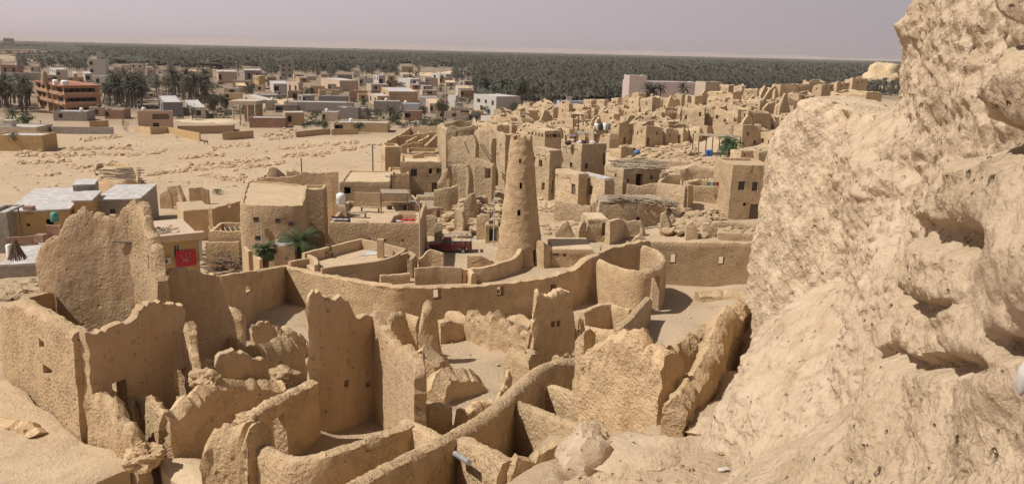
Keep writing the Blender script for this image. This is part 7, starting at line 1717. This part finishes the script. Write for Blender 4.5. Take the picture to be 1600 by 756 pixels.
def cluster(n, poly, label, group, **kw):
    xs = [p[0] for p in poly]; ys = [p[1] for p in poly]; done = 0; tries = 0
    while done < n and tries < n * 30:
        tries += 1; px, py = rs.uniform(poly[0][0], poly[1][0]), rs.uniform(poly[0][1], poly[1][1]); g = G(px, py)
        hp = 9 / g.y * F
        if not clear(px, py, g.y, hp, hp * .3): continue
        palm(g, label, group, sc=rs.uniform(.85, 1.35), **kw); done += 1
cluster(34, ((-15, 160), (50, 176)), 'date palm in the dark clump at the left of the hotel', 'palms left of the hotel')
cluster(46, ((160, 164), (232, 172)), 'date palm with a pale trunk in the row right of the hotel', 'palms right of the hotel', white=True)
cluster(60, ((165, 150), (345, 162)), 'date palm in the dense clump behind the peach house', 'palms behind the peach house')
cluster(70, ((745, 160), (985, 168)), 'date palm on the near edge of the grove behind the old town', 'palms at the near edge of the grove')
cluster(50, ((690, 140), (760, 158)), 'date palm in the clump behind the tall dark tree', 'palms behind the tall dark tree')
for px, py, lab in ((1012, 156, 'leftmost shaggy palm in front of the long pink building'), (1031, 157, 'shaggy palm in the middle in front of the long pink building'), (1019, 158, 'short brownish palm between the shaggy palms of the pink building'), (1066, 155, 'rounded green palm in front of the right part of the pink building')):
    p = G(px, py); p = U(px, py - 2, 255); palm(Vector((p.x, p.y, p.z)), lab, 'palms before the pink building', k=3, sc=1.0)
for px, py, lab in ((20, 192, 'bushy palm beside the dark shrub at the left'), (437, 165, 'small palm between the grey houses'), (569, 172, 'single green palm beside the grey cube house'), (735, 196, 'pair of young palms below the pale stone house, left'), (742, 195, 'pair of young palms below the pale stone house, right'), (575, 188, 'low palm by the grey house'), (610, 184, 'low spreading palm at the sandy lot'), (640, 124, 'tall palm among the ridge houses'), (722, 135, 'palm left of the cream hut'), (690, 135, 'palm right of the pink and white house')):
    palm(G(px, py), lab, None, k=3 if py > 160 else 1, sc=.9)
# close palm between the rounded house and the roof-terrace house
def hero_palm(px, py, Y, label, H, L, nf):
    g = U(px, py, Y); g.z = hz(g.x, g.y); rt = root('date_palm', g, label, 'palm tree')
    b = MB(); b.tube([g + Vector((0, 0, -.3)), g + Vector((.1, 0, H * .5)), g + Vector((.15, 0, H))], [.35, .3, .34], 9); b.build('trunk', M['trunk'], rt)
    V, Fc = leaflet_crown(rs, nf, 22, L, .07, .55); V = V + np.array(g) + np.array([.15, 0, H]); link('crown', V, Fc.tolist(), M['palmgreen'], rt, smooth=0)
hero_palm(468, 400, 70, 'big spreading palm between the rounded house and the roof-terrace house', 4.3, 2.6, 44)
hero_palm(412, 412, 68, 'small drooping palm behind the pink kiosk', 4.2, 1.3, 22)
hero_palm(1138, 246, 122, 'green palm-like tree in the cafe yard under the long canopy', 2.2, 2.6, 40)
hero_palm(16, 196, 215, 'bright feathery palm at the left edge behind the yellow house', 2.5, 5.0, 34)
# leafy trees
def leafy(name, label, px, py, w, h, mat='bush', trunk=True, n=900, Y=None, group=None, cat='tree', clumps=9):
    g = U(px, py, Y) if Y else G(px, py); g.z = hz(g.x, g.y); s = g.y / F; W, H = w * s / 2, h * s
    rt = root(name, g, label, cat, group); th = .28 if trunk else .05
    if trunk:
        b = MB(); b.tube([g + Vector((0, 0, -.3)), g + Vector((.1 * W, 0, H * .3)), g + Vector((0, 0, H * .6))], [W * .13, W * .09, W * .05], 7)
        for k in range(5): a = k * 1.26; b.tube([g + Vector((.05 * W, 0, H * .3)), g + Vector((math.cos(a) * W * .6, math.sin(a) * W * .6, H * .65))], [W * .06, W * .025], 5)
        b.build('trunk', M['trunk'], rt)
    V = []; Fc = []; cl = []
    for k in range(clumps):
        a = rs.uniform(0, 6.3); q = rs.random() ** .5; z = th + (1 - th) * rs.uniform(.18, .82); f = 1 - abs(z - .55) * .9
        cl.append((Vector((math.cos(a) * W * .62 * q * f, math.sin(a) * W * .62 * q * f, H * z)), rs.uniform(.32, .5) * W, rs.uniform(.14, .24) * H))
    for i in range(n):
        c, cr, chh = rs.choice(cl); d = Vector((rs.gauss(0, 1), rs.gauss(0, 1), rs.gauss(0, 1))).normalized() * rs.random() ** .35
        p = g + c + Vector((d.x * cr, d.y * cr, d.z * chh)); sz = W * rs.uniform(.05, .10)
        u = Vector((rs.gauss(0, 1), rs.gauss(0, 1), rs.gauss(0, .6))).normalized() * sz; v = u.cross(Vector((rs.gauss(0, 1), rs.gauss(0, 1), rs.gauss(0, 1))).normalized()) * .9
        b0 = len(V); V += [p - u, p - v * .6, p + u, p + v * .6]; Fc.append((b0, b0 + 1, b0 + 2, b0 + 3))
    link('crown' if trunk else 'foliage', V, Fc, M[mat], rt, smooth=0)
for a in (('shade_tree', 'tall dark dusty tree standing in the middle of the town', 691, 194, 26, 48, 'treeleaf', True, 1600), ('shade_tree', 'olive dusty tree left of the pavilion, the taller', 333, 184, 26, 42, 'treeleaf', True, 1200), ('shade_tree', 'grey-green young tree by the small white house', 300, 190, 22, 28, 'treeleaf', True, 700),
          ('shade_tree', 'dark green tree right of the olive tree', 352, 178, 26, 30, 'bush', True, 900), ('garden_shrub', 'very dark rounded shrub behind the yellow house at the left', 42, 196, 32, 20, 'bush', False, 900), ('shade_tree', 'ragged grey tree in front of the yellow house at the left', 24, 236, 26, 32, 'treeleaf', True, 800),
          ('garden_shrub', 'dark shrub on the terrace of the arcade building', 152, 184, 12, 14, 'bush', False, 300), ('garden_shrub', 'green bush in front of the long low mud house, left', 510, 206, 22, 20, 'bush', False, 600), ('garden_shrub', 'green bush in front of the long low mud house, right', 560, 208, 26, 20, 'bush', False, 600),
          ('garden_shrub', 'round green bush at the right end of the long low mud house', 622, 200, 20, 12, 'bush', False, 400), ('shade_tree', 'feathery grey tree below the plastic-covered shed', 662, 184, 24, 20, 'treeleaf', True, 500), ('garden_shrub', 'trees beside the veranda of the peach house', 198, 208, 16, 22, 'treeleaf', False, 400),
          ('garden_shrub', 'dark green hedge behind the peach cube house', 482, 150, 26, 14, 'bush', False, 500), ('garden_shrub', 'dark bush lying in the field near the yellow field wall', 277, 220, 9, 8, 'bush', False, 200), ('garden_shrub', 'dark tree clump in front of the white villa', 760, 178, 22, 14, 'bush', False, 500),
          ('garden_shrub', 'dark bush beside the small dark-doorway house', 803, 178, 22, 22, 'bush', False, 500), ('shade_tree', 'dark bush in front of the ridge houses', 628, 142, 24, 14, 'bush', False, 400), ('garden_shrub', 'pale thorny bush by the ruined wall pair', 340, 304, 24, 10, 'treeleaf', False, 400),
          ('garden_shrub', 'green shrub beside the tall palm trunks, below the tallest square house', 900, 308, 14, 18, 'brightleaf', False, 400), ('garden_shrub', 'green weeds against the long low room', 288, 346, 24, 14, 'treeleaf', False, 300), ('garden_shrub', 'grey thorn bush behind the ragged wall', 232, 314, 20, 22, 'treeleaf', False, 300),
          ('shade_tree', 'light green leafy tree in the cafe yard', 1138, 246, 40, 30, 'brightleaf', True, 900), ('garden_shrub', 'yellowing shrub below the leafy cafe tree', 1120, 248, 14, 9, 'treeleaf', False, 200), ('garden_shrub', 'dry bush beside the rubble left of the cafe yard', 1085, 248, 22, 12, 'treeleaf', False, 250),
          ('garden_shrub', 'small round bush beside the long red brick house', 383, 200, 10, 7, 'bush', False, 200), ('garden_shrub', 'dark trees at the rubbish heap', 476, 204, 14, 12, 'bush', False, 250), ('shade_tree', 'brown-green tree behind the pavilion', 392, 150, 24, 18, 'bush', True, 500)):
    leafy(*a)
# scrub between the far houses
def scrub():
    V = []; Fc = []; n = 0
    while n < 420:
        px, py = rs.uniform(-10, 760), rs.uniform(112, 206)
        if py > np.interp(px, [0, 60, 200, 330, 380, 440, 520, 600, 740], [140, 130, 186, 186, 184, 196, 204, 204, 200]): continue
        g = G(px, py); s = g.y / F
        if not clear(px, py, g.y, 2.2 / s, 1.2 / s): continue
        n += 1; W = rs.uniform(.6, 2.2); H = W * rs.uniform(.6, 1.3)
        for i in range(60):
            d = Vector((rs.gauss(0, 1), rs.gauss(0, 1), rs.gauss(0, 1))).normalized() * rs.random() ** .4; p = g + Vector((d.x * W, d.y * W, H * (.55 + .5 * d.z))); sz = W * rs.uniform(.12, .25)
            u = Vector((rs.gauss(0, 1), rs.gauss(0, 1), rs.gauss(0, .6))).normalized() * sz; v = u.cross(Vector((rs.gauss(0, 1), rs.gauss(0, 1), rs.gauss(0, 1))).normalized())
            b0 = len(V); V += [p - u, p - v * .6, p + u, p + v * .6]; Fc.append((b0, b0 + 1, b0 + 2, b0 + 3))
    tag(link('undergrowth', V, Fc, M['treeleaf'], smooth=0), kind='stuff')
scrub()
# mass of the grove: one object nobody could count
def grove():
    rg = np.random.default_rng(3)
    near = [crown_arrays(rs, 24, 3, .27, 3.5) for _ in range(6)]; mid = [crown_arrays(rs, 9, 2, .8, 4.2) for _ in range(6)]
    VV = []; FF = []; off = 0
    def add(V, Fc):
        nonlocal off
        VV.append(V); FF.append(Fc + off); off += len(V)
    trk = np.array([[-.25, 0, 0], [.25, 0, 0], [.2, 0, 1], [-.2, 0, 1], [0, -.25, 0], [0, .25, 0], [0, .2, 1], [0, -.2, 1]]); trf = np.array([[0, 1, 2, 3], [4, 5, 6, 7]])
    N_ = 120000; r = np.sqrt(rg.uniform(300 ** 2, 2600 ** 2, N_)); az = rg.uniform(-.66, .60, N_); X = r * np.sin(az); Y = r * np.cos(az); Zg = hz_np(X, Y)
    cnt = [0, 0]
    for i in range(N_):
        px, py = PX((X[i], Y[i], Zg[i])); rr = r[i]
        if not (-60 < px < 1420): continue
        py0 = py - (px - 800) * .0234
        if px < 735:
            lim = np.interp(px, [-60, 60, 140, 200, 330, 420, 600, 700, 735], [92, 96, 103, 116, 118, 112, 111, 112, 130]) - (px - 800) * .0234
            if py0 > lim + 34: continue
            if py0 > lim and rg.random() > (.8 if py0 < lim + 14 else .45): continue
            if py > 150: continue
            if px < 130 and 78 < py < 98: continue
            if 640 < px < 750 and 106 < py < 118: continue
            if 575 < px < 640 and 100 < py < 108: continue
        else:
            lim = np.interp(px, [735, 760, 970, 985, 1120, 1130, 1500], [140, 163, 163, 150, 148, 150, 150])
            if py > lim: continue
        keep = 1.0 if rr < 900 else (.55 if rr < 1600 else .4)
        if rg.random() > keep: continue
        h = rg.uniform(4.5, 9.5) if rg.random() < .62 else rg.uniform(.5, 4); hp = (h + 2) / Y[i] * F
        if px < 740 and not clear(px, py, Y[i], hp, hp * .35): continue
        if 960 < px and rr < 330: continue
        s = rg.uniform(.8, 1.2); a = rg.uniform(0, 6.28); ca, sa = math.cos(a), math.sin(a)
        V, Fc = (near if rr < 800 else mid)[rg.integers(6)]
        k = s if rr < 800 else s * 1.25
        W = np.empty_like(V); W[:, 0] = (V[:, 0] * ca - V[:, 1] * sa) * k + X[i]; W[:, 1] = (V[:, 0] * sa + V[:, 1] * ca) * k + Y[i]; W[:, 2] = V[:, 2] * k + Zg[i] + h
        add(W, Fc); cnt[0 if rr < 800 else 1] += 1
        if rr < 800: T = trk * np.array([1, 1, h + .2]) + np.array([X[i], Y[i], Zg[i] - .2]); add(T, trf)
    print('grove', cnt)
    V = np.concatenate(VV); Fc = np.concatenate(FF)
    me = bpy.data.meshes.new('palm_grove'); me.vertices.add(len(V)); me.vertices.foreach_set('co', V.astype(np.float32).ravel())
    me.loops.add(Fc.size); me.loops.foreach_set('vertex_index', Fc.astype(np.int32).ravel())
    me.polygons.add(len(Fc)); me.polygons.foreach_set('loop_start', np.arange(0, Fc.size, 4, dtype=np.int32)); me.polygons.foreach_set('loop_total', np.full(len(Fc), 4, dtype=np.int32))
    me.update(calc_edges=True); me.shade_smooth(); me.materials.append(M['palm'])
    o = bpy.data.objects.new('palm_grove', me); COL.objects.link(o); tag(o, kind='stuff')
    # the far wood: a lumpy canopy sheet
    rr = np.exp(np.linspace(math.log(345), math.log(6500), 230)); aa = np.linspace(-.72, .66, 700); A_, Q = np.meshgrid(aa, rr); X = Q * np.sin(A_); Y = Q * np.cos(A_)
    Z = np.empty_like(X)
    for i in range(X.shape[0]):
        for j in range(X.shape[1]):
            Z[i, j] = 3.6 + 4.2 * noise.noise(Vector((X[i, j] * .03, Y[i, j] * .012, 2))) + 3.0 * noise.noise(Vector((X[i, j] * .11, Y[i, j] * .03, 5))) + 2.2 * noise.noise(Vector((X[i, j] * .35, Y[i, j] * .12, 9))) + max(-1.2, min(4, (Q[i, j] - 1000) / 500))
    V = np.stack([X, Y, Z], -1).reshape(-1, 3); n, m = X.shape
    PXY = lambda k: PX(V[k])
    Fc = []
    for i in range(n - 1):
        for j in range(m - 1):
            k = i * m + j; px, py = PX(V[k])
            py0 = py - (px - 800) * .0234
            if px < 735:
                if py0 > np.interp(px, [-200, 60, 140, 200, 330, 420, 600, 700, 735], [84, 84, 90, 95, 100, 96, 95, 96, 118]) - (px - 800) * .0234: continue
                if px < 150 and py > 79 + px * .02 and rr[i] < 2400: continue
                if 560 < px and 98 < py < 118: continue
            elif py > np.interp(px, [735, 760, 985, 1000, 1500], [136, 156, 150, 132, 128]): continue
            Fc.append((k, k + 1, k + m + 1, k + m))
    me = bpy.data.meshes.new('far_woods'); me.from_pydata(V.tolist(), [], [f[::-1] for f in Fc]); me.update(); me.shade_smooth(); me.materials.append(M['palm'])
    o = bpy.data.objects.new('far_woods', me); COL.objects.link(o); tag(o, kind='stuff')
grove()
print('palms', PALMN)
